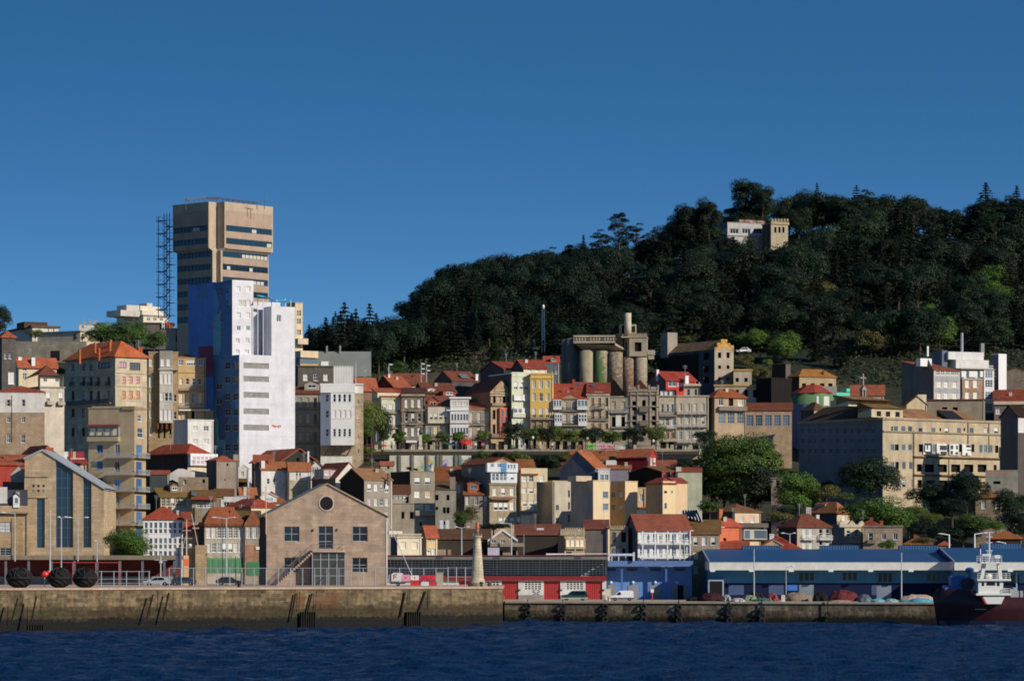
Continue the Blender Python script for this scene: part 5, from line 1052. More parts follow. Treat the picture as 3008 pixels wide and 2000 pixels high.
b=hb('house','windowless grey rendered wall house with old red roof next to the bay house',656,(812,1068),(945,1340),wl('645c58',.66,1.3),('shed',855,tl('8c3c2c',moss=.5),.3),dep=8); b.done().fbox('rain_pipe',1056,1068,925,1230,.2,pn('a8a8b0'))
b=hb('stone_house','narrow castellated stone house with bay and dark loggia',655,(1085,1290),(945,1340),gr('988a70'),('flat',None,gr('8a7e68'),.1,.2),dep=8); b.w([1132],[1030],46,100,'l','n',(2,2)).w([1240],[1035],50,110,'k').w([1125,1182],[1195],36,66,'c').w([1240],[1190],36,66,'k').done().fbox('parapet',1083,1282,930,950,.2,gr('988a70'),.3)
for i in range(8): b.fbox('merlon',1085+i*26,1102+i*26,908,932,.2,gr('988a70'),.3)
b=hb('apartment_building','white house with bands of balconies and wide reddish hipped roof',652,(1270,1395,1968),(952,1350),wl('c0beba',dirt=.5),('gable_u',792,tl('98402e',moss=.2),.4),th=14,side_mat=wl('6a645e'))
b.w([1440,1490,1580,1640,1720,1790,1850,1905],[1045,1190],50,100,'sslsglsl','w',(2,2)).done()
for y in (1110,1262): b.bal(1400,1960,y,46,1.2,'white',wl('bcb8ac'))
for x in (1430,1568,1702,1838,1950): b.fbox('pillar',x-5,x+5,970,1285,1.2,WHITE,-1.05)
# ================================================================= right part, silos, harbour sheds
cr(1600,900)
def silos():
    Y=846; C0=PT(620,880,Y); R=thing('grain_silo','old concrete grain silos, ivy on one cylinder, gallery and head tower above','silo',C0,rad(-4))
    th=rad(-4); c,s=math.cos(th),math.sin(th)
    CN=wl('a89a80',.8,1.3)
    def ivy(h,h2,sc,lo,hi,grn=False):
        m,n,p=_new('silo_concrete'); v=_obj(n); sp=n.nodes.new('ShaderNodeSeparateXYZ'); n.links.new(v,sp.inputs[0])
        f=_map(n,_noise(n,v,.8,6),.3,.7,.7,1.15); f2=_map(n,_noise(n,v,5,4,.75),.3,.7,.55,1.25)
        base=_val(n,alb('a4967c',.9),f)
        mk=_map(n,_math(n,'ADD',_noise(n,v,sc,7,.7),_math(n,'MULTIPLY',sp.outputs[2],-.018)),lo,hi,0,1)
        col=_mix(n,mk,base,_val(n,alb(h),f2))
        if grn: col=_mix(n,_map(n,_math(n,'ADD',_noise(n,v,.7,5),_math(n,'ADD',_math(n,'MULTIPLY',sp.outputs[2],-.03),_math(n,'MULTIPLY',sp.outputs[0],-.16))),grn,grn+.05,0,1),col,_val(n,alb(h2),f2))
        n.links.new(col,p.inputs['Base Color']); p.inputs['Roughness'].default_value=.9; return m
    def lx(px): return (W3(tx(px),1000,Y)-C0).x
    def lz(py): return CZ-(ty(py)-HY)/F*Y-C0.z
    spec=[(462,165,478,wl('a89a7c',.85,1.2)),(622,150,486,ivy('6a4a3a','4a6632',1.6,.36,.52,.26)),(779,150,500,ivy('5c483e','',1.4,.28,.50)),(924,134,552,ivy('6c4c3a','',1.5,.28,.48)),(1056,132,560,ivy('7a6254','',1.5,.40,.56))]
    for i,(px,w,yt,mt) in enumerate(spec):
        r=w/3.734/F*Y/2*1.01; m=MB(); m.lathe([(r,-8),(r,lz(yt))],40); m.build('silo_cylinder',mt,R,True,(lx(px),r+(0 if i < 3 else 1.2)-(i*.35),0))
    for i,(px,w) in enumerate(((300,170),(235,150))):
        r=w/3.734/F*Y/2; m=MB(); m.lathe([(r,-8),(r,lz(330+i*5))],36); m.build('silo_cylinder',wl('767064',.9,1.2),R,True,(lx(px),r+4.5+i*3,0))  # left cylinders: shade of the block put into a darker concrete colour
    m=MB(); x0,x1=lx(318),lx(775); zt,zb=lz(318),lz(408); H=[]
    for px in (400,557,712): a=lx(px); H.append((a-1.75,a+1.75,lz(380),lz(342)))
    panel(m,H,x0,x1,lz(405),zt,lambda a,o,z: (a,-1.2+o,z),.3)
    m.poly([(x0,-1.2,zt),(x1,-1.2,zt),(x1,8,zt),(x0,8,zt)]); m.poly([(x0,-1.2,zt),(x0,8,zt),(x0,8,lz(500)),(x0,-1.2,lz(405))])
    m.poly([(x1,-1.2,zt),(x1,8,zt),(x1,8,lz(500)),(x1,-1.2,lz(415))])
    n=8
    m.poly([(x0,-1.2,lz(405)),(x1,-1.2,lz(430)),(x1+3.5,2.2,lz(500)),(lx(480),2.6,lz(480)),(x0+2.2,1.4,lz(470))])
    m.poly([(x1,-1.2,lz(430)),(x1,-1.2,lz(405)),(x1+3.5,2.2,lz(490)),(x1+3.5,2.2,lz(505))])
    g=m.build('gallery',CN,R)
    for h in H: put_window(R,((h[0]+h[1])/2,-1.0,(h[2]+h[3])/2),0,3.5,1.6,'k'); m=MB(); [m.box(h[0]+(h[1]-h[0])*k/5-.06,h[0]+(h[1]-h[0])*k/5+.06,-1.1,-1.02,h[2],h[3]) for k in range(1,5)]; m.box(h[0],h[1],-1.12,-1.05,(h[2]+h[3])/2-.05,(h[2]+h[3])/2+.05); m.build('window_bars',CREAMF,R)
    m=MB(); x0,xc,x1=lx(852),lx(930),lx(1122); H=[(lx(1025)-.85,lx(1025)+.85,lz(495),lz(395))]
    panel(m,H,xc,x1,lz(548),lz(345),lambda a,o,z: (a,-.2+o,z),.5); Hl=[(1.6,2.8,lz(490),lz(385))]
    fl=lambda a,o,z: (xc-(xc-x0)*a/4.4+o*.7,-.2+a+o*.5,z)
    panel(m,Hl,0,4.4,lz(560),lz(345),fl,.5); m.poly([(xc,-.2,lz(345)),(x1,-.2,lz(345)),(x1,6,lz(345)),(x0,6,lz(345)),(x0,4.2,lz(345))])
    m.poly([(x1,-.2,lz(548)),(x1,6,lz(548)),(x1,6,lz(345)),(x1,-.2,lz(345))]); m.poly([(xc,-.2,lz(548)),(x1,-.2,lz(548)),(x1,6,lz(548)),(x0,6,lz(560))])
    m.build('head_tower',CN,R); MB().box(H[0][0],H[0][1],.35,.4,H[0][2],H[0][3]).build('window',HOLE,R)
    m=MB(); m.poly([fl(1.6,.45,lz(490)),fl(2.8,.45,lz(490)),fl(2.8,.45,lz(385)),fl(1.6,.45,lz(385))]); m.build('window',HOLE,R)
    m=MB(); m.box(x0-.3,x1+.1,-.4,6,lz(345),lz(330)); m.box(xc-.2,x1,-.3,-.1,lz(330),lz(300)); m.box(x0,x0+.2,1,6,lz(330),lz(300)); m.box(x0,xc,3.8,4,lz(330),lz(300))
    for k in range(9): u=xc+(x1-xc)*k/8.3; m.box(u,u+.12,-.36,-.06,lz(345),lz(300)+.05)
    m.build('parapet',CN,R)
    m=MB(); m.box(lx(812),lx(998),2.4,5.4,lz(330),lz(190)); m.build('roof_room',CN,R)
    [MB().box(lx(a),lx(c_),2.34,2.4,lz(d),lz(e)).build('window',HOLE,R) for a,c_,d,e in ((842,880,295,205),(952,988,275,210))]
    m=MB(); r=lx(912)-lx(875); m.lathe([(r,lz(340)),(r,lz(70))],20,(lx(910),1.6)); m.build('chimney',wl('b4a68c'),R,True)
    m=MB(); m.box(lx(1130),lx(1205),1,4,lz(530),lz(478)); m.box(lx(1135),lx(1195),1.2,3.6,lz(578),lz(530)); m.build('side_cabin',wl('98907c',.66,1.2),R)
    m=MB(); m.lathe([(.5,lz(320)),(.5,lz(270)),(.9,lz(255)),(.9,lz(243)),(.2,lz(240))],10,(lx(700),5)); m.build('vent',DARKF,R,True)
    m=MB(); m.box(lx(780),lx(850),3,7,lz(560),lz(290)); m.build('lift_shaft',wl('807664',.66,1.2),R)
silos()
cr(2000,920)
b=hb('abandoned_building','tall derelict mill with stepped lichen gable, dark ivy flank and broken tile roof',862,(-250,370,578),(400,800),wl('968a78',.66,1.3),('gable_v',300,tl('96704e',moss=.3),.1),th=34,side_mat=wl('4a4e52',.66,1.3),ext=14)
b.w([425,518],[460],34,60,'k',rec=.5).w([425,518],[590],32,40,'k',rec=.5).w([425,518],[720],32,40,'k',rec=.5).w([280],[470,610,730],60,70,'k',f='l',rec=.4).done()
b.fbox('gable_step',372,440,372,402,.06,wl('a88040'),.7).fbox('gable_step',505,578,350,402,.06,wl('a88a50'),.7).fbox('gable_step',400,540,322,372,.05,wl('b08430'),.6).fbox('gable_step',440,507,285,322,.06,wl('b48a34'),.6)
p=b.loc(-195,330,15); q=b.loc(-120,460,15); MB().box(-.5,2.6,b.D*.8,b.D*.8+3,b.H-1,b.H+5.4).build('chimney',wl('8a8074',.66,1.2),b.root)
m=MB(); m.box(-.10,-.005,b.D*.28,b.D,-12,b.H-.6); m.build('ivy',foliage('0c1410',.5),b.root)
hb('abandoned_building','flat roofed derelict wing with two small windows stepping down from the mill',858,(578,777),(632,960),wl('a49886',.66,1.2),('flat',None,wl('a8843c'),.25,.4),dep=9).w([618,715],[730],34,42,'k',rec=.4).done()
hb('abandoned_building','long derelict lower wing with a row of tall empty windows',852,(372,992),(800,1010),wl('a69a86',.66,1.2),('flat',None,wl('b09048'),.25,.4),dep=7).w([430,523],[850],34,40,'k').w([620,715,810,905],[880],34,84,'k',rec=.4).done()
b=hb('house','grey house with red brown hipped roof and shuttered balcony bay over factory windows',800,(272,370,714),(920,1330),wl('a08a6e'),('hip',838,tl('a4542c',moss=.4),.4),th=22,side_mat=wl('4c4844')); b.w([440,550,655],[975],50,78,'gkc','w',(2,1)).w([450,550,655],[1150],76,118,'l','y',(3,3)).done().bal(405,708,1062,36,1.0,'wall',wl('7a6e5e'))
hb('abandoned_factory','long low factory front with tall broken windows and red tiled roof',803,(716,1218),(1065,1310),gr('a88e70',bw=.6,bh=.3),('shed',992,tl('8a4a30',moss=.5),.3),dep=8).w([755,856,957,1056,1152],[1175],76,118,'lglll','y',(3,4)).done()
b=hb('abandoned_building','dark derelict factory with orange lichen roof and tall brick shaft',862,(1180,1300,1702),(690,900),wl('9a8868',.66,1.3),('hip',622,tl('a86a28',moss=.4),.3),th=28,side_mat=wl('2e2a28')); b.w([1350,1445,1550,1640],[790],46,44,'k',rec=.4).done().chim(1572,680,632,30,tl('a0682c'),4)
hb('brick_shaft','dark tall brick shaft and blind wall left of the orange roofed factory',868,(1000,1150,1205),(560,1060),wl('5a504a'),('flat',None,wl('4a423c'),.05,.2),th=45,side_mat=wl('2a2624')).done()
hb('blind_wall_building','black windowless wall between derelict wing and green house',846,(992,1215),(715,1090),wl('1e1a18'),('flat',None,wl('2a2420'),.1,.2),th=34,dep=6).done()
def green():
    Y=820; C=PT(1470,1200,Y); R=thing('round_house','green round fronted house with red conical roof and white shutter','house',C)
    r=(1690-1235)/3.734/F*Y/2; H=CZ-(ty(868)-HY)/F*Y-C.z; pk=CZ-(ty(792)-HY)/F*(Y+r)-C.z
    MB().lathe([(r,-14),(r,H)],28,(0,r)).build('wall',wl('5a7850'),R,True)
    MB().lathe([(r+.5,H-.1),(r*.45,pk),(.05,pk+.3)],8,(0,r)).build('roof',tl('a83420',moss=.1),R)
    m=MB(); a=rad(-70); m.box(-1.6,1.6,-.12,.2,-1.1,1.1); m.build('window',SHUT,R,loc=(1.9,.55,H-(960-868)/3.734/F*Y),rz=rad(18))
    m=MB(); m.lathe([(r+.06,-14),(r+.06,H*.62)],14,(0,r),rad(170),rad(262)); m.build('blue_cladding',sheet('5a7a94',.66,1.2),R)
    m=MB(); m.box(1.5,5.5,3,8,H-.5,H+1.6); m.build('roof_terrace',wl('8a8a84'),R)
green()
b=hb('roof_room','bright turquoise painted roof room with white shutter',824,(1690,1712,1856),(868,1010),pn('10b498'),('flat',None,wl('5a3a3a'),.05,.2),th=25); b.w([1780],[965],90,44,'s').done().fbox('stair_head',1818,1856,825,870,0,pn('10b498'),3)
cr(2508,920)
b=hb('apartment_building','grey gabled block with white chimney wall, shuttered windows and glazed top storey',816,(525,878,1165),(625,960),wl('a8a294'),('shed',535,tl('98402a',moss=.3),.2),th=36,side_mat=wl('605e60')); b.w([937,1013,1108],[780,905],44,66,'s').w([925,975,1030,1085,1130],[653],36,52,'l').done().fbox('chimney_wall',795,918,488,575,-2,WHITE,3.5).fbox('grey_cladding',895,1160,690,742,.05,wl('8e8e94')).fbox('grey_cladding',895,1160,818,866,.05,wl('8e8e94'))
z0,z1=b.lz(ty(625)),b.loc(760,480,14).z; m=MB(); m.poly([(-.02,0,z0),(-.02,b.D,z0),(-.02,b.D*.75,z0+1),(-.02,b.D*.25,z1)]); m.build('gable',wl('605e60'),b.root)
b=hb('apartment_building','white modern block with stepped terraces over a brick front and glazed corner',832,(1080,1190,1425),(722,1010),gr('a07c62',bw=.5,bh=.25),('flat',None,wl('b0aca4'),.1,.2),th=20,side_mat=wl('6a6c78')); b.w([1246,1334],[775,905],48,84,'s','w',(1,1)).done()
b.fbox('terrace_storey',1175,1520,625,716,-.6,wl('c4c0b8'),7).fbox('terrace_storey',1150,1512,505,600,-1.4,wl('ccc8c2'),7).fbox('roof_storey',1080,1468,415,500,-2.0,wl('ccccca'),8).fbox('dark_screen',1030,1090,400,600,-3,wl('5c6474'),8)
b.bay(1422,1532,625,1090,.3,wl('c4c4c0',dirt=.3),[([1475],[670,770,900,1030],84,84,'lbll','w',(3,3))],'glazed_corner').bal(1165,1515,606,34,.6,'white').fbox('terrace_slab',1160,1525,600,612,.6,wl('a8a49c'))
for x,w_ in ((1205,50),(1310,90),(1400,30)): b.fbox('parasol_screen',x-w_/2,x+w_/2,635,700,.1,WHITE,.4)
b.mast(1185,400,215,6,0,.35).chim(1408,400,330,40,pn('6a6a68'),7,cap=False).chim(810,400,362,20,WHITE,2,cap=False)
hb('stair_tower','plain white stair tower with dark flank standing right of the stepped block',836,(1508,1588,1676),(450,900),wl('cccccb',dirt=.25),('flat',None,WHITE,.0,.15),th=38,side_mat=wl('50506a')).w([1545],[655,770],40,80,'g','w',f='l').done()
hb('stone_house','granite gable wall at the right edge behind red roof',842,(1680,1880),(640,900),GRND,('gable_v',605,tl('7a5a48'),.1),dep=8).done()
b=hb('house','house with dark red roof, cream cornice and two white arched windows',826,(1540,1890),(1000,1200),gr('7c6c60'),('shed',852,tl('98341f',moss=.1),.3),dep=9); b.w([1585,1700],[1075],54,66,'s').done().fbox('cornice',1535,1890,968,1002,.4,wl('c8b89c')).sky(1575,930,26,22,3)
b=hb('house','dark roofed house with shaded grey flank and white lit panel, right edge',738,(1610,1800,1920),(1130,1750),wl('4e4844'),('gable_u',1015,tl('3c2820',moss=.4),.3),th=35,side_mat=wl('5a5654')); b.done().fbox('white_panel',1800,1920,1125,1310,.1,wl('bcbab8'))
hb('house','low brown roofed house beside the derelict hospital, right edge',746,(1600,1900),(1580,1800),wl('3a342e'),('shed',1480,tl('5a4434'),.2),dep=8).done()
b=hb('house','cream gabled loft with chimney block behind the rusty corrugated roofs',790,(525,580,800),(1000,1120),wl('a89878'),('gable_v',915,tl('7a5034',moss=.5),.2),th=20); b.done().fbox('chimney_block',722,818,888,1010,-1,wl('b4a684'),2)
hb('house','old grey stone house with dark openings under the glazed top storey block',806,(800,1440),(955,1130),wl('8a7c68',.66,1.2),('flat',None,tl('7a4030'),.3,.25),dep=6).w([998,1112],[1050],56,44,'k').done()
hb('house','red roofed house with stone bell gable cross in front',800,(-30,330),(900,1000),wl('b09a78'),('gable_u',795,tl('b04a30',moss=.2),.3),dep=10).done().sky(260,820,30,26,4).sky(320,870,30,26,2)
cr(2000,920)
b=hb('house','dark mansard house with cream side front below the green round house',790,(1315,1462,1600),(1062,1400),wl('a4987c'),('hip',985,tl('6a4a30',moss=.5),.2),th=32,side_mat=wl('353c44')); b.done()
# ---- the derelict hospital
cr(2508,920)
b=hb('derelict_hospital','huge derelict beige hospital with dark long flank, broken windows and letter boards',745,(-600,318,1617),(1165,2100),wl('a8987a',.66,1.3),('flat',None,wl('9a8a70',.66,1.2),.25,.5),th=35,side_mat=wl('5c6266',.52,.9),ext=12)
b.w([420],[1270],18,60,'k').w([462,542,618],[1270],46,66,'l','y',(1,1)).w([425,472,545,618],[1470],42,66,'lkll','y',(1,1)).w([732,872,1018,1153,1292,1448,1562],[1285],46,62,'glhllch','y',(1,1)).w([948,1212],[1275],18,34,'k')
b.w([735,870,1015,1158,1300],[1478],46,86,'kllkk','y',(1,1)).w([1394,1446,1502],[1485],38,86,'l','y',(1,1)).w([1568],[1490],36,80,'k')
for px,py in [(x,y) for y in (1290,1400,1510) for x in (-560,-480,-420,-330,-250,-175,-95,-15,60,140,215)]: b.w([px],[py],34,56,'g','y',f='l',rec=.3)
cr(2508,1300)
b.w([425,475,550,625],[250],38,80,'lkll','y',(1,1)).w([475,550,625],[445],38,84,'lho','y',(1,2))
b.w([720],[275],56,82,'k',rec=.6).w([830,972,1118,1262,1408],[280],100,86,'k',rec=.6).w([1550,1640],[275],32,66,'k').w([724],[450],44,84,'k',rec=.6).w([842,985,1125],[455],96,84,'k',rec=.6).done()
for y in (152,352): b.fbox('ledge',650,1690,y-7,y+7,.5,wl('6a4a34'))
b.fbox('drain_pipe',648,660,-130,560,.14,wl('5a4a3c')).fbox('drain_pipe',1036,1046,160,540,.12,wl('6a5a4a')).fbox('ledge',316,1620,-135,-118,.3,wl('8a7a60'))
cr(2508,920); b.fbox('drain_pipe',1246,1256,1205,1530,.12,wl('5a4a3c')).fbox('drain_pipe',1476,1484,1205,1530,.12,wl('6a5a4a'))
GRF=pn('b06a54')
for x in (700,725,850,880,905,930,955,985,1015,1045,1080): b.fbox('graffiti',x-7,x+8,1385,1398+(x % 3)*3,.02,GRF)
WB,DB=pn('c4c4c0',var=.15),pn('2a2c30')
def board(x0,x1,parts):
    a0,a1=b.la(tx(x0)),b.la(tx(x1)); z1,z0=b.lz(ty(1412)),b.lz(ty(1535)); o=MB().box(a0,a1,-.32,-.22,z0,z1).build('letter_board',WB,b.root); m=MB(); w,h=a1-a0,z1-z0
    for (u0,u1,v0,v1) in parts: m.box(a0+w*u0,a0+w*u1,-.36,-.32,z0+h*v0,z0+h*v1)
    m.build('letter_strokes',DB,o)
board(752,856,[(.08,.92,.82,1.0),(.04,.2,.2,.8),(.36,.5,.45,.85),(.75,.95,.2,.85),(.15,.9,.12,.26)])
board(900,1010,[(.30,.98,.42,.84),(.36,.98,.0,.30)])
board(1040,1142,[(.10,.38,.52,.88),(.70,.88,.52,.88),(.10,.34,.06,.38),(.62,.90,.06,.28)])
board(1180,1278,[(.42,.95,.74,.95),(.50,.98,.44,.52),(.38,.58,.0,.22)])
RC=tl('9a6a44',w=.9,moss=.15)
def roofpiece(xa,xb,yb,yt,back,dep,mat,nm='roof_pitch',skew=0.0):
    a,c_=b.la(tx(xa)),b.la(tx(xb)); z=b.lz(ty(yb),a); p,q=Vector((a,0,z)),Vector((c_,0,z)); h=(yb-yt)/3.734/F*b.Y; y0=back*.5; m=MB()
    m.mesh([(p.x,y0,p.z),(q.x,y0,p.z),(q.x-skew,y0+dep,p.z+h),(p.x,y0+dep,p.z+h),(p.x,y0+dep,p.z-1),(q.x,y0+dep,p.z-1)],[(0,1,2,3),(0,3,4),(1,5,2),(3,2,5,4),(0,4,5,1)]); m.build(nm,mat,b.root)
roofpiece(595,1065,1150,1022,4,6,RC,skew=1.0); roofpiece(1180,1395,1158,1035,3,6,RC,skew=1); roofpiece(1085,1260,1158,1050,2.5,4,pn('1e1c1a'))
b.fbox('attic_room',245,588,1035,1135,-1.5,wl('b0a284'),6); roofpiece(245,590,1035,965,2,5,tl('8a6a34',moss=.6),skew=1)
for x in (325,425,530): a=b.la(tx(x)); MB().box(a-.6,a+.6,1.44,1.5,b.lz(ty(1125)),b.lz(ty(1070))).build('attic_window',HOLE,b.root)
b.fbox('upper_attic',140,545,935,1005,-6,wl('b4a888'),12); roofpiece(140,560,935,880,8,6,tl('9a7048',moss=.6),skew=2)
W,D,H=b.W,b.D,b.H; m=MB(); m.mesh([(-.3,6,H+.3),(-.3,D,H+.3),(5,10,H+3.8),(5,D-3,H+3.8),(11,D,H+.3),(11,6,H+.3)],[(0,1,3,2),(2,3,4,5),(0,2,5),(1,4,3)]); m.build('mansard_roof',tl('5a4434',moss=.5),b.root)
cr(2508,920); p,q=b.loc(95,1000,12),b.loc(162,1000,12); zt=b.loc(128,790,12).z; zb=p.z; m=MB(); m.box(p.x,p.x+(q.x-p.x)*.3,p.y,p.y+.8,zb-3,zb+(zt-zb)*.75); m.box(p.x+(q.x-p.x)*.7,q.x,p.y,p.y+.8,zb-3,zb+(zt-zb)*.75); m.box(p.x-.2,q.x+.2,p.y-.1,p.y+.9,zb+(zt-zb)*.75,zb+(zt-zb)*.82)
m.prism([(p.x,zb+(zt-zb)*.82),(q.x,zb+(zt-zb)*.82),((p.x+q.x)/2,zt)],p.y,p.y+.8); c_=(p.x+q.x)/2; m.box(c_-.14,c_+.14,p.y+.3,p.y+.55,zt,zt+2.6); m.box(c_-.8,c_+.8,p.y+.3,p.y+.55,zt+1.5,zt+1.8); m.build('bell_gable',gr('8a8478'),b.root)
cr(2508,1300)
b=hb('concrete_annex','grey concrete annex box with slot window in front of the hospital',728,(1445,1800),(308,620),wl('8c8678',.66,1.4),('flat',None,wl('8c8678'),.05,.15),dep=8); b.w([1570],[437],78,30,'k').done()
for i in range(12): b.fbox('graffiti',1480+i*21,1494+i*21,312+(i % 3)*6,336,.02,GRF)
hb('stone_house','lone stone house with pyramid tile roof and two white windows among trees',712,(1335,1605),(598,900),gr('8a7a66'),('hip',518,tl('9a6238',moss=.4),.4),dep=9).w([1425,1575],[680],46,92,'c','w',(2,2)).done().chim(1330,590,530,40,gr('7a6e60'),3)
hb('house','orange roofed dark house at the right edge behind the blue warehouse',682,(1470,1850),(1050,1250),wl('3c342c'),('hip',975,tl('b0602c',moss=.2),.4),dep=12).done()
hb('house','half hidden house with small orange roof patches overgrown behind the blue warehouse',686,(560,860),(1110,1250),wl('6a5a44'),('hip',1030,tl('a8502f',moss=.5),.3),dep=7).done()
hb('house','tiny red hipped roof showing above the blue warehouse',684,(940,1050),(1120,1250),wl('8a7a5a'),('hip',1085,tl('b0442a',moss=.2),.3),dep=5).done()
# ---- houses between green trees and the blue warehouse
cr(1900,1300)
hb('apartment_building','pale green blind gable house with red roof and square chimney',728,(340,606),(325,860),wl('a8aa90'),('shed',278,tl('a83c28',moss=.1),.1),dep=9).done().fbox('chimney',320,378,264,420,-.4,wl('b0b09c'),2)
b=hb('stone_house','brown stone house with mossy roof, three shuttered windows and solar panels above',654,(476,802),(1000,1750),gr('9a866a'),('shed',858,tl('8a6434',moss=.7),.3),dep=9); b.w([535,630,728],[1078],52,92,'hsh','w',(1,2)).w([535],[1232,1390],48,80,'S').done()
m=MB(); p,q=b.loc(385,790,8),b.loc(610,860,8); m.mesh([(p.x,6,p.z-.3),(q.x,4,q.z-.2),(q.x-1,7,q.z+2.2),(p.x,9,p.z+.9),(p.x,9,p.z-1.5),(q.x,7,q.z-1.5)],[(0,1,2,3),(2,3,4,5)]); o=m.build('solar_panel',gl('10141c'),b.root); m=MB()
for i in range(7): t=i/6; A=Vector((p.x,6,p.z-.25)).lerp(Vector((q.x,4,q.z-.15)),t); B=Vector((p.x,9,p.z+.95)).lerp(Vector((q.x-1,7,q.z+2.25)),t); m.bar(A,B,.09,4)
m.build('panel_frame',WHITE,o)
b=hb('house','orange painted house with bright red hipped roof behind the blue warehouse',662,(720,790,1038),(920,1200),wl('bc6240',dirt=.5),('hip',838,tl('b8402a',moss=.05),.3),th=20); b.w([855],[1060],30,34,'k').done()
b=hb('house','pinkish cream house with brown hipped roof and balcony over a glazed gallery',690,(700,965,1250),(757,1150),wl('bca080',dirt=.5),('hip',682,tl('86583a',moss=.5),.3),th=38,side_mat=wl('544c48')); b.w([1045,1160],[840],42,72,'c','w',(2,1)).done().bal(985,1290,920,40,1.2,'wall',wl('5a5048')).fbox('gallery',1035,1290,950,1060,.8,wl('a8a498')).fbox('gallery_glass',1150,1285,960,1048,.86,LITE).fbox('gallery_glass',1045,1100,960,1048,.86,LITE).chim(800,800,728,52,tl('c05a30',moss=0),2)
b=hb('house','low house with small bright red roofs and pale gable behind the warehouse ridge',656,(800,1120),(1160,1300),wl('8a4430'),('shed',1085,tl('b04028',moss=.05),.2),dep=7); b.done()
b=hb('house','red roofed house with cream edged gable peeping over the warehouse ridge',659,(1190,1690),(1165,1300),wl('a08a6a'),('hip',1030,tl('a4341f',moss=.05),.3),dep=12); b.done().dorm(1300,1490,1120,1145,wl('a89a78'),wl('c0b088'),.5,4,1070).chim(1372,1060,1000,50,WHITE,4)
cr(2200,1250)
b=hb('house','grey house with two white balconies under a brown pyramid roof',668,(325,528,905),(1112,1500),wl('9a9284'),('hip',975,tl('7c4432',moss=.4),.3),th=30,side_mat=wl('3c3a3c')); b.w([610,680,790,865],[1180,1310],40,100,'ccgc','w',(1,2)).done().bal(575,705,1248,46,.8,'white').bal(755,895,1248,46,.8,'white').chim(640,975,895,70,gr('9a9488'),8,cap=False)
b=hb('house','stone house with wavy parapet, bluish flank wall and framed windows',672,(905,1050,1252),(1095,1500),wl('a89a80'),('flat',None,GRND,.2,.25),th=34,side_mat=wl('5c6876')); b.w([1093,1185],[1180],44,72,'gl','w',(1,2)).w([1093,1190],[1315],44,50,'g').done().band([1228,1290],GRND,9,.2); m=MB(); n=12; a0,a1=-1.5,b.W; pts=[(a0,b.H-.3)]+[(a0+(a1-a0)*i/n,b.H+.55+.45*math.sin(i*1.3)) for i in range(n+1)]+[(a1,b.H-.3)]
m.prism(pts,-.3,.1); m.build('parapet',gr('a89c86'),b.root)
b=hb('stone_house','granite house with arched centre window, flat parapet and red roof behind',666,(1252,1684),(1112,1500),gr('96836c'),('flat',None,GRND,.2,.3),dep=7); b.w([1335],[1220],50,92,'g','w',(1,2)).w([1480,1605],[1215],46,70,'g','w',(2,1)).done(); b.bal(1300,1390,1282,30,.6,'wall',GRND)
hb('house','low red hipped roof behind the granite house with arched window',676,(1180,1480),(1102,1200),wl('8a6a54'),('hip',1042,tl('96341f',moss=.1),.2),dep=8).done().chim(1455,1100,1042,34,tl('b44a2c',moss=0),2)
b=hb('villa','villa with orange tiled roof, dormer and white corner among the trees',704,(680,965,1105),(958,1150),wl('b8a488'),('hip',845,tl('b0562c',moss=.2),.4),th=40,side_mat=wl('3e444c')); b.w([1040],[1010],40,60,'s').done().dorm(780,900,860,905,wl('9a948c'),tl('a04c2c'),5,3,845)
hb('small_hut','small ruined concrete hut with dark doorway between the big trees',728,(245,360),(580,690),wl('84746a'),('flat',None,wl('8a7a70'),.2,.2),dep=4).w([318],[640],34,90,'k').done()
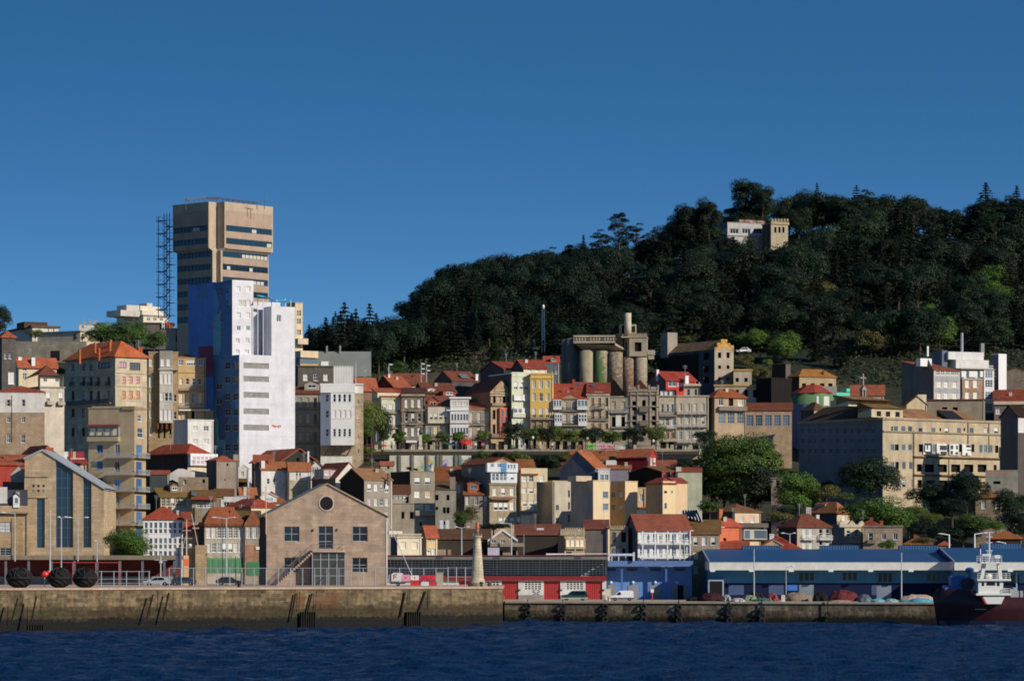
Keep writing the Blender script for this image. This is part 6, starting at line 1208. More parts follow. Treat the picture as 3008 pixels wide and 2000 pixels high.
# ---- esplanade terrace
cr(1250,1000)
ES=gr('5c5448',.8,1.2,.5)  # wall stone toned darker to carry the shadow below the coping
def esplanade():
    p0,p1=W3(1052,1330,786),W3(2052,1330,786); zt=TERR
    o=MB().box(p0.x,p1.x,786.2,800,zt-3,zt).build('esplanade_pavement',pave_mat('b0a48c')); struct(o)
    R=thing('retaining_wall','long stone retaining wall carrying the esplanade and its railing','wall',(p0.x,786,0)); L=p1.x-p0.x
    xg0,xg1=W3(1145,1400,786).x-p0.x,W3(1385,1400,786).x-p0.x
    MB().box(-3,L,.0,1.0,10,zt-2.2).build('wall',ES,R); MB().box(-3,L,-1.8,.6,zt-1.3,zt-.55).build('walkway_slab',wl('4a4238',.9),R)  # slab colour holds the dark shadow under the coping
    MB().box(-3,L,-1.9,-1.6,zt-.55,zt-.1).build('coping',gr('8c8472'),R)
    m=MB(); k=MB(); x=0
    while x < L:
        k.box(x-.35,x+.35,-1.8,-1.4,zt-.1,zt+1.0)
        for i in range(11): u=x+.5+i*.34; m.box(u-.03,u+.03,-1.63,-1.57,zt-.1,zt+.82)
        m.box(x+.35,x+3.85,-1.65,-1.55,zt+.78,zt+.88); x += 4.2
    k.build('pier',gr('a89c86'),R); m.build('railing',IRON,R)
    g=MB(); g.box(xg0,xg1,-.9,-.4,zt-9.5,zt-1.4); W=thing('gallery_building','pale painted wall with pillars and graffiti below the esplanade','wall',(p0.x,785.2,0)); g.build('wall',wl('b8b8a6',.66,1.2),W)
    g=MB()
    for px in (1175,1213,1256,1287,1297,1340,1352): u=W3(px,1400,786).x-p0.x; g.box(u-.3,u+.3,-1.25,-.9,zt-7.6,zt-1.3)
    g.build('pillar',wl('6e6a5c'),W); g=MB()
    for i in range(26): u=xg0+(xg1-xg0)*(.36+.6*RN.random()); z=zt-2.3-2.0*RN.random(); g.mi=i % 5; s=RN.uniform(.4,1.1); g.mesh([(u-s,-.92-i*.002,z),(u,-.92-i*.002,z-s*.8),(u+s*.8,-.92-i*.002,z-.1),(u+.2,-.92-i*.002,z+s)],[(0,1,2,3)])
    g.build('graffiti',[pn('6a9aa0'),pn('b08ab4'),pn('d08a40'),pn('9aa86a'),pn('4a4a8a')],W)
    g=MB()
    for i in range(9): u=xg0+3.6+i*.3; g.mesh([(u,-.93,zt-4.5-i*.04),(u+.7,-.93,zt-4.6-i*.04),(u+.75,-.93,zt-4.1-i*.06),(u+.1,-.93,zt-3.9-i*.05)],[(0,1,2,3)])
    g.build('orange_lettering',pn('d87a4a'),W)
esplanade()
cr(850,980); hb('hut','tiny stone shed with red tin roof on the bank under the esplanade',770,(1000,1145),(1447,1500),wl('a09682'),('shed',1408,tl('b4503c',moss=0),.2),dep=4).w([1085],[1470],26,24,'k').done()
# ---- castle on the hilltop
cr(1900,500)
b=hb('castle_house','white hilltop villa with wide rounded terrace windows among dark trees',1092,(590,885,1265),(575,830),wl('a09e9c'),('flat',None,wl('8a8682'),.1,.2),th=24,side_mat=wl('6a7078')); b.w([960,1092,1215],[668],92,58,'g','w',(3,1)).w([850],[668],60,60,'g',f='l').done().band([712],wl('98928a'),10,.3).fbox('lower_arch',1180,1255,735,800,.1,wl('9a8a70')).fbox('roof_stack',1080,1370,530,576,-6,wl('9a7a6a'),4)
b=hb('castle_tower','square crenellated stone tower with three arched openings beside the hilltop villa',1090,(1265,1362,1548),(590,840),wl('9a8e74'),('flat',None,wl('8a7c60'),.2,.3),th=28,side_mat=wl('3c3c3c')); b.w([1410,1455,1498],[655],24,62,'k',rec=.5).done().fbox('cornice',1360,1556,560,592,.3,wl('8e8260'),.3)
for i in range(6): b.fbox('merlon',1366+i*33,1384+i*33,534,562,.3,wl('8e8260'),.3)
# ================================================================= lower left houses
cr(400,1300)
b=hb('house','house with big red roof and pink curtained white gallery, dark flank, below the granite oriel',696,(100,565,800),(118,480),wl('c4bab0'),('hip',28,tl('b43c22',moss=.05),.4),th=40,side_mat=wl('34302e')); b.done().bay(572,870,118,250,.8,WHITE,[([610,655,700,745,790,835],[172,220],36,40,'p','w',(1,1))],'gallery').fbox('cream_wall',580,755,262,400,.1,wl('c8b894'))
b=hb('house','white washed lean-to whose pale wall slopes down to the left',683,(165,650),(440,620),wl('6a6460'),('flat',None,OR2,.1,.1),dep=6); b.done(); p,q,r_,s_=b.loc(165,480,0),b.loc(460,285,0),b.loc(645,320,0),b.loc(640,420,0)
m=MB(); m.prism([(p.x,p.z),(b.loc(165,455,0).x,b.loc(165,455,0).z),(q.x,q.z),(b.loc(510,282,0).x,q.z),(r_.x,r_.z),(s_.x,s_.z-2),(b.loc(400,420,0).x,b.loc(400,405,0).z)],-.5,-.1); m.build('sloping_wall',wl('b8b4b0'),b.root)
hb('house','small terracotta roof strip beside the narrow concrete block',678,(150,365),(345,560),wl('3a4448'),('shed',312,OR,.2),dep=4).done()
b=hb('ruined_house','roofless brown stone ruin wall with empty openings among roofs',676,(462,790),(382,640),gr('8a7a64'),('flat',None,gr('8a7a64'),.0,.1),dep=5); b.w([535],[430],36,50,'o',rec=.4).w([742],[420],26,40,'k',rec=.4).done()
b=hb('house','tall blind grey brown house with little round window and small red roof',690,(770,882,1122),(195,640),wl('84766a',.66,1.2),('hip',150,OR,.2),th=30,side_mat=wl('4c4a50')); b.w([1002],[240],22,30,'k').w([975],[405],14,18,'k').done().fbox('chimney_wall',1065,1122,128,200,.05,wl('84766a',.66,1.2),2)
b=hb('house','narrow white house with little gable and window right of the blind grey brown house',698,(1118,1240),(285,520),wl('c0bcb8'),('gable_v',245,WHITE,.1),dep=6); b.w([1165],[342],40,54,'g','w',(3,1)).done().fbox('tile_hood',1115,1222,392,432,1.2,tl('80542f',moss=.5)).fbox('dark_porch',1122,1218,434,500,.1,HOLE)
b=hb('house','old house with mossy roof, stone dormer and long row of glazed windows',672,(200,265,612),(592,900),wl('8e8472'),('shed',508,tl('8a6a34',moss=.8),.3),th=20,side_mat=wl('2c2c2c')); b.w([296,348,402,454,507,562],[645],40,96,'g','c',(2,3)).done().fbox('render',270,606,702,790,.05,wl('b4aea4',.66,1.3)).dorm(365,470,470,530,gr('8a7a68'),tl('6a5a44'),3.5,3,445)
b=hb('house','low brown roofed house with red awning and pale curtained windows',668,(612,870),(640,900),wl('8a8478'),('shed',530,tl('8a6434',moss=.8),.2),dep=8); b.w([690,740,800],[685],56,50,'l').done().fbox('awning',636,862,596,624,1.2,tl('a0342a')).sky(640,555,50,30,3)
b=hb('house','brown tiled house with white edge wall between red roofs',680,(860,1068),(590,800),wl('7a7268'),('shed',515,tl('8a5a34',moss=.6),.2),dep=7); b.w([990],[660],60,70,'g').done().fbox('white_wall',960,1075,590,650,.2,wl('bcb8b4'))
hb('house','red hipped roof with white eave behind the brown tiled house',692,(785,1050),(505,700),wl('bab6b0'),('hip',466,tl('b43a24',moss=.05),.2),dep=8).done()
hb('house','long pale lean-to between red roofs left of the granite warehouse',682,(1070,1240),(588,760),wl('b0b0b4'),('flat',None,wl('9a9ca0'),.1,.1),dep=3).done()
b=hb('house','orange pitched roof house with grey gable left of the white dormer',688,(1110,1140,1330),(600,760),wl('8a8078'),('gable_u',500,OR2,.2),th=40); b.done()
b=hb('house','house with white gabled dormer and orange roof beside the white plastered house',686,(1310,1660),(660,820),wl('b8a888'),('hip',542,OR2,.2),dep=10); b.done().dorm(1368,1540,590,660,WHITE,WHITE,.3,4,550,'c',1)
b=hb('house','wide red hipped roof over cream wall behind the granite warehouse',667,(955,1262,1560),(705,900),wl('c0b490'),('hip',622,tl('ac3822',moss=.1),.3),th=30,side_mat=wl('8a7a5a')); b.done().chim(1050,760,705,28,wl('b8a890'),1).chim(938,700,620,34,wl('a8a296'),2).mast(1155,720,670,3)
b=hb('house','mossy brown roofed low house behind the green fronted house',657,(1050,1360),(830,1000),wl('7a705e'),('gable_u',755,tl('7a5a2c',moss=.8),.2),dep=8); b.done()
b=hb('house','white house with seven columns of grey panes in white grid and red roof',650,(80,512),(838,1330),wl('cacac8',dirt=.2),('hip',702,tl('b03820',moss=.05),.3),dep=10)
b.w([108,160,213,266,318,371,424,480],[905],36,62,'l','w',(1,1)).w([108,160,213,266,318,371,424,480],[970,1140],36,46,'l','w',(1,1)).w([160,213,266,318,371,424,480],[1075,1215],36,60,'l','w',(1,1)).done().chim(455,800,742,26,wl('b4aca0'),2)
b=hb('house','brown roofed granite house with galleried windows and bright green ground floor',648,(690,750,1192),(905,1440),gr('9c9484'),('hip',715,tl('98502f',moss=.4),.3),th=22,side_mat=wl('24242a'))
b.w([795,853,912,968,1035,1093,1150],[985],44,118,'c','w',(2,4)).w([795,853,912,968,1035,1093,1150],[1150],46,100,'clchccc','w',(2,3)).done().fbox('green_front',752,1190,1262,1425,.12,pn('3a7e50',.9)).fbox('eave_board',740,1195,885,912,.5,tl('80482c'))
for x in (790,850,912,970,1030,1090,1150): b.fbox('green_door',x-18,x+18,1280,1420,.18,pn('2f6e44',.9))
b.fbox('chimney_stack',640,716,712,870,.3,gr('7a6e58'),1.5)
b=hb('house','granite house with white casements over brick and green shutters by the warehouse',650,(1192,1372),(905,1440),gr('988c78'),('hip',752,tl('9a4a2c',moss=.3),.2),dep=9); b.w([1234,1302,1360],[985],44,120,'c','w',(2,4)).done().fbox('brick_panel',1192,1366,1120,1295,.05,gr('a07458',.66,.5,.25)).fbox('green_front',1214,1366,1305,1450,.12,pn('3a7e50',.9)).fbox('sign_box',1312,1364,1140,1172,.25,WHITE)
b=hb('house','narrow house stack of small red roofs and stone pier beside the white grid house',652,(512,692),(1010,1440),gr('a08a68'),('shed',960,tl('b03822',moss=.05),.3),dep=4); b.done().fbox('roof_tier',520,620,870,960,-3,tl('b03822',moss=.05),5).fbox('roof_tier',610,720,898,925,-2.5,tl('a83822',moss=.05),4)
hb('house','red tiled roof corner above the white grid house',664,(500,640),(845,1000),wl('6a5448'),('gable_u',770,tl('a0402a',moss=.2),.2),dep=6).done()
cr(0,1280)
hb('house','long orange red roof left of the glass gabled building',676,(-60,300),(318,600),wl('a83a2c'),('shed',218,tl('b84a28',moss=.1),.3),dep=9).done()
hb('house','red hip roof behind the apex of the glass gabled building',684,(212,470,640),(215,420),wl('7a3028'),('hip',118,tl('b04428',moss=.1),.2),th=30).done().chim(565,200,130,34,tl('a04428'),4)
b=hb('house','white house with crimson and cream panels on its roof storey',690,(650,925),(255,500),wl('c4c0b4'),('flat',None,WHITE,.1,.2),dep=6); b.done().fbox('crimson_panel',750,800,172,252,-.4,pn('8a1c34'),3).fbox('cream_panel',800,830,172,252,-.4,wl('b8a878'),3).fbox('crimson_panel',830,922,172,252,-.4,pn('8a1c34'),3).fbox('white_panel',700,748,172,252,-.4,WHITE,3)
b=hb('house','cream house with red roof between glass gabled building and concrete block',680,(630,948),(312,640),wl('b8aa8e'),('shed',265,tl('b03424',moss=.05),.2),dep=6); b.w([855],[400],50,50,'g').done()
b=hb('house','white gabled roof loft showing left of the glass gabled building',662,(118,300),(420,600),wl('a09a92'),('gable_v',330,tl('7a6a5c'),.1),dep=8); b.done()
hb('house','red roofed dark house left of the glass gabled building',656,(40,290),(605,800),gr('7c7060'),('shed',515,tl('a44a2c',moss=.2),.2),dep=6).done()
b=hb('house','mansard house with slate roof, white dormer and stone parapet at the left edge',642,(-60,305),(765,1400),gr('a08866',.66,1.6,.6),('shed',600,pn('34343c'),.0),dep=2.2); b.w([60],[1000],130,112,'g','y',(2,3)).w([60],[1268],120,80,'g','y',(2,3)).done().fbox('parapet',-60,310,768,838,.5,gr('a08866',.66,1.6,.6)).fbox('cornice',-60,312,838,850,.8,gr('8a7658')).dorm(145,215,660,755,WHITE,pn('5a5a60'),-.1,2,628).fbox('white_gable',-40,80,560,765,-.2,wl('bab6b0'),2).fbox('pilaster',128,250,905,1320,.15,gr('98805c'))
def glass_gable():
    Y=646; C=PT(705,1330,Y); G_=gr('aa9474',.66,2.2,.55,.75); R=thing('gabled_office','modern pale stone gabled building with tall blue glazed strips','building',C)
    X=lambda px: (tx(px)-CX)/F*Y-C.x; Z=lambda py: CZ-(ty(py)-HY)/F*Y-C.z
    def rt(px): return Z(165+(px-465)*(590-165)/(1140-465)) if px >= 465 else Z(165+(465-px)*(260-165)/(465-270))
    MB().prism([(X(250),-6),(X(1140),-6),(X(1140),rt(1140)),(X(465),rt(465)),(X(272),rt(272)),(X(272),Z(690)),(X(250),Z(700))],.8,20).build('wall',G_,R)
    m=MB()
    def pier(x0,x1,top0=None,top1=None,yb=1400): m.prism([(X(x0),Z(yb)),(X(x1),Z(yb)),(X(x1),rt(x1) if top1 is None else Z(top1)),(X(x0),rt(x0) if top0 is None else Z(top0))],0,.8)
    pier(250,402,690,690); pier(492,524,690,690); pier(268,524,0 or 460,460,680); pier(272,465,None,None,450); pier(465,524,None,None,450)
    pier(524,612); pier(802,912); pier(1003,1140); m.box(X(402),X(492),0,.8,Z(1400),Z(1225)); m.box(X(612),X(802),0,.8,Z(1400),Z(1222)); m.box(X(912),X(1003),0,.8,Z(1400),Z(1222))
    m.build('stone_pier',G_,R)
    k=MB()
    for x,y in ((368,548),(422,548),(478,548),(422,602)): k.box(X(x-12),X(x+12),-.01,.05,Z(y+13),Z(y-13))
    k.build('square_opening',HOLE,R); k=MB()
    for x,y in ((368,602),(478,602)): k.box(X(x-13),X(x+13),-.02,.05,Z(y+14),Z(y-14))
    k.build('square_window',LITE,R)
    for x0,x1,yb,n,t in ((402,492,1225,1,690),(612,802,1222,3,None),(912,1003,1222,1,None)):
        g=MB(); g.prism([(X(x0),Z(yb)),(X(x1),Z(yb)),(X(x1),rt(x1)-.1 if t is None else Z(t)),(X(x0),rt(x0)-.1 if t is None else Z(t))],.45,.6); o=g.build('glazed_strip',gl('1c3a50',.08),R); f=MB()
        for i in range(n+1): u=X(x0)+(X(x1)-X(x0))*i/n; zt=(rt(x0+(x1-x0)*i/n) if t is None else Z(t))-.2; f.box(u-.06,u+.06,.36,.45,Z(yb),zt)
        z=Z(yb)
        while z < (rt(x0) if t is None else Z(t))-1.2:
            f.box(X(x0),X(x1),.38,.45,z-.04,z+.04) if t is not None or z < rt(x1) else f.box(X(x0),X(x0)+(X(x1)-X(x0))*.5,.38,.45,z-.04,z+.04); z += 1.85
        f.build('mullions',pn('3a5a70'),o)
    e=MB(); a,p_,c_=(X(262),rt(270)),(X(465),rt(465)),(X(1150),rt(1140))
    for (u,v) in ((a,p_),(p_,c_)): e.mesh([(u[0],-.3,u[1]),(v[0],-.3,v[1]),(v[0],-.3,v[1]+.35),(u[0],-.3,u[1]+.35),(u[0],20,u[1]),(v[0],20,v[1]),(v[0],20,v[1]+.35),(u[0],20,u[1]+.35)],[(0,1,2,3),(3,2,6,7),(4,5,6,7),(0,1,5,4)])
    e.build('roof_edge',pn('8a9298'),R)
glass_gable()
# ================================================================= harbour front
cr(0,1600,4.718)
def left_shed():
    Y=626; C=PT(0,560,Y); R=thing('quay_shed','long low open shed with concrete slab roof and dark red interior wall','shed',(C.x,Y,ZN)); X=lambda px: (tx(px)-CX)/F*Y-C.x; Z=lambda py: CZ-(ty(py)-HY)/F*Y-ZN
    MB().box(X(-300),X(2470),-3.5,9,Z(205),Z(145)).build('roof',wl('7a6e5c'),R); MB().box(X(-300),X(2470),5,5.3,0,Z(205)).build('back_wall',wl('6a3230'),R)
    MB().box(X(-300),X(2470),3.9,4.1,0,1.5).build('grey_panels',wl('8a8a8a'),R)
    m=MB()
    for px in (-180,115,430,745,1060,1375,1690,2000,2300,2440): m.box(X(px)-.2,X(px)+.2,-3.2,-2.8,0,Z(205))
    m.build('post',pn('5a5a60'),R); m=MB()
    for px in (745,1055,1370,1690): m.bar((X(px),-5,0),(X(px),-5,Z(245)),.07)
    m.bar((X(745),-5,Z(245)),(X(1690),-5,Z(245)),.07); m.build('red_frame',pn('a83a34'),R)
left_shed()
cr(750,1300)
b=hb('granite_warehouse','big gabled harbour building of pale pinkish stone blocks with round window',600,(45,122,1447),(800,1585),gr('a08a76',.74,2.0,.62,.74),('gable_v',455,wl('9a8c74'),.35),th=12,side_mat=wl('2a2c34'),ext=2); W=b
b.w([400,1148],[1000],168,165,'g','y',(2,2),rec=.35).w([773],[1040],164,250,'g','y',(2,3),rec=.35).w([400,1146],[1340],168,162,'g','y',(2,2),rec=.35).done()
z=b.lz(ty(662)); a=b.la(tx(779)); r=74/3.734/F*600; m=MB(); n=32
m.mesh([(a+r*math.cos(6.2832*i/n),-.06,z+r*math.sin(6.2832*i/n)) for i in range(n)],[tuple(range(n))]); o=m.build('round_window',HOLE,b.root); m=MB()
m.mesh([(a+(r+d)*math.cos(6.2832*i/n),y,z+(r+d)*math.sin(6.2832*i/n)) for d,y in ((0,-.04),(0,-.14),(.2,-.14),(.2,0)) for i in range(n)],[(k*n+i,k*n+(i+1) % n,(k+1)*n+(i+1) % n,(k+1)*n+i) for k in range(3) for i in range(n)]); m.build('ring',wl('a8988a'),o)
def stair():
    xa,xb=b.la(tx(595)),b.la(tx(962)); zl=b.lz(ty(1180)); x0=b.la(tx(180)); m=MB(); m.box(xa,xb,-3.2,-.01,zl-.3,zl); n=18; zb=0.2
    for i in range(n): u0,u1=xa-(xa-x0)*(i+1)/n,xa-(xa-x0)*i/n; z=zl-(zl-zb)*(i+1)/n; m.box(u0,u1,-3.2,-1.6,z-.35,z)
    o=m.build('outer_stair',gr('a58770',.66,2,.6),b.root); k=MB()
    for y in (-3.15,-1.65):
        k.bar((xa,y,zl+1),(x0,y,zb+1),.045); k.bar((xa,y,zl+.5),(x0,y,zb+.5),.03)
        for i in range(0,n+1,3): u=xa-(xa-x0)*i/n; z=zl-(zl-zb)*i/n; k.bar((u,y,z),(u,y,z+1),.035)
    k.bar((xa,-3.15,zl+1),(xb,-3.15,zl+1),.045); k.bar((xb,-3.15,zl+1),(xb,0,zl+1),.045); k.bar((xa,-3.15,zl+.5),(xb,-3.15,zl+.5),.03)
    for i in range(6): u=xa+(xb-xa)*i/5; k.bar((u,-3.15,zl),(u,-3.15,zl+1),.035)
    k.build('railing',pn('5a5a5c'),o)
    g=MB(); g.box(xa+.1,xb-.1,-2.6,-2.5,0,zl-.3); g.box(xb-.2,xb-.1,-2.5,0,0,zl-.3); g.box(xa+.1,xa+.2,-2.5,0,0,zl-.3); o=g.build('glazed_porch',gl('4a4a44',.2),b.root); f=MB()
    for i in range(5): u=xa+.1+(xb-xa-.2)*i/4; f.box(u-.08,u+.08,-2.72,-2.6,0,zl-.3)
    for z in (.05,2.0,zl-1.6,zl-.36): f.box(xa+.1,xb-.1,-2.7,-2.62,z-.05,z+.06)
    f.build('frame',pn('7a808a'),o)
stair(); b.fbox('drain_pipe',1436,1447,850,1560,.14,WHITE).fbox('wall_lamp',625,640,945,968,.3,DARKF).fbox('wall_lamp',888,903,940,965,.3,DARKF)
cr(1450,1600,3.932)
def red_shed():
    Y=641; x0,x1=W3(1085,1700,Y).x,W3(1782.5,1700,Y).x; R=thing('red_shed','long harbour shed with concrete grid glazing, red band and red doors','shed',(x0,Y,ZF)); X=lambda px: (tx(px)-CX)/F*Y-x0; Z=lambda py: CZ-(ty(py)-HY)/F*Y-ZF; L=x1-x0
    zg0,zg1,zr0=Z(358),Z(172),Z(408)
    MB().box(-.2,L+.1,-4.2,12,Z(168),Z(128)).build('roof',wl('6a6a6a'),R); MB().box(-.3,L+.2,-4.4,12,Z(128)+.003,Z(119)).build('roof_edge',pn('84201c',1.0),R)
    MB().box(0,L,.3,.5,zg0,zg1).build('glazing',gl('183450',.15),R); m=MB(); nx=67
    for i in range(nx+1): u=L*i/nx; t=.04 if i % 6 else .08; m.box(u-t,u+t,.05,.3,zg0,zg1)
    for j in range(8): z=zg0+(zg1-zg0)*j/7; m.box(0,L,.06,.29,z-.05,z+.05)
    u=X(-180) ; m.box(u-1.0,u+1.0,-.1,.32,zg0,zg1); m.box(L-.3,L,-.2,.6,zr0,zg1); m.build('concrete_grid',wl('96a0aa',.66,.5),R)
    MB().box(0,L+.02,-.55,.3,zr0,zg0-.02).build('red_band',pn('8a1a16',.95),R)
    b_=MB(); H=[]; doors=[(92,285),(580,770),(1060,1255),(-400,-210),(-880,-690)]; wins=[(355,547,418,516),(838,1032,418,516),(-130,62,418,516)]
    for a,c in doors: H.append((X(a),X(c),-.2,Z(414)))
    for a,c,y0,y1 in wins: H.append((X(a),X(c),Z(y1),Z(y0)))
    panel(b_,H,0,L,-.2,zr0,lambda a,o,z: (a,o,z),.3); b_.poly([(L,0,-.2),(L,12,-.2),(L,12,Z(168)),(L,0,Z(168))]); b_.build('wall',wl('c0bebc'),R)
    s=MB(); e=[0]+[v for d in sorted(doors) for v in (X(d[0]),X(d[1]))]+[L]
    for k in range(0,len(e),2): s.box(e[k]+.02,e[k+1]-.02,-.06,-.001,-.1,Z(578)) if e[k+1] > 0 else None
    s.build('grey_skirting',wl('8a867e',.66,1.3),R); dm=sheet('a81818',.85,.35,.5)
    for a,c in doors: MB().box(X(a),X(c),.22,.32,-.1,Z(414)).build('door',dm,R)
    for a,c,y0,y1 in wins:
        o=MB().box(X(a),X(c),.2,.25,Z(y1),Z(y0)).build('window',GLASS,R); f=MB()
        for i in range(6): u=X(a)+(X(c)-X(a))*i/5; f.box(u-.09,u+.09,.06,.2,Z(y1),Z(y0))
        for j in range(5): z=Z(y1)+(Z(y0)-Z(y1))*j/4; f.box(X(a),X(c),.07,.19,z-.07,z+.07)
        f.build('bars',WHITE,o)
    g=MB(); u,z=X(458),Z(570)
    def seg(x,zz,w,h): g.box(u+x,u+x+w,-.09,-.06,z+zz,z+zz+h)
    h=.75
    seg(0,h,.45,.09); seg(0,h/2,.09,h/2); seg(0,h/2,.45,.09); seg(.36,0,.09,h/2); seg(0,0,.45,.09)
    seg(.75,h,.45,.09); seg(1.11,h/2,.09,h/2); seg(.75,h/2,.45,.09); seg(.75,0,.09,h/2); seg(.75,0,.45,.09)
    g.build('painted_number',pn('6a6a68'),R); m=MB()
    for px in (35,970,-620): m.box(X(px)-.6,X(px)+.6,-4.26,-4.2,Z(160),Z(140))
    m.build('nameplate',DARKF,R); m=MB(); m.bar((X(605),-2,Z(112)),(X(1050),-2,Z(104)),.12); m.bar((X(605),-2,Z(104)),(L,-2,Z(104)),.1); m.build('roof_pipe',WHITE,R)
    m=MB()
    for px in (298,780,1270): m.box(X(px)-.2,X(px)+.2,-.25,0,Z(528),Z(510))
    m.build('wall_lamp',DARKF,R)
red_shed()
def blue_shed():
    Y=642; x0,x1=W3(1783.6,1700,Y).x,W3(2028,1700,Y).x; R=thing('blue_shed','open fronted blue shed with deep fascia, slim columns and grey doors','shed',(x0,Y,ZF)); X=lambda px: (tx(px)-CX)/F*Y-x0; Z=lambda py: CZ-(ty(py)-HY)/F*Y-ZF; L=x1-x0
    BU=pn('4a78b4',.66,.6); MB().box(0,L,0,.4,-.1,Z(250)).build('back_wall',BU,R); MB().box(0,L+.3,-3.4,-3.0,Z(248),Z(184)).build('fascia',pn('4a6898',.66,.6),R); MB().box(0,L+.3,-3.0,10,Z(215),Z(190)).build('roof',pn('4a5aa0'),R)
    MB().box(L-.02,L+.28,0,10,0,Z(215)).build('end_wall',BU,R); m=MB()
    for px in (1475,1985): m.box(X(px)-.18,X(px)+.18,-2.9,-2.5,-.1,Z(248))
    m.box(X(1755)-.25,X(1755)+.25,-3.3,-2.9,Z(262),Z(248)); m.build('column',pn('34589c'),R); dg=wl('7c7e84')
    for a,c,y0 in ((1322,1420,460),(1552,1676,465),(1802,1930,465),(2062,2122,465),(2192,2255,465)): MB().box(X(a),X(c),-.08,0,-.05,Z(y0)).build('door',dg,R)
    MB().box(X(2125),X(2190),-.02,.02,0,Z(465)).build('dark_doorway',HOLE,R)
    for px in (1355,1610,1866,2120): MB().blob((X(px),-.25,Z(432)),(.28,.2,.28),10).build('round_lamp',WHITE,R,True)
    m=MB(); z0,z1=Z(184),Z(122)
    for px in (1320,1362,1440,1520,1612): m.box(X(px)-.09,X(px)+.09,-2.6,-2.4,z0,z1)
    m.box(0,X(1615),-2.7,-2.3,z1-.05,z1+.35); m.box(X(1600),X(1622),-4.1,-3.7,z0,z1+.6); m.build('roof_frame',pn('a8b0c0'),R)
    for px in (1350,1600,1870,2150): MB().box(X(px)-1,X(px)+1,-.1,0,Z(300),Z(268)).build('high_window',pn('24366a'),R)
blue_shed()
cr(2000,1600,4.289)
def blue_warehouse():
    BR,TE,NV,FA=sheet('1c4c78',.78,1.0,.5,.35),wl('2f6688',.56,.6),wl('10234e',1.3,.6),wl('b8b8b4',.66,.6)
    def section(label,Y,pa,pb,D,ridge,vents,wins,lamps,extra):
        x0,x1=W3(pa,1700,Y).x,W3(pb,1700,Y).x; R=thing('blue_warehouse',label,'warehouse',(x0,Y,ZF)); L=x1-x0; X=lambda px: (px-CX)/F*Y-x0; Z=lambda py: CZ-(py-HY)/F*Y-ZF
        ze,zf,zw,zr=Z(1649),Z(1674),Z(1712),CZ-(ridge-HY)/F*(Y+D/2)-ZF; oh=3.2
        m=MB(); m.prism([(0,-1),(L,-1),(L,zf),(0,zf)],0,D); m.mi=1
        m.poly([(0,-.0,zf),(0,D,zf),(0,D,ze),(0,D/2,zr-.1),(0,-.0,ze)]); m.poly([(L,0,zf),(L,D,zf),(L,D,ze),(L,D/2,zr-.1),(L,0,ze)]); m.build('wall',[TE,pn('2a3c5c')],R)
        MB().box(-.02,L+.02,-.06,-.003,-.1,zw).build('navy_base',NV,R)
        MB().box(-.3,L+.3,-oh,-oh+.3,zf,ze+.05).build('fascia',FA,R); MB().box(-.3,L+.3,-oh+.3,-.05,zf+.1,zf+.3).build('soffit',wl('6a7a88'),R)
        MB().box(-.3,0,-oh+.3,D*.3,zf,ze).build('end_fascia',FA,R)
        r=MB(); r.mesh([(-.4,-oh-.1,ze+.06),(L+.4,-oh-.1,ze+.06),(L+.4,D/2,zr+.06),(-.4,D/2,zr+.06),(L+.4,D+2,ze),(-.4,D+2,ze),(-.4,-oh-.1,ze-.05),(L+.4,-oh-.1,ze-.05),(-.4,D/2,zr-.15),(L+.4,D/2,zr-.15)],[(0,1,2,3),(3,2,4,5),(0,6,7,1),(0,3,8,6),(1,7,9,2)]); ro=r.build('roof',BR,R)
        MB().bar((-.4,-oh-.1,ze+.1),(-.4,D/2,zr+.1),.12,4).build('verge',pn('8a98a8'),ro)
        for a,c in vents: u0,u1=X(a),X(c); k=(Y+D/2)/Y; MB().box((a-CX)/F*(Y+D/2)-x0,(c-CX)/F*(Y+D/2)-x0,D/2-1.2,D/2+1.2,zr-.1,zr+.75).build('ridge_vent',sheet('245a88',1.0),ro)
        for a,c,y0,y1 in wins:
            o=MB().box(X(a),X(c),-.10,-.01,Z(y1),Z(y0)).build('window',gl('10141c',.2),R); f=MB(); n=3
            for i in range(n+1): u=X(a)+(X(c)-X(a))*i/n; f.box(u-.07,u+.07,-.16,-.10,Z(y1),Z(y0))
            f.build('frame',pn('4a6a88'),o)
        for px in lamps: MB().box(X(px)-.45,X(px)+.45,-oh-.25,-oh+.25,zf-.28,zf+.02).build('floodlight',WHITE,R)
        extra(R,X,Z)
    def ex1(R,X,Z):
        o=MB().box(X(2078),X(2123),-3.2,-.1,-.1,Z(1702)).build('loading_porch',wl('8a98a8'),R); MB().box(X(2082),X(2119),-3.26,-3.21,-.05,Z(1706)).build('dark_opening',HOLE,o)
        MB().box(X(2312),X(2342),-.22,-.07,Z(1734),Z(1717)).build('blue_sign',pn('2060b8'),R)
        for a,c in ((2140,2185),(2258,2302),(2560,2618)): MB().box(X(a),X(c),-.12,-.07,0.9,Z(1718)).build('shutter_door',sheet('34466a',.66,50),R)
        MB().box(X(2347),X(2390),-.14,-.07,-.05,Z(1717)).build('grey_door',wl('6a7888'),R); MB().box(X(2575),X(2618),-.14,-.07,-.05,Z(1720)).build('grey_door',wl('6a7888'),R)
    section('long blue warehouse with white fascia, teal wall and navy base',632,2086,2786,40,1613,((2180,2292),(2408,2520),(2640,2756)),((2346,2392,1682,1705),(2473,2518,1682,1703),(2578,2622,1683,1708),(2720,2764,1684,1705)),(2090,2204,2320,2436,2552,2670),ex1)
    section('nearer blue warehouse wing with white fascia behind the moored ship',624.5,2802,3120,36,1609,((2880,2998),),((2950,2996,1690,1712),),(2860,2960),lambda R,X,Z: MB().bar((X(2985),-.3,0),(X(2985),-.3,Z(1680)),.15).build('drain_pipe',pn('6a98b4'),R))
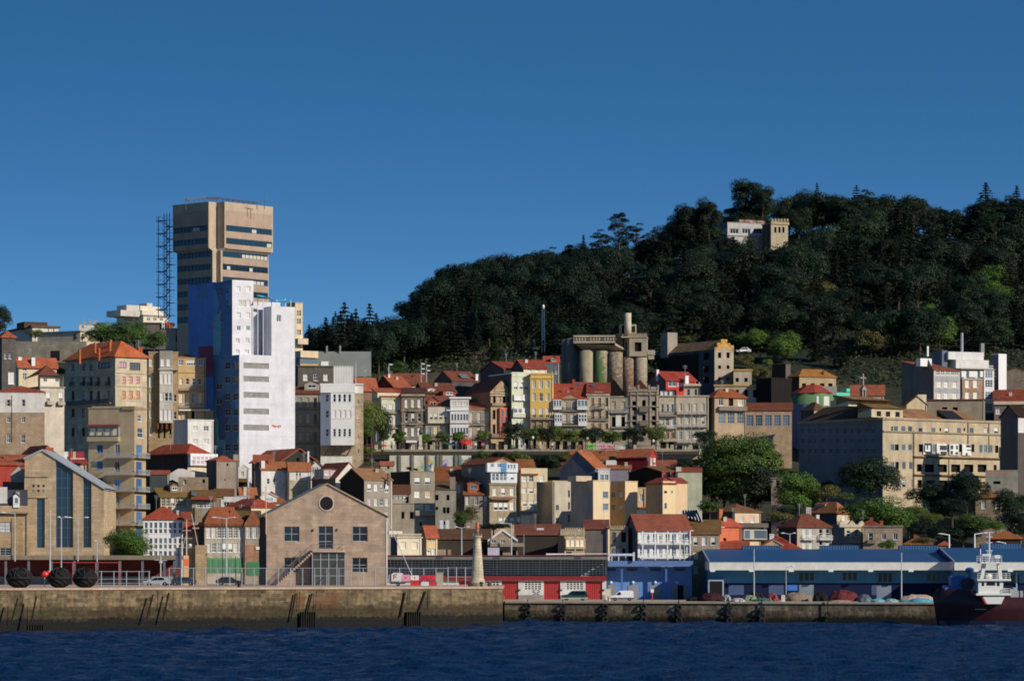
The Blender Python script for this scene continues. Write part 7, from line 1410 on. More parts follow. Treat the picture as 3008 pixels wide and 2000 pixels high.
blue_warehouse()
# ================================================================= street lamps, lighthouse, quay furniture
STEEL,GALV=pn('9aa0a4'),pn('70767c')
def lamp(px,pyb,pyt,Y,arms,label,group='street lamps of the harbour',r=.11,mat=None,z=None):
    p,q=W3(px,pyb,Y),W3(px,pyt,Y); h=q.z-p.z; R=thing('street_lamp',label,'lamp',p,0,group); m=MB(); m.bar((0,0,-.5),(0,0,h),r,7,r*.65); m.build('pole',mat or STEEL,R)
    for d in arms:
        L=d/F*Y; m=MB(); m.bar((0,0,h-.1),(L*.75,0,h+.12),r*.55,5); m.build('arm',mat or STEEL,R); k=MB(); k.blob((L*.88,0,h+.12),(abs(L)*.14+.25,.16,.11),8); k.build('lamp_head',WHITE,R,True)
    return R
cr(0,0,1)
lamp(147,1735,1499,566,(),'tall bare steel mast in front of the glass gabled building, left one',r=.14)
lamp(180,1735,1520,566,(-8,14),'steel lamp mast with short arms before the glass gabled building')
lamp(229,1640,1521,622,(-30,28),'double armed street lamp standing behind the slab roofed shed')
lamp(285,1640,1590,622,(-6,),'short lamp post behind the slab roofed shed near the glass gable right end')
lamp(44,1640,1507,622,(-40,),'street lamp with arm left in front of the stone parapet house')
lamp(665,1728,1521,600,(-42,28),'tall white double armed lamp before the green fronted house',r=.16)
lamp(653,1720,1518,620,(),'thin dark pole beside the double armed lamp at the green fronted house',r=.07,mat=DARKF)
lamp(692,1712,1632,622,(),'short pale post in front of the green fronted house',r=.09)
lamp(1356,1640,1549,652,(-20,20),'T shaped street lamp left of the lighthouse lantern',r=.14)
lamp(1502,1640,1537,652,(-36,),'street lamp with one long arm right of the lighthouse',r=.16)
lamp(1539,1640,1570,652,(),'thin post on the roof line right of the lighthouse',r=.06)
lamp(1689,1640,1560,651,(12,),'street lamp in front of the crenellated bay house',r=.12)
lamp(2010,1660,1560,651,(24,),'street lamp before the right end of the white balconied house',r=.1)
lamp(2089,1625,1550,660,(-38,36),'double armed street lamp before the orange painted house',r=.14)
lamp(2320,1625,1567,660,(-24,14),'double armed street lamp by the red roofed house with cream gable',r=.12)
lamp(2788,1625,1569,660,(-30,),'white street lamp bending left behind the blue warehouse',r=.2,mat=WHITE)
lamp(2863,1625,1567,660,(34,),'white street lamp bending right behind the ship mast',r=.2,mat=WHITE)
lamp(2953,1625,1593,660,(-24,),'short white street lamp above the nearer warehouse wing',r=.16,mat=WHITE)
lamp(2215,1764,1612,606,(),'tall thin pole on the quay before the blue warehouse, left of the curved lamp',r=.13)
lamp(2309,1768,1664,604,(22,),'thin curved street lamp with square box on the quay by the blue warehouse',r=.08)
lamp(2648,1770,1622,602,(),'tall thin pole on the quay near the ship bow',r=.13)
lamp(1105,1290,1205,789,(-5,5),'lamp post with twin lanterns at the left end of the esplanade','lamps of the esplanade',.09)
for px,py in ((1565,1288),(1725,1290),(1919,1298)):
    R=thing('globe_lamp','white globe street lamp among the esplanade trees','lamp',W3(px,1322,788),0,'globe lamps of the esplanade'); h=(1322-py)/F*788; MB().bar((0,0,0),(0,0,h),.07).build('pole',DARKF,R); MB().blob((0,0,h+.25),(.32,.32,.36),10).build('globe',WHITE,R,True)
for px,pyb,pyt,t in ((1237,1112,1090,3),(1253,1115,1095,2),(1142,1105,1092,1)):
    p=W3(px,pyb,838); h=(pyb-pyt)/F*838+2; R=thing('signal_post',('tall','middle','low')[3-t]+' pale post with lamps on the lane at the wood edge','lamp',p,0); MB().bar((0,0,-4),(0,0,h),.1).build('pole',STEEL,R); m=MB()
    for i in range(t): m.box(.1,.9,-.2,.2,h-.4-i*1.2,h-.1-i*1.2)
    m.build('lamp_head',WHITE,R)
R=thing('lattice_mast','blue lattice mast with white head standing in the dark wood','mast',W3(1596,1000,880)); m=MB(); h=92/F*880
for x,y in ((-.35,-.35),(.35,-.35),(.35,.35),(-.35,.35)): m.bar((x,y,-3),(x,y,h),.045,4)
for i in range(12): z=h*i/12; m.bar((-.35,-.35,z),(.35,-.35,z+h/12),.05,4); m.bar((.35,-.35,z),(-.35,-.35,z+h/12),.05,4)
m.build('lattice',pn('3a5a7a'),R); MB().blob((0,0,h+.6),(.35,.35,.6),8).build('head',WHITE,R,True)
def lighthouse():
    p=Vector((-5.55,554.5,ZN)); R=thing('lighthouse','small tapered stone harbour lighthouse with red lantern on the pier head','lighthouse',p); ST=gr('b4a88c',.66,1.1,.5)
    k=1/3.734/F*554.5; m=MB(); Z=lambda y: (1565-y)*k
    m.lathe([(1.5,-.1),(1.5,Z(1530)),(1.18,Z(1526)),(1.14,Z(1490)),(1.02,Z(1484)),(.54,Z(1040)),(.53,Z(1034))],28); m.build('tower',ST,R,True)
    m=MB(); m.lathe([(.54,Z(1034)),(.76,Z(1026)),(.76,Z(1012)),(.3,Z(1010))],24); m.build('gallery',ST,R); m=MB()
    for i in range(10): a=6.2832*i/10; m.bar((.7*math.cos(a),.7*math.sin(a),Z(1012)),(.7*math.cos(a),.7*math.sin(a),Z(985)),.03,4)
    m.build('railing',STEEL,R); m=MB(); m.lathe([(.24,Z(1010)),(.2,Z(960)),(.26,Z(958)),(.26,Z(940))],12); m.build('lamp_base',wl('8a8478'),R,True)
    m=MB(); m.lathe([(.2,Z(945)),(.34,Z(915)),(.24,Z(906)),(.26,Z(872)),(.18,Z(860)),(.03,Z(852))],14); m.build('lantern',pn('b0502a'),R,True)
    m=MB(); m.lathe([(1.55,-.1),(1.55,.55),(1.5,.6)],24); m.build('plinth',gr('8a7e68'),R)
lighthouse()
def fence():
    Y=577; x0,x1=W3(497,1700,Y).x,W3(1316,1700,Y).x; R=thing('wire_fence','long steel post and wire fence along the pier in front of the stone warehouse','fence',(x0,Y,ZN)); L=x1-x0; m=MB(); n=23; h=2.95
    for i in range(n+1): u=L*i/n; m.bar((u,0,0),(u,0,h),.075,5)
    m.bar((0,0,h),(L,0,h),.055,5); m.build('posts_and_rail',pn('8a9098'),R); m=MB()
    for i in range(9): z=.25+i*.3; m.bar((0,0,z),(L,0,z),.012,3)
    for i in range(int(L/.45)): m.bar((i*.45,0,.1),(i*.45,0,h),.010,3)
    m.build('wire_mesh',pn('8a9098'),R); S=bpy.data.objects
    R=thing('pipe_railing','low galvanised pipe railing on the pier beside the black fenders','fence',(W3(290,1700,548).x,548,ZN)); L=W3(440,1700,548).x-W3(290,1700,548).x; m=MB()
    for u in (0.4,2.4,4.4,6.4,8.0): m.bar((u,0,0),(u,0,2.5),.08)
    for z in (.55,1.2,2.4): m.bar((0,0,z),(L,0,z),.05)
    m.build('pipes',pn('8a9098'),R)
    R=thing('gate_fence','short stretch of taller fence posts between cabinet and lighthouse','fence',(W3(1316,1700,576).x,576,ZN)); m=MB(); L=4.6
    for u in (0,1.4,2.9,L): m.bar((u,0,0),(u,0,3.1),.07)
    for z in (.1,1.5,3.0): m.bar((0,0,z),(L,0,z),.03)
    m.build('posts',pn('9aa4ac'),R)
fence()
RUB=pn('0b0b0b',.66,.8,0,.25)
def fender_proto():
    m=MB(); rs=random.Random(2); n=20; k=12; vs=[]
    for i in range(k+1):
        th=math.pi*i/k
        for j in range(n):
            q=1+(.05 if (i+j) % 2 else -.05)+rs.uniform(-.03,.03); vs.append((1.9*q*math.sin(th)*math.cos(6.2832*j/n),1.7*q*math.sin(th)*math.sin(6.2832*j/n),1.42+1.45*q*math.cos(th)))
    m.mesh(vs,[(i*n+j,i*n+(j+1) % n,(i+1)*n+(j+1) % n,(i+1)*n+j) for i in range(k) for j in range(n)]); return m.data('body',RUB)
_fd=fender_proto()
for px,rz,lab in ((57,.3,'huge black rubber ship fender on the pier, leftmost of three'),(175,1.4,'huge black rubber ship fender on the pier, middle one with brown scuff'),(250,2.6,'huge black rubber ship fender on the pier, nearest the pipe railing')):
    Y=q_near((px-CX)/F*515)+4; R=thing('ship_fender',lab,'fender',(W3(px,1700,Y).x,Y,ZN),rz,'black ship fenders on the pier'); link('body',_fd,R); m=MB(); m.lathe([(1.95,1.3),(2.02,1.38),(2.02,1.5),(1.95,1.58)],18); o=m.build('chain_net',pn('1a1816',.66,.8),R)
    m=MB()
    for a in (0,1.05,2.1): m.tube([(2.0*math.cos(a)*math.cos(t),1.82*math.sin(a)*math.cos(t),1.42+1.56*math.sin(t)) for t in [i*.35 for i in range(10)]],.06,4)
    m.build('chain',pn('2a2420',.66,.8),R)
p=W3(131,1700,q_near(-70)+5); R=thing('red_buoy','bright red plastic buoy bundle between the black fenders','buoy',(p.x,p.y,ZN)); m=MB(); m.blob((0,0,2.0),(.62,.5,.5),10,3,.3); m.blob((.55,.1,2.3),(.35,.3,.3),8,4,.3); m.build('buoy',pn('d82414',.66,.35),R,True); MB().bar((0,0,0),(0,0,1.6),.08).build('post',STEEL,R)
R=thing('mooring_post','thin steel post beside the red buoy on the pier','post',(W3(114,1700,520).x,q_near(-71)+3,ZN)); MB().bar((0,0,0),(0,0,2.6),.07).build('post',STEEL,R)
# dark bars standing in for slanting shadow streaks on the pier wall
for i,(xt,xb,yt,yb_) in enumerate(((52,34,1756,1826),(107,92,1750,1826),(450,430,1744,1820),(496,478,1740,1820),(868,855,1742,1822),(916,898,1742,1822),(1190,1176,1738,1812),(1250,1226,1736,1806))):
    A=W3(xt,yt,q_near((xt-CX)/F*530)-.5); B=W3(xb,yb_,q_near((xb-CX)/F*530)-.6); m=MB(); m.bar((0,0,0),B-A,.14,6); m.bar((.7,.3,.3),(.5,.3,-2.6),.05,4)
    o=m.build('shadow_streak_bar',wl('262018'),loc=A); tag(o,'dark slanting bar shaped as a shadow streak on the weedy pier wall','timber','slanting shadow streak bars of the pier wall')
for i,(px,w,yt) in enumerate(((105,40,1838),(905,40,1800),(1215,42,1800))):
    A=W3(px,yt,q_near((px-CX)/F*530)-.7); m=MB()
    for k in range(7): m.box(-1.3+k*.4,-1.1+k*.4,-.15,.3,-2.6,.2)
    o=m.build('timber_grid',wl('1e1c16'),loc=A); o.rotation_euler[2]=math.atan(.635); tag(o,'black tarred timber ladder frame low on the pier wall','timber','tarred timber frames of the pier wall')
# ---- tyres hanging on the far quay
def tyre_data():
    m=MB(); n,k=18,8; R0,r0=.42,.17
    m.mesh([((R0+r0*math.cos(6.2832*j/k))*math.cos(6.2832*i/n),r0*.9*math.sin(6.2832*j/k),(R0+r0*math.cos(6.2832*j/k))*math.sin(6.2832*i/n)) for i in range(n) for j in range(k)],[(i*k+j,((i+1) % n)*k+j,((i+1) % n)*k+(j+1) % k,i*k+(j+1) % k) for i in range(n) for j in range(k)])
    me=m.data('tyre',pn('121214',.66,.8)); me.polygons.foreach_set('use_smooth',[True]*len(me.polygons)); return me
_ty=tyre_data()
for px,ys in ((1550,(1779,1800,1822)),(1653,(1780,1800,1819)),(1777,(1781,1801,1819)),(1890,(1780,1804,1820)),(1994,(1782,1802,1821)),(2142,(1783,1801,1822)),(2238,(1789,1808,1824)),(2432,(1806,))):
    Y=q_far((px-CX)/F*595)-.45; A=W3(px,1768,Y); R=thing('tyre_fender','column of old black tyres chained to the far quay wall','tyre',A,0,'tyre fenders on the far quay') if len(ys) > 1 else thing('tyre_fender','single black tyre hanging on the far quay near the ship','tyre',A)
    for py in ys: o=link('tyre',_ty,R,W3(px,py,Y)-A); o.rotation_euler=(RN.uniform(-.15,.15),RN.uniform(0,3),RN.uniform(-.2,.2))
    MB().bar((0,.15,.5),(0,.15,-4.0),.09,5).build('chain',pn('161412'),R)
# ---- vehicles
WH_T,WH_R=pn('101012',.66,.8),pn('9a9ca0',.66,.4)
def wheel(R,x,y,r):
    m=MB(); m.lathe([(r*.6,-.1),(r,-.1),(r,.1),(r*.6,.1)],18); o=m.build('wheel',WH_T,R,False,(x,y,r)); o.rotation_euler=(rad(90),0,0); m=MB(); m.lathe([(.02,.11),(r*.55,.09),(r*.6,.02)],12); m.build('rim',WH_R,o); return o
def car(label,p,L,W,body,glass,paint,low=None,rz=0.0,wr=.34,wx=(.2,.8),name='parked_car',cat='car',belt=.95):
    R=thing(name,label,cat,p,rz); m=MB(); n=len(body); hw=W/2; vs=[]
    for s in (-1,1):
        for x,z in body: t=hw*(1-.22*max(0,(z-belt))/.6-.05*(z < .4)); vs.append((x*L-L/2,s*t,z))
    m.mesh(vs,[tuple(range(n))[::-1],tuple(range(n,2*n))]+[(i,(i+1) % n,n+(i+1) % n,n+i) for i in range(n)]); m.build('body',paint,R)
    for g in glass:
        k=MB(); t=[hw*(1-.22*max(0,(z-belt))/.6)+.012 for x,z in g]; k.mesh([(x*L-L/2,-q,z) for (x,z),q in zip(g,t)],[tuple(range(len(g)))]); k.build('side_window',GLASS,R)
    for x in wx:
        for y in (-hw+.08,hw-.08): wheel(R,x*L-L/2,y,wr)
    if low: MB().box(-L/2-.02,L/2+.02,-hw-.03,hw+.03,.32,.55).build('sill_trim',low,R)
    for y in (-hw+.25,hw-.25): MB().box(-L/2-.02,-L/2+.12,y-.15,y+.15,.62,.8).build('headlight',WHITE,R); MB().box(L/2-.1,L/2+.02,y-.12,y+.12,.65,.95).build('tail_light',REDF,R)
    return R
SUVB=[(.0,.42),(.0,.85),(.03,.98),(.22,1.08),(.36,1.62),(.42,1.74),(.9,1.74),(.985,1.1),(1.0,.9),(1.0,.42)]
car('dark green off road car parked before the red doors of the harbour shed',(W3(1688,1760,618).x,618,ZF),4.75,1.8,SUVB,[[(.26,1.1),(.37,1.58),(.47,1.6),(.47,1.1)],[(.49,1.1),(.49,1.6),(.66,1.6),(.66,1.1)],[(.68,1.1),(.68,1.6),(.88,1.6),(.93,1.12)]],pn('123a34',.66,.3),pn('8a8c84'),0,.40,(.19,.80),'offroad_car','car',1.05)
VANB=[(.0,.35),(.0,.75),(.03,.9),(.2,1.05),(.34,1.62),(.42,1.78),(.93,1.82),(.99,1.6),(1.0,.9),(1.0,.35)]
car('small white delivery van parked beside the blue shed',(W3(1827,1762,612).x,612,ZF),4.1,1.7,VANB,[[(.24,1.06),(.35,1.55),(.45,1.55),(.45,1.06)]],pn('d0d2d4',.66,.3,0,.03),pn('2a2c30'),0,.31,(.2,.82),'delivery_van','van',1.05)
HAT=[(.0,.35),(.0,.68),(.05,.78),(.24,.92),(.40,1.36),(.48,1.46),(.78,1.44),(.93,1.02),(1.0,.95),(1.0,.35)]
HG=[[(.29,.94),(.41,1.32),(.52,1.38),(.52,.94)],[(.54,.94),(.54,1.38),(.72,1.38),(.82,.96)]]
car('silver hatchback half in shadow on the pier behind the railing',(W3(462,1718,586).x,586,ZN),4.5,1.75,HAT,HG,pn('8a9498',.66,.3),None,0,.32,(.2,.8),belt=.92)
car('dark blue car parked next to the silver hatchback on the pier',(W3(538,1718,592).x,592,ZN),4.4,1.75,HAT,HG,pn('24343e',.66,.3),None,0,.32,(.2,.8),belt=.92)
car('black car parked on the pier before the green fronted house',(W3(674,1718,598).x,598,ZN),4.6,1.75,[(1-x,z) for x,z in HAT][::-1],[[(1-x,z) for x,z in g][::-1] for g in HG],pn('14181c',.66,.3),None,0,.32,(.2,.8),belt=.92)
_y=858.0
while HY-(float(ground((2182-CX)/F*_y,_y))-CZ)/_y*F > 1041: _y += 1
p=W3(2182,1041,_y); car('white car parked on the hillside road below the wood',(p.x,_y,float(ground(p.x,_y))+.3),4.2,1.7,HAT,HG,pn('c8c8c8',.66,.3),None,.3,.32,(.2,.8),belt=.92)
car('red car parked at the left end of the esplanade',(W3(1080,1300,793).x,793,TERR),4.0,1.7,HAT,HG,pn('8a1a20',.66,.3),None,0,.32,(.2,.8),belt=.92)
# ---- barriers, cabinet, sign, bollards on the pier
def barrier(px,py,label,col,w=26,h=19,Y=566,hole=True):
    p=W3(px,py,Y); ww,hh=w/F*Y,h/F*Y; R=thing('road_barrier',label,'barrier',p,RN.uniform(-.1,.1),'stacked plastic road barriers'); m=MB(); m.prism([(-ww/2,0),(ww/2,0),(ww/2,hh*.86),(ww/2-.1,hh),(-ww/2+.1,hh),(-ww/2,hh*.86)],-.3,.3); m.build('body',col,R)
    if hole: k=MB(); k.lathe([(.0,-.02),(.12,-.02),(.12,.02)],10); o=k.build('plug',DARKF,R,loc=(0,-.31,hh*.5)); o.rotation_euler=(rad(90),0,0)
    return R
PR,PW,PK,PM=pn('c0141c',.66,.4),pn('d4d0c8',.66,.4),pn('c87a90',.66,.4),pn('a81c38',.66,.4)
barrier(1192,1706,'pink plastic road barrier left in the upper row of the stack',PK); barrier(1218,1703,'white plastic road barrier in the upper row of the stack',PW,25,14); barrier(1245,1705,'crimson plastic road barrier right of the white one in the stack',PM,23,16); barrier(1218,1719,'bright red plastic road barrier on the ground under the white one',PR,25,16)
barrier(1267,1702,'white topped red road barrier tipped at the right of the stack',PR,24,13); barrier(1248,1719.5,'white and red chipped barrier lying in front of the stack',PW,22,12,564,False); barrier(1272,1719,'crimson folded barrier lying beside the grey cabinet',PM,22,13,565,False)
p=W3(1166,1719,569); R=thing('container','white rounded plastic tank with a letter F on a dark trailer frame','tank',(p.x,p.y,ZN)); m=MB(); m.prism([(-.9,.8),(1.0,.8),(1.15,1.6),(.9,2.15),(-.6,2.2),(-.9,1.9)],-.6,.6); m.build('tank',PW,R); MB().box(-1.1,1.4,-.5,.5,.35,.6).build('frame',DARKF,R); m=MB()
m.box(-.55,-.42,-.64,-.6,1.15,1.95); m.box(-.42,.05,-.64,-.6,1.82,1.95); m.box(-.42,-.05,-.64,-.6,1.48,1.6); m.build('letter',pn('7a1a24'),R); wheel(R,.2,-.5,.3); wheel(R,.2,.5,.3); MB().prism([(-1.6,.5),(-.95,.5),(-.95,1.9),(-1.3,1.9)],-.4,.4).build('grey_hood',pn('8a8680'),R)
p=W3(1292,1719,570); tag(MB().box(-.53,.53,-.35,.35,0,2.15).box(-.6,.6,-.42,.42,2.15,2.25).build('electric_cabinet',wl('9c9a84'),loc=(p.x,p.y,ZN)),'tall beige electrical cabinet between barriers and fence','cabinet')
for px,lab in ((1414,'black round mooring bollard at the lighthouse foot'),(1438,'rusty mooring bollard right of the lighthouse')):
    m=MB(); m.lathe([(.28,0),(.2,.15),(.2,.45),(.34,.55),(.34,.7),(.1,.78)],12); o=m.build('bollard',pn('1c1c1e' if px < 1420 else '5a3a2a',.66),None,True,(W3(px,1720,551.5).x,551.5,ZN)); tag(o,lab,'bollard')
for px,lab in ((702,'small black mooring bollard on the pier edge before the black car'),(1477,'rust brown bollard on the far quay before the first red door'),(1789,'pale concrete post at the corner of the white van')):
    Y=520 if px < 800 else 604; z=ZN if px < 800 else ZF; Y=q_near(W3(px,1700,525).x)+.8 if px < 800 else Y; m=MB(); m.lathe([(.3,0),(.22,.15),(.22,.5),(.36,.62),(.3,.8),(.05,.85)],12); o=m.build('bollard',pn('16181c' if px < 800 else '6a4a3a' if px < 1600 else 'a09888',.66),None,True,(W3(px,1700,Y).x,Y,z)); tag(o,lab,'bollard')
R=thing('sign_post','red post with square white sign in front of the blue shed','sign',(W3(1916,1765,604).x,604,ZF)); MB().bar((0,0,0),(0,0,1.5),.08).build('post',pn('b03428'),R); MB().box(-.28,.28,-.05,.05,1.5,2.1).build('sign_plate',WHITE,R)
tag(MB().box(-.5,.5,-.4,.4,0,2.0).build('stone_pillar',wl('c0baa8'),loc=(W3(1790,1760,630).x-.2,632,ZF)),'cream gate pillar between red shed and blue shed','pillar')
tag(MB().box(-.32,.32,-.2,.2,0,1.15).build('quay_cabinet',wl('b8b4a0'),loc=(W3(2294,1766,601).x,596,ZF)),'small cream cabinet on the quay between the net piles','cabinet')
# ---- nets heaped on the far quay
def netmat(h):
    key=('net',h)
    if key in MATS: return MATS[key]
    m,n,p=_new('fishing_net'); v=_obj(n); f=_map(n,_noise(n,v,3.5,7,.8),.35,.66,.35,1.5); n.links.new(_val(n,alb(h),f),p.inputs['Base Color']); p.inputs['Roughness'].default_value=.95; _bump(n,p,_noise(n,v,6,5,.8),.25,1); MATS[key]=m; return m
for i,(x0,x1,yt,col,lab,Y) in enumerate((
    (70,240,655,'1a1614','low black net heap at the left end of the quay nets',604),(225,560,600,'3a1418','dark maroon net heap with red floats',603),(520,640,625,'a8a4a0','white and black spotted net strip',600),(620,810,665,'b4aeb0','pale lilac and white net heap',598.5),
    (760,965,628,'7c9078','round sage green net heap',602),(900,1160,665,'3a6a58','low dark green net heap',600),(820,1060,595,'2a1a1a','brown black net heap behind the green ones',608),(1070,1230,605,'a0404a','net heap with scarlet and yellow top',604),(1260,1680,598,'8a7868','broad dusty beige net heap beside the curved lamp',604),
    (1660,1850,585,'1a1214','tall black net stack',600),(1840,2240,570,'6a2428','big wine red net heap with violet patch',604),(1850,2150,690,'b08a74','low pinkish net heap in front of the wine red one',598),(2220,2390,628,'7a8084','grey net heap beside the wine red one',602))):
    A,B=PTX(x0,Y) if False else W3(2000+x0/4.289,1765,Y),W3(2000+x1/4.289,1765,Y); h=CZ-(1600+yt/4.289-HY)/F*Y-ZF; m=MB(); rx=(B.x-A.x)/2; m.blob((0,0,0),(rx,min(rx,2.4),h),26,i+5,.3)
    m.blob((rx*.4,-.3,0),(rx*.5,1.4,h*.8),18,i+50,.5); m.blob((-rx*.45,-.2,0),(rx*.45,1.3,h*.7),18,i+90,.5); o=m.build('net_heap',netmat(col),None,True,((A.x+B.x)/2,Y,ZF-.05)); tag(o,lab,'net','fishing nets heaped on the quay')
for i,(px0,px1,yt,col,lab) in enumerate(((2520,2560,1745,'5a7078','grey teal net heap left of the turquoise tarpaulin'),(2555,2600,1757,'6aa0b8','light blue net heap on the quay'),(2596,2640,1757,'8ab0a8','pale aqua net heap on the quay'),(2635,2670,1760,'4a8088','dull teal net heap next to the tarpaulin'),(2660,2745,1756,'30a0c0','bright turquoise tarpaulin heap beside the ship bow'),(2640,2745,1745,'b89a84','long pinkish net heap behind the tarpaulin'))):
    Y=588 if i < 5 else 594; A,B=W3(px0,1765,Y),W3(px1,1765,Y); h=CZ-(yt-HY)/F*Y-ZF; rx=(B.x-A.x)/2; m=MB(); m.blob((0,0,0),(rx,1.8,h),24,i+33,.3); m.blob((rx*.4,-.2,0),(rx*.5,1.3,h*.85),18,i+60,.45); tag(m.build('net_heap',netmat(col),None,True,((A.x+B.x)/2,Y,ZF-.05)),lab,'net','fishing nets heaped on the quay')
# ---- the moored ship
def ship():
    Y=566; px0=2738; p=W3(px0,1700,Y); R=thing('fishing_ship','moored dark maroon fishing ship with white wheelhouse and masts','ship',(p.x,Y,0)); k=F/Y; X=lambda px: (px-px0)/k; Z=lambda py: CZ-(py-HY)/k
    HULL=pn('341216',.55,.45,0,.3); m=MB(); st=[]
    zt=[(0,Z(1746)),(1.2,Z(1728)),(4,Z(1729)),(9,Z(1736)),(9.2,Z(1752)),(16,Z(1753)),(34,Z(1753))]
    prof=[(0,0.05,.4),(1.2,.9,.15),(3,2.2,.9),(6,3.6,2.4),(10,4.3,3.6),(18,4.5,4.2),(30,4.5,4.2),(34,4.2,3.8)]; xs=[q[0] for q in prof]
    for x,wt,wb in prof:
        t=np.interp(x,[a for a,_ in zt],[b for _,b in zt]); xb=x+(1.1 if x < 3 else 0); st.append([(x,-wt,t),(x+(.4 if x < 3 else 0),-wt*.93-.02,t*.55),(xb,-wb,0.9),(xb,-wb*.9,-1.5),(xb,wb*.9,-1.5),(xb,wb,.9),(x+(.4 if x < 3 else 0),wt*.93+.02,t*.55),(x,wt,t)])
    n=8
    m.mesh([v for s in st for v in s],[(i*n+j,(i+1)*n+j,(i+1)*n+(j+1) % n,i*n+(j+1) % n) for i in range(len(st)-1) for j in range(n)]+[tuple(range(n))])
    h=m.build('hull',HULL,R,True); h.rotation_euler[2]=rad(-4)
    m=MB(); m.mesh([(v[0],v[1]*1.012-(.03 if v[1] < 0 else -.03),min(v[2],1.0)) for s in st for v in s],[(i*n+j,(i+1)*n+j,(i+1)*n+(j+1) % n,i*n+(j+1) % n) for i in range(len(st)-1) for j in (2,4)]); m.build('boot_top',pn('1a2440'),R).rotation_euler[2]=rad(-4)
    y=-4.4; WS=pn('d2d2cc',.66,.4,0,.05)
    m=MB(); m.prism([(X(2872),Z(1750)),(X(2936),Z(1750)),(X(2925),Z(1772)),(X(2884),Z(1772))],y-1.9,y+4); m.build('deckhouse_front',WS,R); MB().prism([(X(2868),Z(1750)),(X(2872),Z(1750)),(X(2884),Z(1772)),(X(2879),Z(1772))],y-1.86,y+3.9).build('red_edge',pn('c02030'),R)
    MB().box(X(2852),X(2953),y-2.2,y+5,Z(1747),Z(1741)).build('lower_bridge_deck',WS,R)
    m=MB(); H=[(X(2868),X(2876),Z(1720),Z(1708)),(X(2882),X(2908),Z(1719),Z(1707)),(X(2912),X(2921),Z(1720),Z(1708))]; panel(m,H,X(2859),X(2931),Z(1741),Z(1706),lambda a,o,z: (a,y-1.8+o,z),.3)
    for u in (X(2859),X(2931)): m.poly([(u,y-1.8,Z(1741)),(u,y+4,Z(1741)),(u,y+4,Z(1706)),(u,y-1.8,Z(1706))])
    w=m.build('wheelhouse',WS,R)
    for q in H: MB().box(q[0],q[1],y-1.55,y-1.5,q[2],q[3]).build('window',GLASS,w)
    MB().box(X(2855),X(2953),y-2.2,y+5,Z(1705),Z(1699)).build('upper_bridge_deck',WS,R)
    def rails(x0,x1,zb,zt_,nm):
        m=MB(); nb=max(3,int((x1-x0)/.7))
        for yy in (y-2.1,y+2):
            for i in range(nb+1): u=x0+(x1-x0)*i/nb; m.bar((u,yy,zb),(u,yy,zt_),.04,4)
            for j in range(1,4): z=zb+(zt_-zb)*j/3; m.bar((x0,yy,z),(x1,yy,z),.04,4)
        m.build(nm,WS,R)
    rails(X(2856),X(2950),Z(1699),Z(1683),'railing'); rails(X(2864),X(2926),Z(1650),Z(1633),'railing'); rails(X(2930),X(2952),Z(1741),Z(1727),'railing')
    m=MB(); m.mesh([(X(2866),y-1,Z(1699)),(X(2876),y-1,Z(1699)),(X(2884),y-1,Z(1655)),(X(2874),y-1,Z(1655)),(X(2866),y+.5,Z(1699)),(X(2876),y+.5,Z(1699)),(X(2884),y+.5,Z(1655)),(X(2874),y+.5,Z(1655))],[(0,1,2,3),(4,5,6,7),(0,4,7,3),(1,5,6,2)])
    m.mesh([(X(2921),y-1,Z(1699)),(X(2931),y-1,Z(1699)),(X(2926),y-1,Z(1655)),(X(2917),y-1,Z(1655)),(X(2921),y+.5,Z(1699)),(X(2931),y+.5,Z(1699)),(X(2926),y+.5,Z(1655)),(X(2917),y+.5,Z(1655))],[(0,1,2,3),(4,5,6,7),(0,4,7,3),(1,5,6,2)])
    m.box(X(2865),X(2928),y-2,y+2,Z(1654),Z(1649)); m.build('gantry',WS,R)
    m=MB(); m.bar((X(2895),y,Z(1650)),(X(2895),y,Z(1563)),.12,6)
    for py,d in ((1564,12),(1577,10),(1594,9),(1617,10)): m.bar((X(2895-d),y,Z(py)),(X(2895+d),y,Z(py)),.07,5)
    for px in (2889,2902): m.bar((X(px),y,Z(1617)),(X(2895),y,Z(1650)),.05,4)
    m.bar((X(2869),y,Z(1650)),(X(2869),y,Z(1612)),.1,5); m.build('mast',pn('b8bcc4'),R)
    m=MB(); m.box(X(2910),X(2926),y-.6,y+.6,Z(1640),Z(1630)); m.box(X(2874),X(2898),y-.4,y+.4,Z(1632),Z(1627)); m.blob((X(2895),y,Z(1692)),(.6,.5,.5),8); m.build('radar',WS,R)
    BL=pn('2a5a94'); m=MB(); m.box(X(2790),X(2832),-1.5,1.5,Z(1736),Z(1690)); m.box(X(2772),X(2800),-1.8,1.8,Z(1732),Z(1718)); m.bar((X(2848),-.5,Z(1730)),(X(2848),-.5,Z(1676)),.3,8); m.blob((X(2847),-.5,Z(1674)),(.75,.6,.5),10); m.build('deck_crane',BL,R)
    m=MB(); m.lathe([(.2,-.7),(1.0,-.7),(1.0,.7),(.2,.7)],14); o=m.build('winch_drum',pn('1e1e22'),R,loc=(X(2838),-2,Z(1713))); o.rotation_euler=(rad(90),0,0)
    MB().box(X(2852),X(2884),y-.12,y-.04,Z(1788.5),Z(1786.5)).build('name_strip',pn('a8a49c'),R).location=(0,-.6,0)
    m=MB(); m.bar((X(2842),y+.4,Z(1732)),(X(2852),y+.2,Z(1745)),.25,5); m.build('red_stay',pn('b02030'),R)
    G=pn('8a8a90'); m=MB()
    for px in (2962,2970,2978,2990): m.box(X(px)-.22,X(px)+.22,y+.2,y+1,Z(1753),Z(1724+(px % 3)*5)); m.blob((X(px),y+.5,Z(1745)),(.3,.3,.5),8)
    m.build('deck_gear',G,R)
ship()
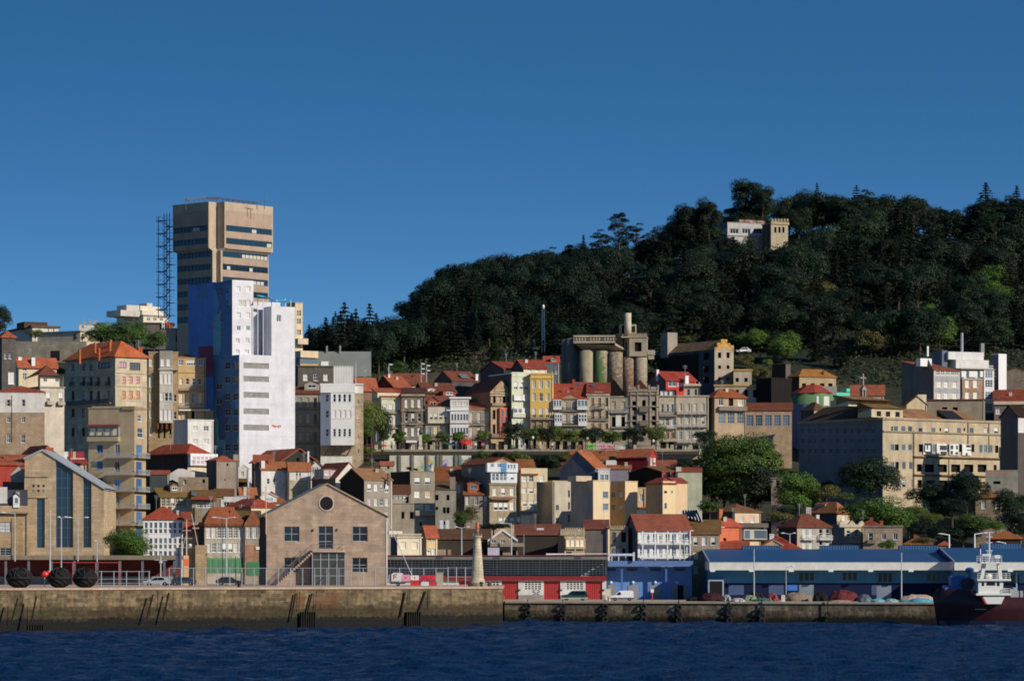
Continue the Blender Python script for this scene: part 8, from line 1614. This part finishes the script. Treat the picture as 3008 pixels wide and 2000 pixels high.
# the workboat mast seen over the pier
R=thing('boat_mast','workboat mast with orange funnel and radar showing over the pier','mast',(W3(548,1718,608).x,608,ZN)); m=MB(); m.bar((0,0,-1),(0,0,11.5),.16,7,.08)
for z,d in ((6.6,1.4),(8.2,1.0),(9.6,.8)): m.bar((-d,0,z),(d,0,z),.06,4)
m.bar((2.6,0,4),(.9,0,12.5),.07,4); m.bar((-1.6,0,3),(0,0,9),.05,4); m.build('pole',pn('b4aaa0'),R); MB().box(-.5,.35,-.5,.5,-.5,5.2).build('funnel',pn('c8a070'),R); MB().box(-.55,.42,-.55,.55,3.4,4.6).build('orange_band',pn('c8602a'),R); MB().blob((.6,0,7),(.35,.35,.3),8).build('radar',WHITE,R)
m=MB(); m.box(-1.9,-.9,-.4,.4,3.2,6.6); m.build('signal_boards',pn('4a5060'),R); MB().box(1.6,3.6,-.5,.5,0,7.0).build('stone_pier',gr('a8906c'),R)
R=thing('boat_mast','small boat mast with crossed spar behind the silver hatchback','mast',(W3(472,1700,600).x,600,ZN)); m=MB(); m.bar((0,0,0),(0,0,5.6),.1); m.bar((-1.1,0,4.4),(1.1,0,4.3),.06); m.blob((0,0,4.0),(.35,.3,.25),8); m.build('pole',pn('a8a8a8'),R)
# rope or pole leaning at the right corner of the stone warehouse
A,B=W3(1138,1528,597),W3(1209,1687,570); o=MB().bar((0,0,0),B-A,.07,5).build('leaning_pole',WHITE,loc=A); tag(o,'white spar leaning from the stone warehouse eave to the barriers','pole')
p=W3(784,1568,598); o=MB().bar((0,0,0),(0,0,8.2),.09,6).build('flag_pole',pn('c08a70'),loc=(p.x,596,W3(784,1568,596).z)); tag(o,'slim pinkish pole at the left corner of the stone warehouse','pole')
# ================================================================= esplanade life
def on_esp(px,Y=789): return Vector((W3(px,1320,Y).x,Y,TERR))
for i,(px,hpx,kind,lab) in enumerate(((1174,50,'young0','young street tree in front of the pale green row house'),(1248,46,'young0','slim young street tree beside the statue column'),(1300,52,'young1','young street tree by the green parasols'),(1346,50,'young0','young street tree before the white galleried row house'),(1417,56,'young1','thin yellowish street tree before the grey balcony row house'),
        (1508,72,'plane0','dark dense round tree before the orange bay row house'),(1566,62,'plane1','low round plane tree before the pale green tall row house'),(1606,60,'plane0','low round plane tree before the yellow row house'),(1645,60,'plane1','low round plane tree left before the pedimented row house'),(1690,54,'plane1','low round plane tree right before the pedimented row house'),(1740,58,'plane0','low round plane tree before the orange brown windowed house'),(1800,52,'plane1','low round plane tree before the blocked granite house'),(1866,58,'plane0','bright round plane tree before the ruined ornate house'),(1925,66,'plane1','taller dark plane tree before the pink lintel row house'),(2070,50,'plane0','low plane tree at the right end of the esplanade'))):
    tree(kind,on_esp(px,790.5),hpx*1.12/F*790,lab,None if kind[0] == 'y' else 68/F*790,'street trees of the esplanade')
R=thing('statue_column','pale stone column with dark statue on the esplanade','statue',on_esp(1235,788)); m=MB(); m.box(-.5,.5,-.5,.5,0,.6); m.box(-.34,.34,-.34,.34,.6,3.2); m.box(-.45,.45,-.45,.45,3.2,3.4); m.build('column',wl('c0b8a4'),R)
m=MB(); m.lathe([(.28,3.4),(.34,3.9),(.3,4.3),(.2,4.7),(.08,4.8)],10); m.blob((0,0,5.0),(.14,.15,.18),8); m.bar((.2,0,4.5),(.55,-.1,4.9),.08,5); m.bar((-.2,0,4.5),(-.4,-.15,4.0),.08,5); m.build('statue',pn('1e2a2a'),R,True)
def parasol(px,py,w,h,col,label,Y=791):
    p=on_esp(px,Y); zt=CZ-(py-HY)/F*Y-TERR; rr=w/F*Y/2; hh=h/F*Y; R=thing('parasol',label,'parasol',p,0,'cafe parasols of the esplanade'); m=MB(); m.lathe([(rr,zt-hh),(rr*.5,zt-hh*.45),(.03,zt)],8); m.build('canopy',col,R); MB().bar((0,0,0),(0,0,zt),.04).build('pole',STEEL,R)
parasol(1310,1292,36,12,pn('1e5a30'),'dark green cafe parasol on the esplanade'); parasol(1328,1300,26,9,pn('1f4a90'),'blue cafe parasol on the esplanade'); parasol(1368,1292,34,12,pn('d0201a'),'bright red cafe parasol on the esplanade'); parasol(1378,1302,30,8,pn('d0402a'),'orange red cafe parasol in front of the red one',789); parasol(1127,1300,14,12,pn('c82018'),'small red parasol at the left end of the esplanade')
def banner(px0,px1,y0,y1,parts,label):
    Y=787.5; a,b_=W3(px0,y1,Y),W3(px1,y0,Y); R=thing('banner',label,'banner',a); m=MB(); w,h=b_.x-a.x,b_.z-a.z
    m.box(0,w,-.04,.04,0,h); m.build('cloth',parts[0],R); k=MB()
    for (u0,u1,v0,v1) in parts[2]: k.box(w*u0,w*u1,-.07,-.04,h*v0,h*v1)
    k.build('lettering',parts[1],R); k=MB(); k.bar((0,.1,-1.2),(0,.1,h),.04); k.bar((w,.1,-1.2),(w,.1,h),.04); k.build('poles',STEEL,R)
banner(1726,1745,1304,1317,(pn('5ac030'),pn('2a5a1a'),[(.16,.24,.25,.8),(.24,.42,.25,.36),(.34,.42,.25,.55),(.24,.42,.46,.55),(.55,.63,.25,.8),(.63,.85,.25,.36),(.63,.8,.48,.58),(.63,.85,.7,.8)]),'bright green banner reading DE above the esplanade railing')
banner(1750,1803,1305,1318,(pn('c89aa8'),pn('b04a5a'),[(.30,.36,.1,.7),(.42,.48,.1,.9),(.5,.62,.1,.25),(.66,.72,.1,.8),(.76,.82,.1,.8),(.86,.96,.1,.5)]),'long pink and white banner above the esplanade railing'); banner(1814,1836,1307,1319,(pn('c4b4c0'),pn('8ac060'),[(.8,1.0,.4,1.0),(.2,.3,.2,.7)]),'short white and green banner right of the pink one')
def person(px,Y,label,top,leg,turn=0.0,h=1.72,z=None):
    p=on_esp(px,Y) if z is None else Vector((W3(px,1300,Y).x,Y,z)); s=h/1.72; R=thing('person',label,'person',p,turn,'people on the esplanade')
    me=bpy.data.meshes.new('body'); V=[(0,0,.92),(0,0,1.2),(0,0,1.42),(0,0,1.52),(0,-.01,1.64),(.1,0,.88),(.12,-.05,.48),(.13,.04,.07),(.13,-.12,.03),(-.1,0,.88),(-.11,.06,.48),(-.12,.12,.08),(-.12,-.02,.03),(.2,0,1.4),(.25,.02,1.12),(.24,-.1,.88),(-.2,0,1.4),(-.26,-.03,1.12),(-.23,-.12,.9)]
    E=[(0,1),(1,2),(2,3),(3,4),(0,5),(5,6),(6,7),(7,8),(0,9),(9,10),(10,11),(11,12),(2,13),(13,14),(14,15),(2,16),(16,17),(17,18)]; RD=[.15,.14,.16,.06,.1,.1,.07,.05,.04,.1,.07,.05,.04,.06,.05,.04,.06,.05,.04]
    me.from_pydata([(x*s,y*s,z_*s) for x,y,z_ in V],E,[]); me.materials.append(top); o=link('body',me,R); md=o.modifiers.new('skin','SKIN'); md.use_smooth_shade=True
    for v,r in zip(me.skin_vertices[0].data if me.skin_vertices else [],RD): v.radius=(r*s,r*s)
    if not me.skin_vertices:
        me.attributes.new if False else None
    o.modifiers.new('sub','SUBSURF').render_levels=1
    MB().lathe([(.19*s,.45*s),(.2*s,.9*s),(.17*s,.98*s)],10).build('trousers',leg,R,True); MB().blob((0,.01,1.70*s),(.105*s,.11*s,.085*s),10).build('hair',pn('1e1610'),R,True)
TP=[pn(c,.66) for c in ('b02a24','2a3a5a','c8c4bc','3a3a3e','5a7a9a')]; LG=[pn(c,.66) for c in ('20242e','3a3a44','5a5248')]
for px,Y,lab,t,l in ((1118,789,'person in dark clothes walking at the left end of the esplanade',3,0),(1150,790,'person in blue top beside the first young street tree',4,1),(1213,789,'person in white top near the white awning',2,0),(1228,790,'person in dark blue left of the statue column',1,1),(1397,789,'person in white top right of the red parasols',2,2),(1398+18,790,'person in red under the thin yellowish tree',0,0),(1541,789,'person in white top behind the railing by the round trees',2,1),(1622,789,'person in pale top leaning at the railing',2,0)): person(px,Y,lab,TP[t],LG[l],RN.uniform(-1,1))
# ================================================================= trees in the town
cr(0,880); treepx('lime0',1110,560,250,806,'light green tree behind the orange roofed block, leftmost of its clump',330,'leafy trees behind the orange roofed block'); treepx('lime1',1290,590,225,803,'tall light green tree in the middle of the clump behind the orange roofed block',330,'leafy trees behind the orange roofed block'); treepx('lime0',1480,600,235,806,'light green tree right of the middle behind the orange roofed block',320,'leafy trees behind the orange roofed block'); treepx('lime1',1690,620,330,808,'light green tree at the right end behind the orange roofed block',290,'leafy trees behind the orange roofed block')
treepx('oak0',10,480,55,800,'dark tree cut by the left picture edge',210); treepx('olive0',385,470,315,880,'round yellowish bush tree before the low modern house',150)
for px in (820,905): treepx('cyp0',px,470,360,870,'small dark conical cypress before the long terrace',50,'small cypresses of the terrace')
cr(0,1280); treepx('big2',1400,1400,1015,632,'bushy bright green tree in front of the white grid house',480)
cr(850,980); treepx('olive0',900,1240,690,776,'tall dusky green tree beside the white oriel house',300); treepx('oak1',1010,1240,840,779,'broad dark tree at the left end of the esplanade houses',230); treepx('lime1',850,1230,900,772,'brighter green tree close to the granite corner of the oriel house',150); treepx('young0',1030,1240,1090,784,'small olive tree at the esplanade end',110)
treepx('bush1',880,1470,1390,768,'dry yellow grass clump on the bank under the esplanade',130); treepx('bush0',860,1330,1240,777,'green ivy clump hanging over the bank left of the pale wall',180)
cr(880,650,3.266); treepx('cedar0',430,1500,790,868,'big dark cedar above the grey warehouse, left crown of the group',560,'cedars above the grey warehouse'); treepx('cedar1',670,1500,800,874,'big dark cedar above the grey warehouse, right pointed crown',480,'cedars above the grey warehouse'); treepx('cedar1',250,1420,930,872,'lower cedar spreading left above the grey warehouse',420,'cedars above the grey warehouse'); treepx('cedar0',540,1480,850,882,'middle cedar between the two pointed crowns',420,'cedars above the grey warehouse'); treepx('oak0',760,1480,1010,866,'dark green tree below the right cedar of the warehouse',330); treepx('lime1',930,1500,1330,856,'bright green bush tree at the foot of the cedars',180); treepx('spruce0',1690,1290,830,890,'weeping pale green conifer at the wood edge',200)
cr(1450,600,3.733); treepx('pine0',1380,640,115,1105,'tall ragged pine standing out on the skyline',420); treepx('pine1',1560,620,250,1108,'wide pine right of the tall ragged pine on the skyline',340); treepx('pine1',1180,680,320,1102,'pine leaning left of the tall ragged pine',330); treepx('spruce1',985,690,340,1100,'slim pointed spruce on the skyline left of the pines',190); treepx('cyp0',825,620,415,1110,'small dense cone shaped tree on the skyline',150)
cr(1900,500); treepx('oak1',1190,620,320,1118,'dark broad tree filling the skyline behind the hilltop villa roof',480); treepx('oak0',1010,640,400,1114,'dark low tree behind the left end of the villa roof',360); treepx('oak2',1130,560,90,1112,'tall dark tree with lobed crown behind the hilltop villa',420); treepx('oak2',1270,560,170,1108,'dark tree right behind the hilltop villa',260); treepx('oak0',480,900,370,1084,'dark tree with bulging crown left of the hilltop villa',420); treepx('oak2',680,860,290,1080,'dark tall tree covering the left part of the hilltop villa',280); treepx('oak1',340,880,490,1086,'dark bulging tree at the far left of the villa clump',280); treepx('cedar2',950,1250,740,1056,'spreading cedar in front of the hilltop villa',560); treepx('oak1',1060,1150,730,1062,'dark round tree right before the hilltop villa wall',330); treepx('oak0',880,1150,720,1064,'dark round tree at the left foot of the hilltop villa',300); treepx('oak0',1380,1150,850,1066,'dark tree in front of the crenellated tower',420); treepx('oak1',1640,760,210,1126,'big dark dome tree right of the crenellated tower',460); treepx('oak0',1780,780,280,1122,'dark dome tree further right of the crenellated tower',420)
for px in (200,350,480,600): treepx('lime1',px,1180,925,1046,'rounded mid green tree in the clipped row left below the villa',170,'row of rounded trees below the villa')
cr(2250,500,2.703); treepx('cedar1',405,420,105,1106,'pointed cedar top on the skyline right of the castle',190); treepx('cedar2',720,420,125,1110,'flat topped cedar on the skyline',260); treepx('cedar1',1745,520,105,1104,'tall dark cedar on the skyline near the right edge',400); treepx('cedar1',1990,560,130,1100,'dark cedar cut by the right picture edge',300)
R=thing('obelisk','thin pale obelisk on a base among the hilltop trees','monument',W3(2428,705,1060)); MB().box(-2,2,-1,1,-1.5,.4).build('base',wl('a49c8c'),R); MB().bar((0,0,.4),(0,0,4.4),.35,4,.2).build('shaft',wl('a49c8c'),R)
cr(2000,920)
for i,(px,pyb,pyt,w,k,lab) in enumerate(((60,330,235,130,'lime1','bright green round tree above the mill roof, left'),(310,330,190,170,'lime0','bright green round tree above the broken tile roof'),(530,390,215,220,'lime1','bright green tree right of the stepped gable'),(700,420,200,180,'lime1','green tree along the hillside road, first right of the stepped gable'),(860,430,175,240,'lime0','large round green tree on the hillside road'),(1060,430,200,230,'oak1','dark green round tree on the hillside road'),(1190,430,180,200,'lime1','green tree near the end of the hillside road'),(1020,560,340,150,'olive0','olive green small tree below the hillside road, left of a pair'),(1140,570,350,170,'olive0','olive green small tree below the hillside road, right of a pair'),(950,620,490,100,'olive0','little yellow green tree below the hillside road'),(1470,330,190,190,'lime1','dark green tree right of the road end'),(720,620,470,170,'bush1','reddish brown shrub above the derelict wing'),(850,780,570,230,'rust0','brownish shrubby tree above the derelict lower wing'),(640,560,470,140,'bush1','dry brown bush right of the mill'),(790,560,470,140,'bush2','dark bush under the hillside road'))): treepx(k,px,pyb,pyt,None,lab,w)
cr(1900,1300)
treepx('big0',1040,800,-145,738,'very large bright leafy tree right of the pale green gable house',860); treepx('big1',850,830,120,744,'dark left half of the large leafy tree clump',560); treepx('big1',1180,860,250,732,'dense green tree filling the right foot of the large tree',520); treepx('big2',1640,800,320,718,'pointed mid green tree left of the hospital flank',460); treepx('lime1',1790,760,430,722,'smaller green tree beside the pointed mid green tree',260); treepx('bush0',690,800,620,716,'green bush beside the pale green gable house',220); treepx('bush2',1560,870,680,708,'dark shrub below the ruined hut',300); treepx('bush1',1450,900,760,700,'brownish shrub behind the cone topped house',260); treepx('bush2',330,330,180,760,'green ivy bush under the esplanade end',240); treepx('bush2',480,300,160,764,'dark bush under the right end of the esplanade',260)
cr(2200,1250)
treepx('big1',1330,880,330,722,'big dark round tree in front of the hospital corner',620); treepx('big2',1400,1230,790,694,'wide bright green tree below the hospital',720); treepx('oak0',830,830,600,726,'dark reddish shrub tree left of the big dark round tree',260); treepx('rust0',850,860,640,716,'brownish tree behind the orange villa',280); treepx('lime1',1060,860,720,712,'small feathery palm like tree before the dark round tree',180); treepx('lime1',1720,1180,900,700,'mid green tree at the right of the wide bright one',260); treepx('bush0',1510,1370,1250,660,'olive ivy bush on the granite house front',190)
cr(2508,1300)
treepx('oak1',850,800,430,716,'dark tree before the hospital main front',480); treepx('oak0',1240,760,330,712,'very dark tall tree before the concrete annex',460); treepx('oak0',1080,900,600,706,'dark tree between hospital front and lone stone house',420); treepx('olive0',850,960,750,694,'yellow green tree under the hospital front',230); treepx('olive0',670,830,680,702,'olive slope bush at the hospital foot',260); treepx('lime1',1330,1040,760,690,'mid green tree in front of the lone stone house',400); treepx('lime0',1560,1000,850,684,'bright yellow green bush right of the lone stone house',160); treepx('oak1',1740,900,500,704,'dark tree at the right edge beside the lone stone house',420); treepx('oak0',1760,1120,740,690,'dark green tree low at the right edge',420); treepx('oak0',700,1080,860,690,'dark tree above the overgrown orange roof',240); treepx('bush2',1000,1100,880,688,'dark shrub mass above the blue warehouse',400); treepx('bush2',1200,1120,900,690,'dark shrub right of the shrub mass above the blue warehouse',360); treepx('bush1',760,1130,1040,680,'brown bush over the overgrown orange roof',260)
cr(1150,1300); treepx('rust0',810,960,690,690,'big brown green bush tree beside the lime patched ruin',250); treepx('bush2',1120,980,870,682,'dark green bush behind the lighthouse lantern',360); treepx('lime1',760,940,760,686,'green shrub left part of the bush tree',150)
cr(0,0,1)
for px,pyb,pyt,w,k,lab in ((1470,1352,1322,40,'bush2','dark ivy clump on the esplanade wall behind the banded house roof'),(1530,1372,1326,60,'bush0','green ivy clump on the esplanade wall above the cream parapet'),(1610,1380,1330,70,'bush2','wide dark ivy clump on the esplanade wall left of the dark gabled house'),(1665,1362,1326,46,'bush1','brownish ivy clump on the esplanade wall beside the dark gabled house'),(1420,1350,1324,36,'bush0','small green ivy clump at the right end of the painted wall')): treepx(k,px,pyb,pyt,783,lab,w)
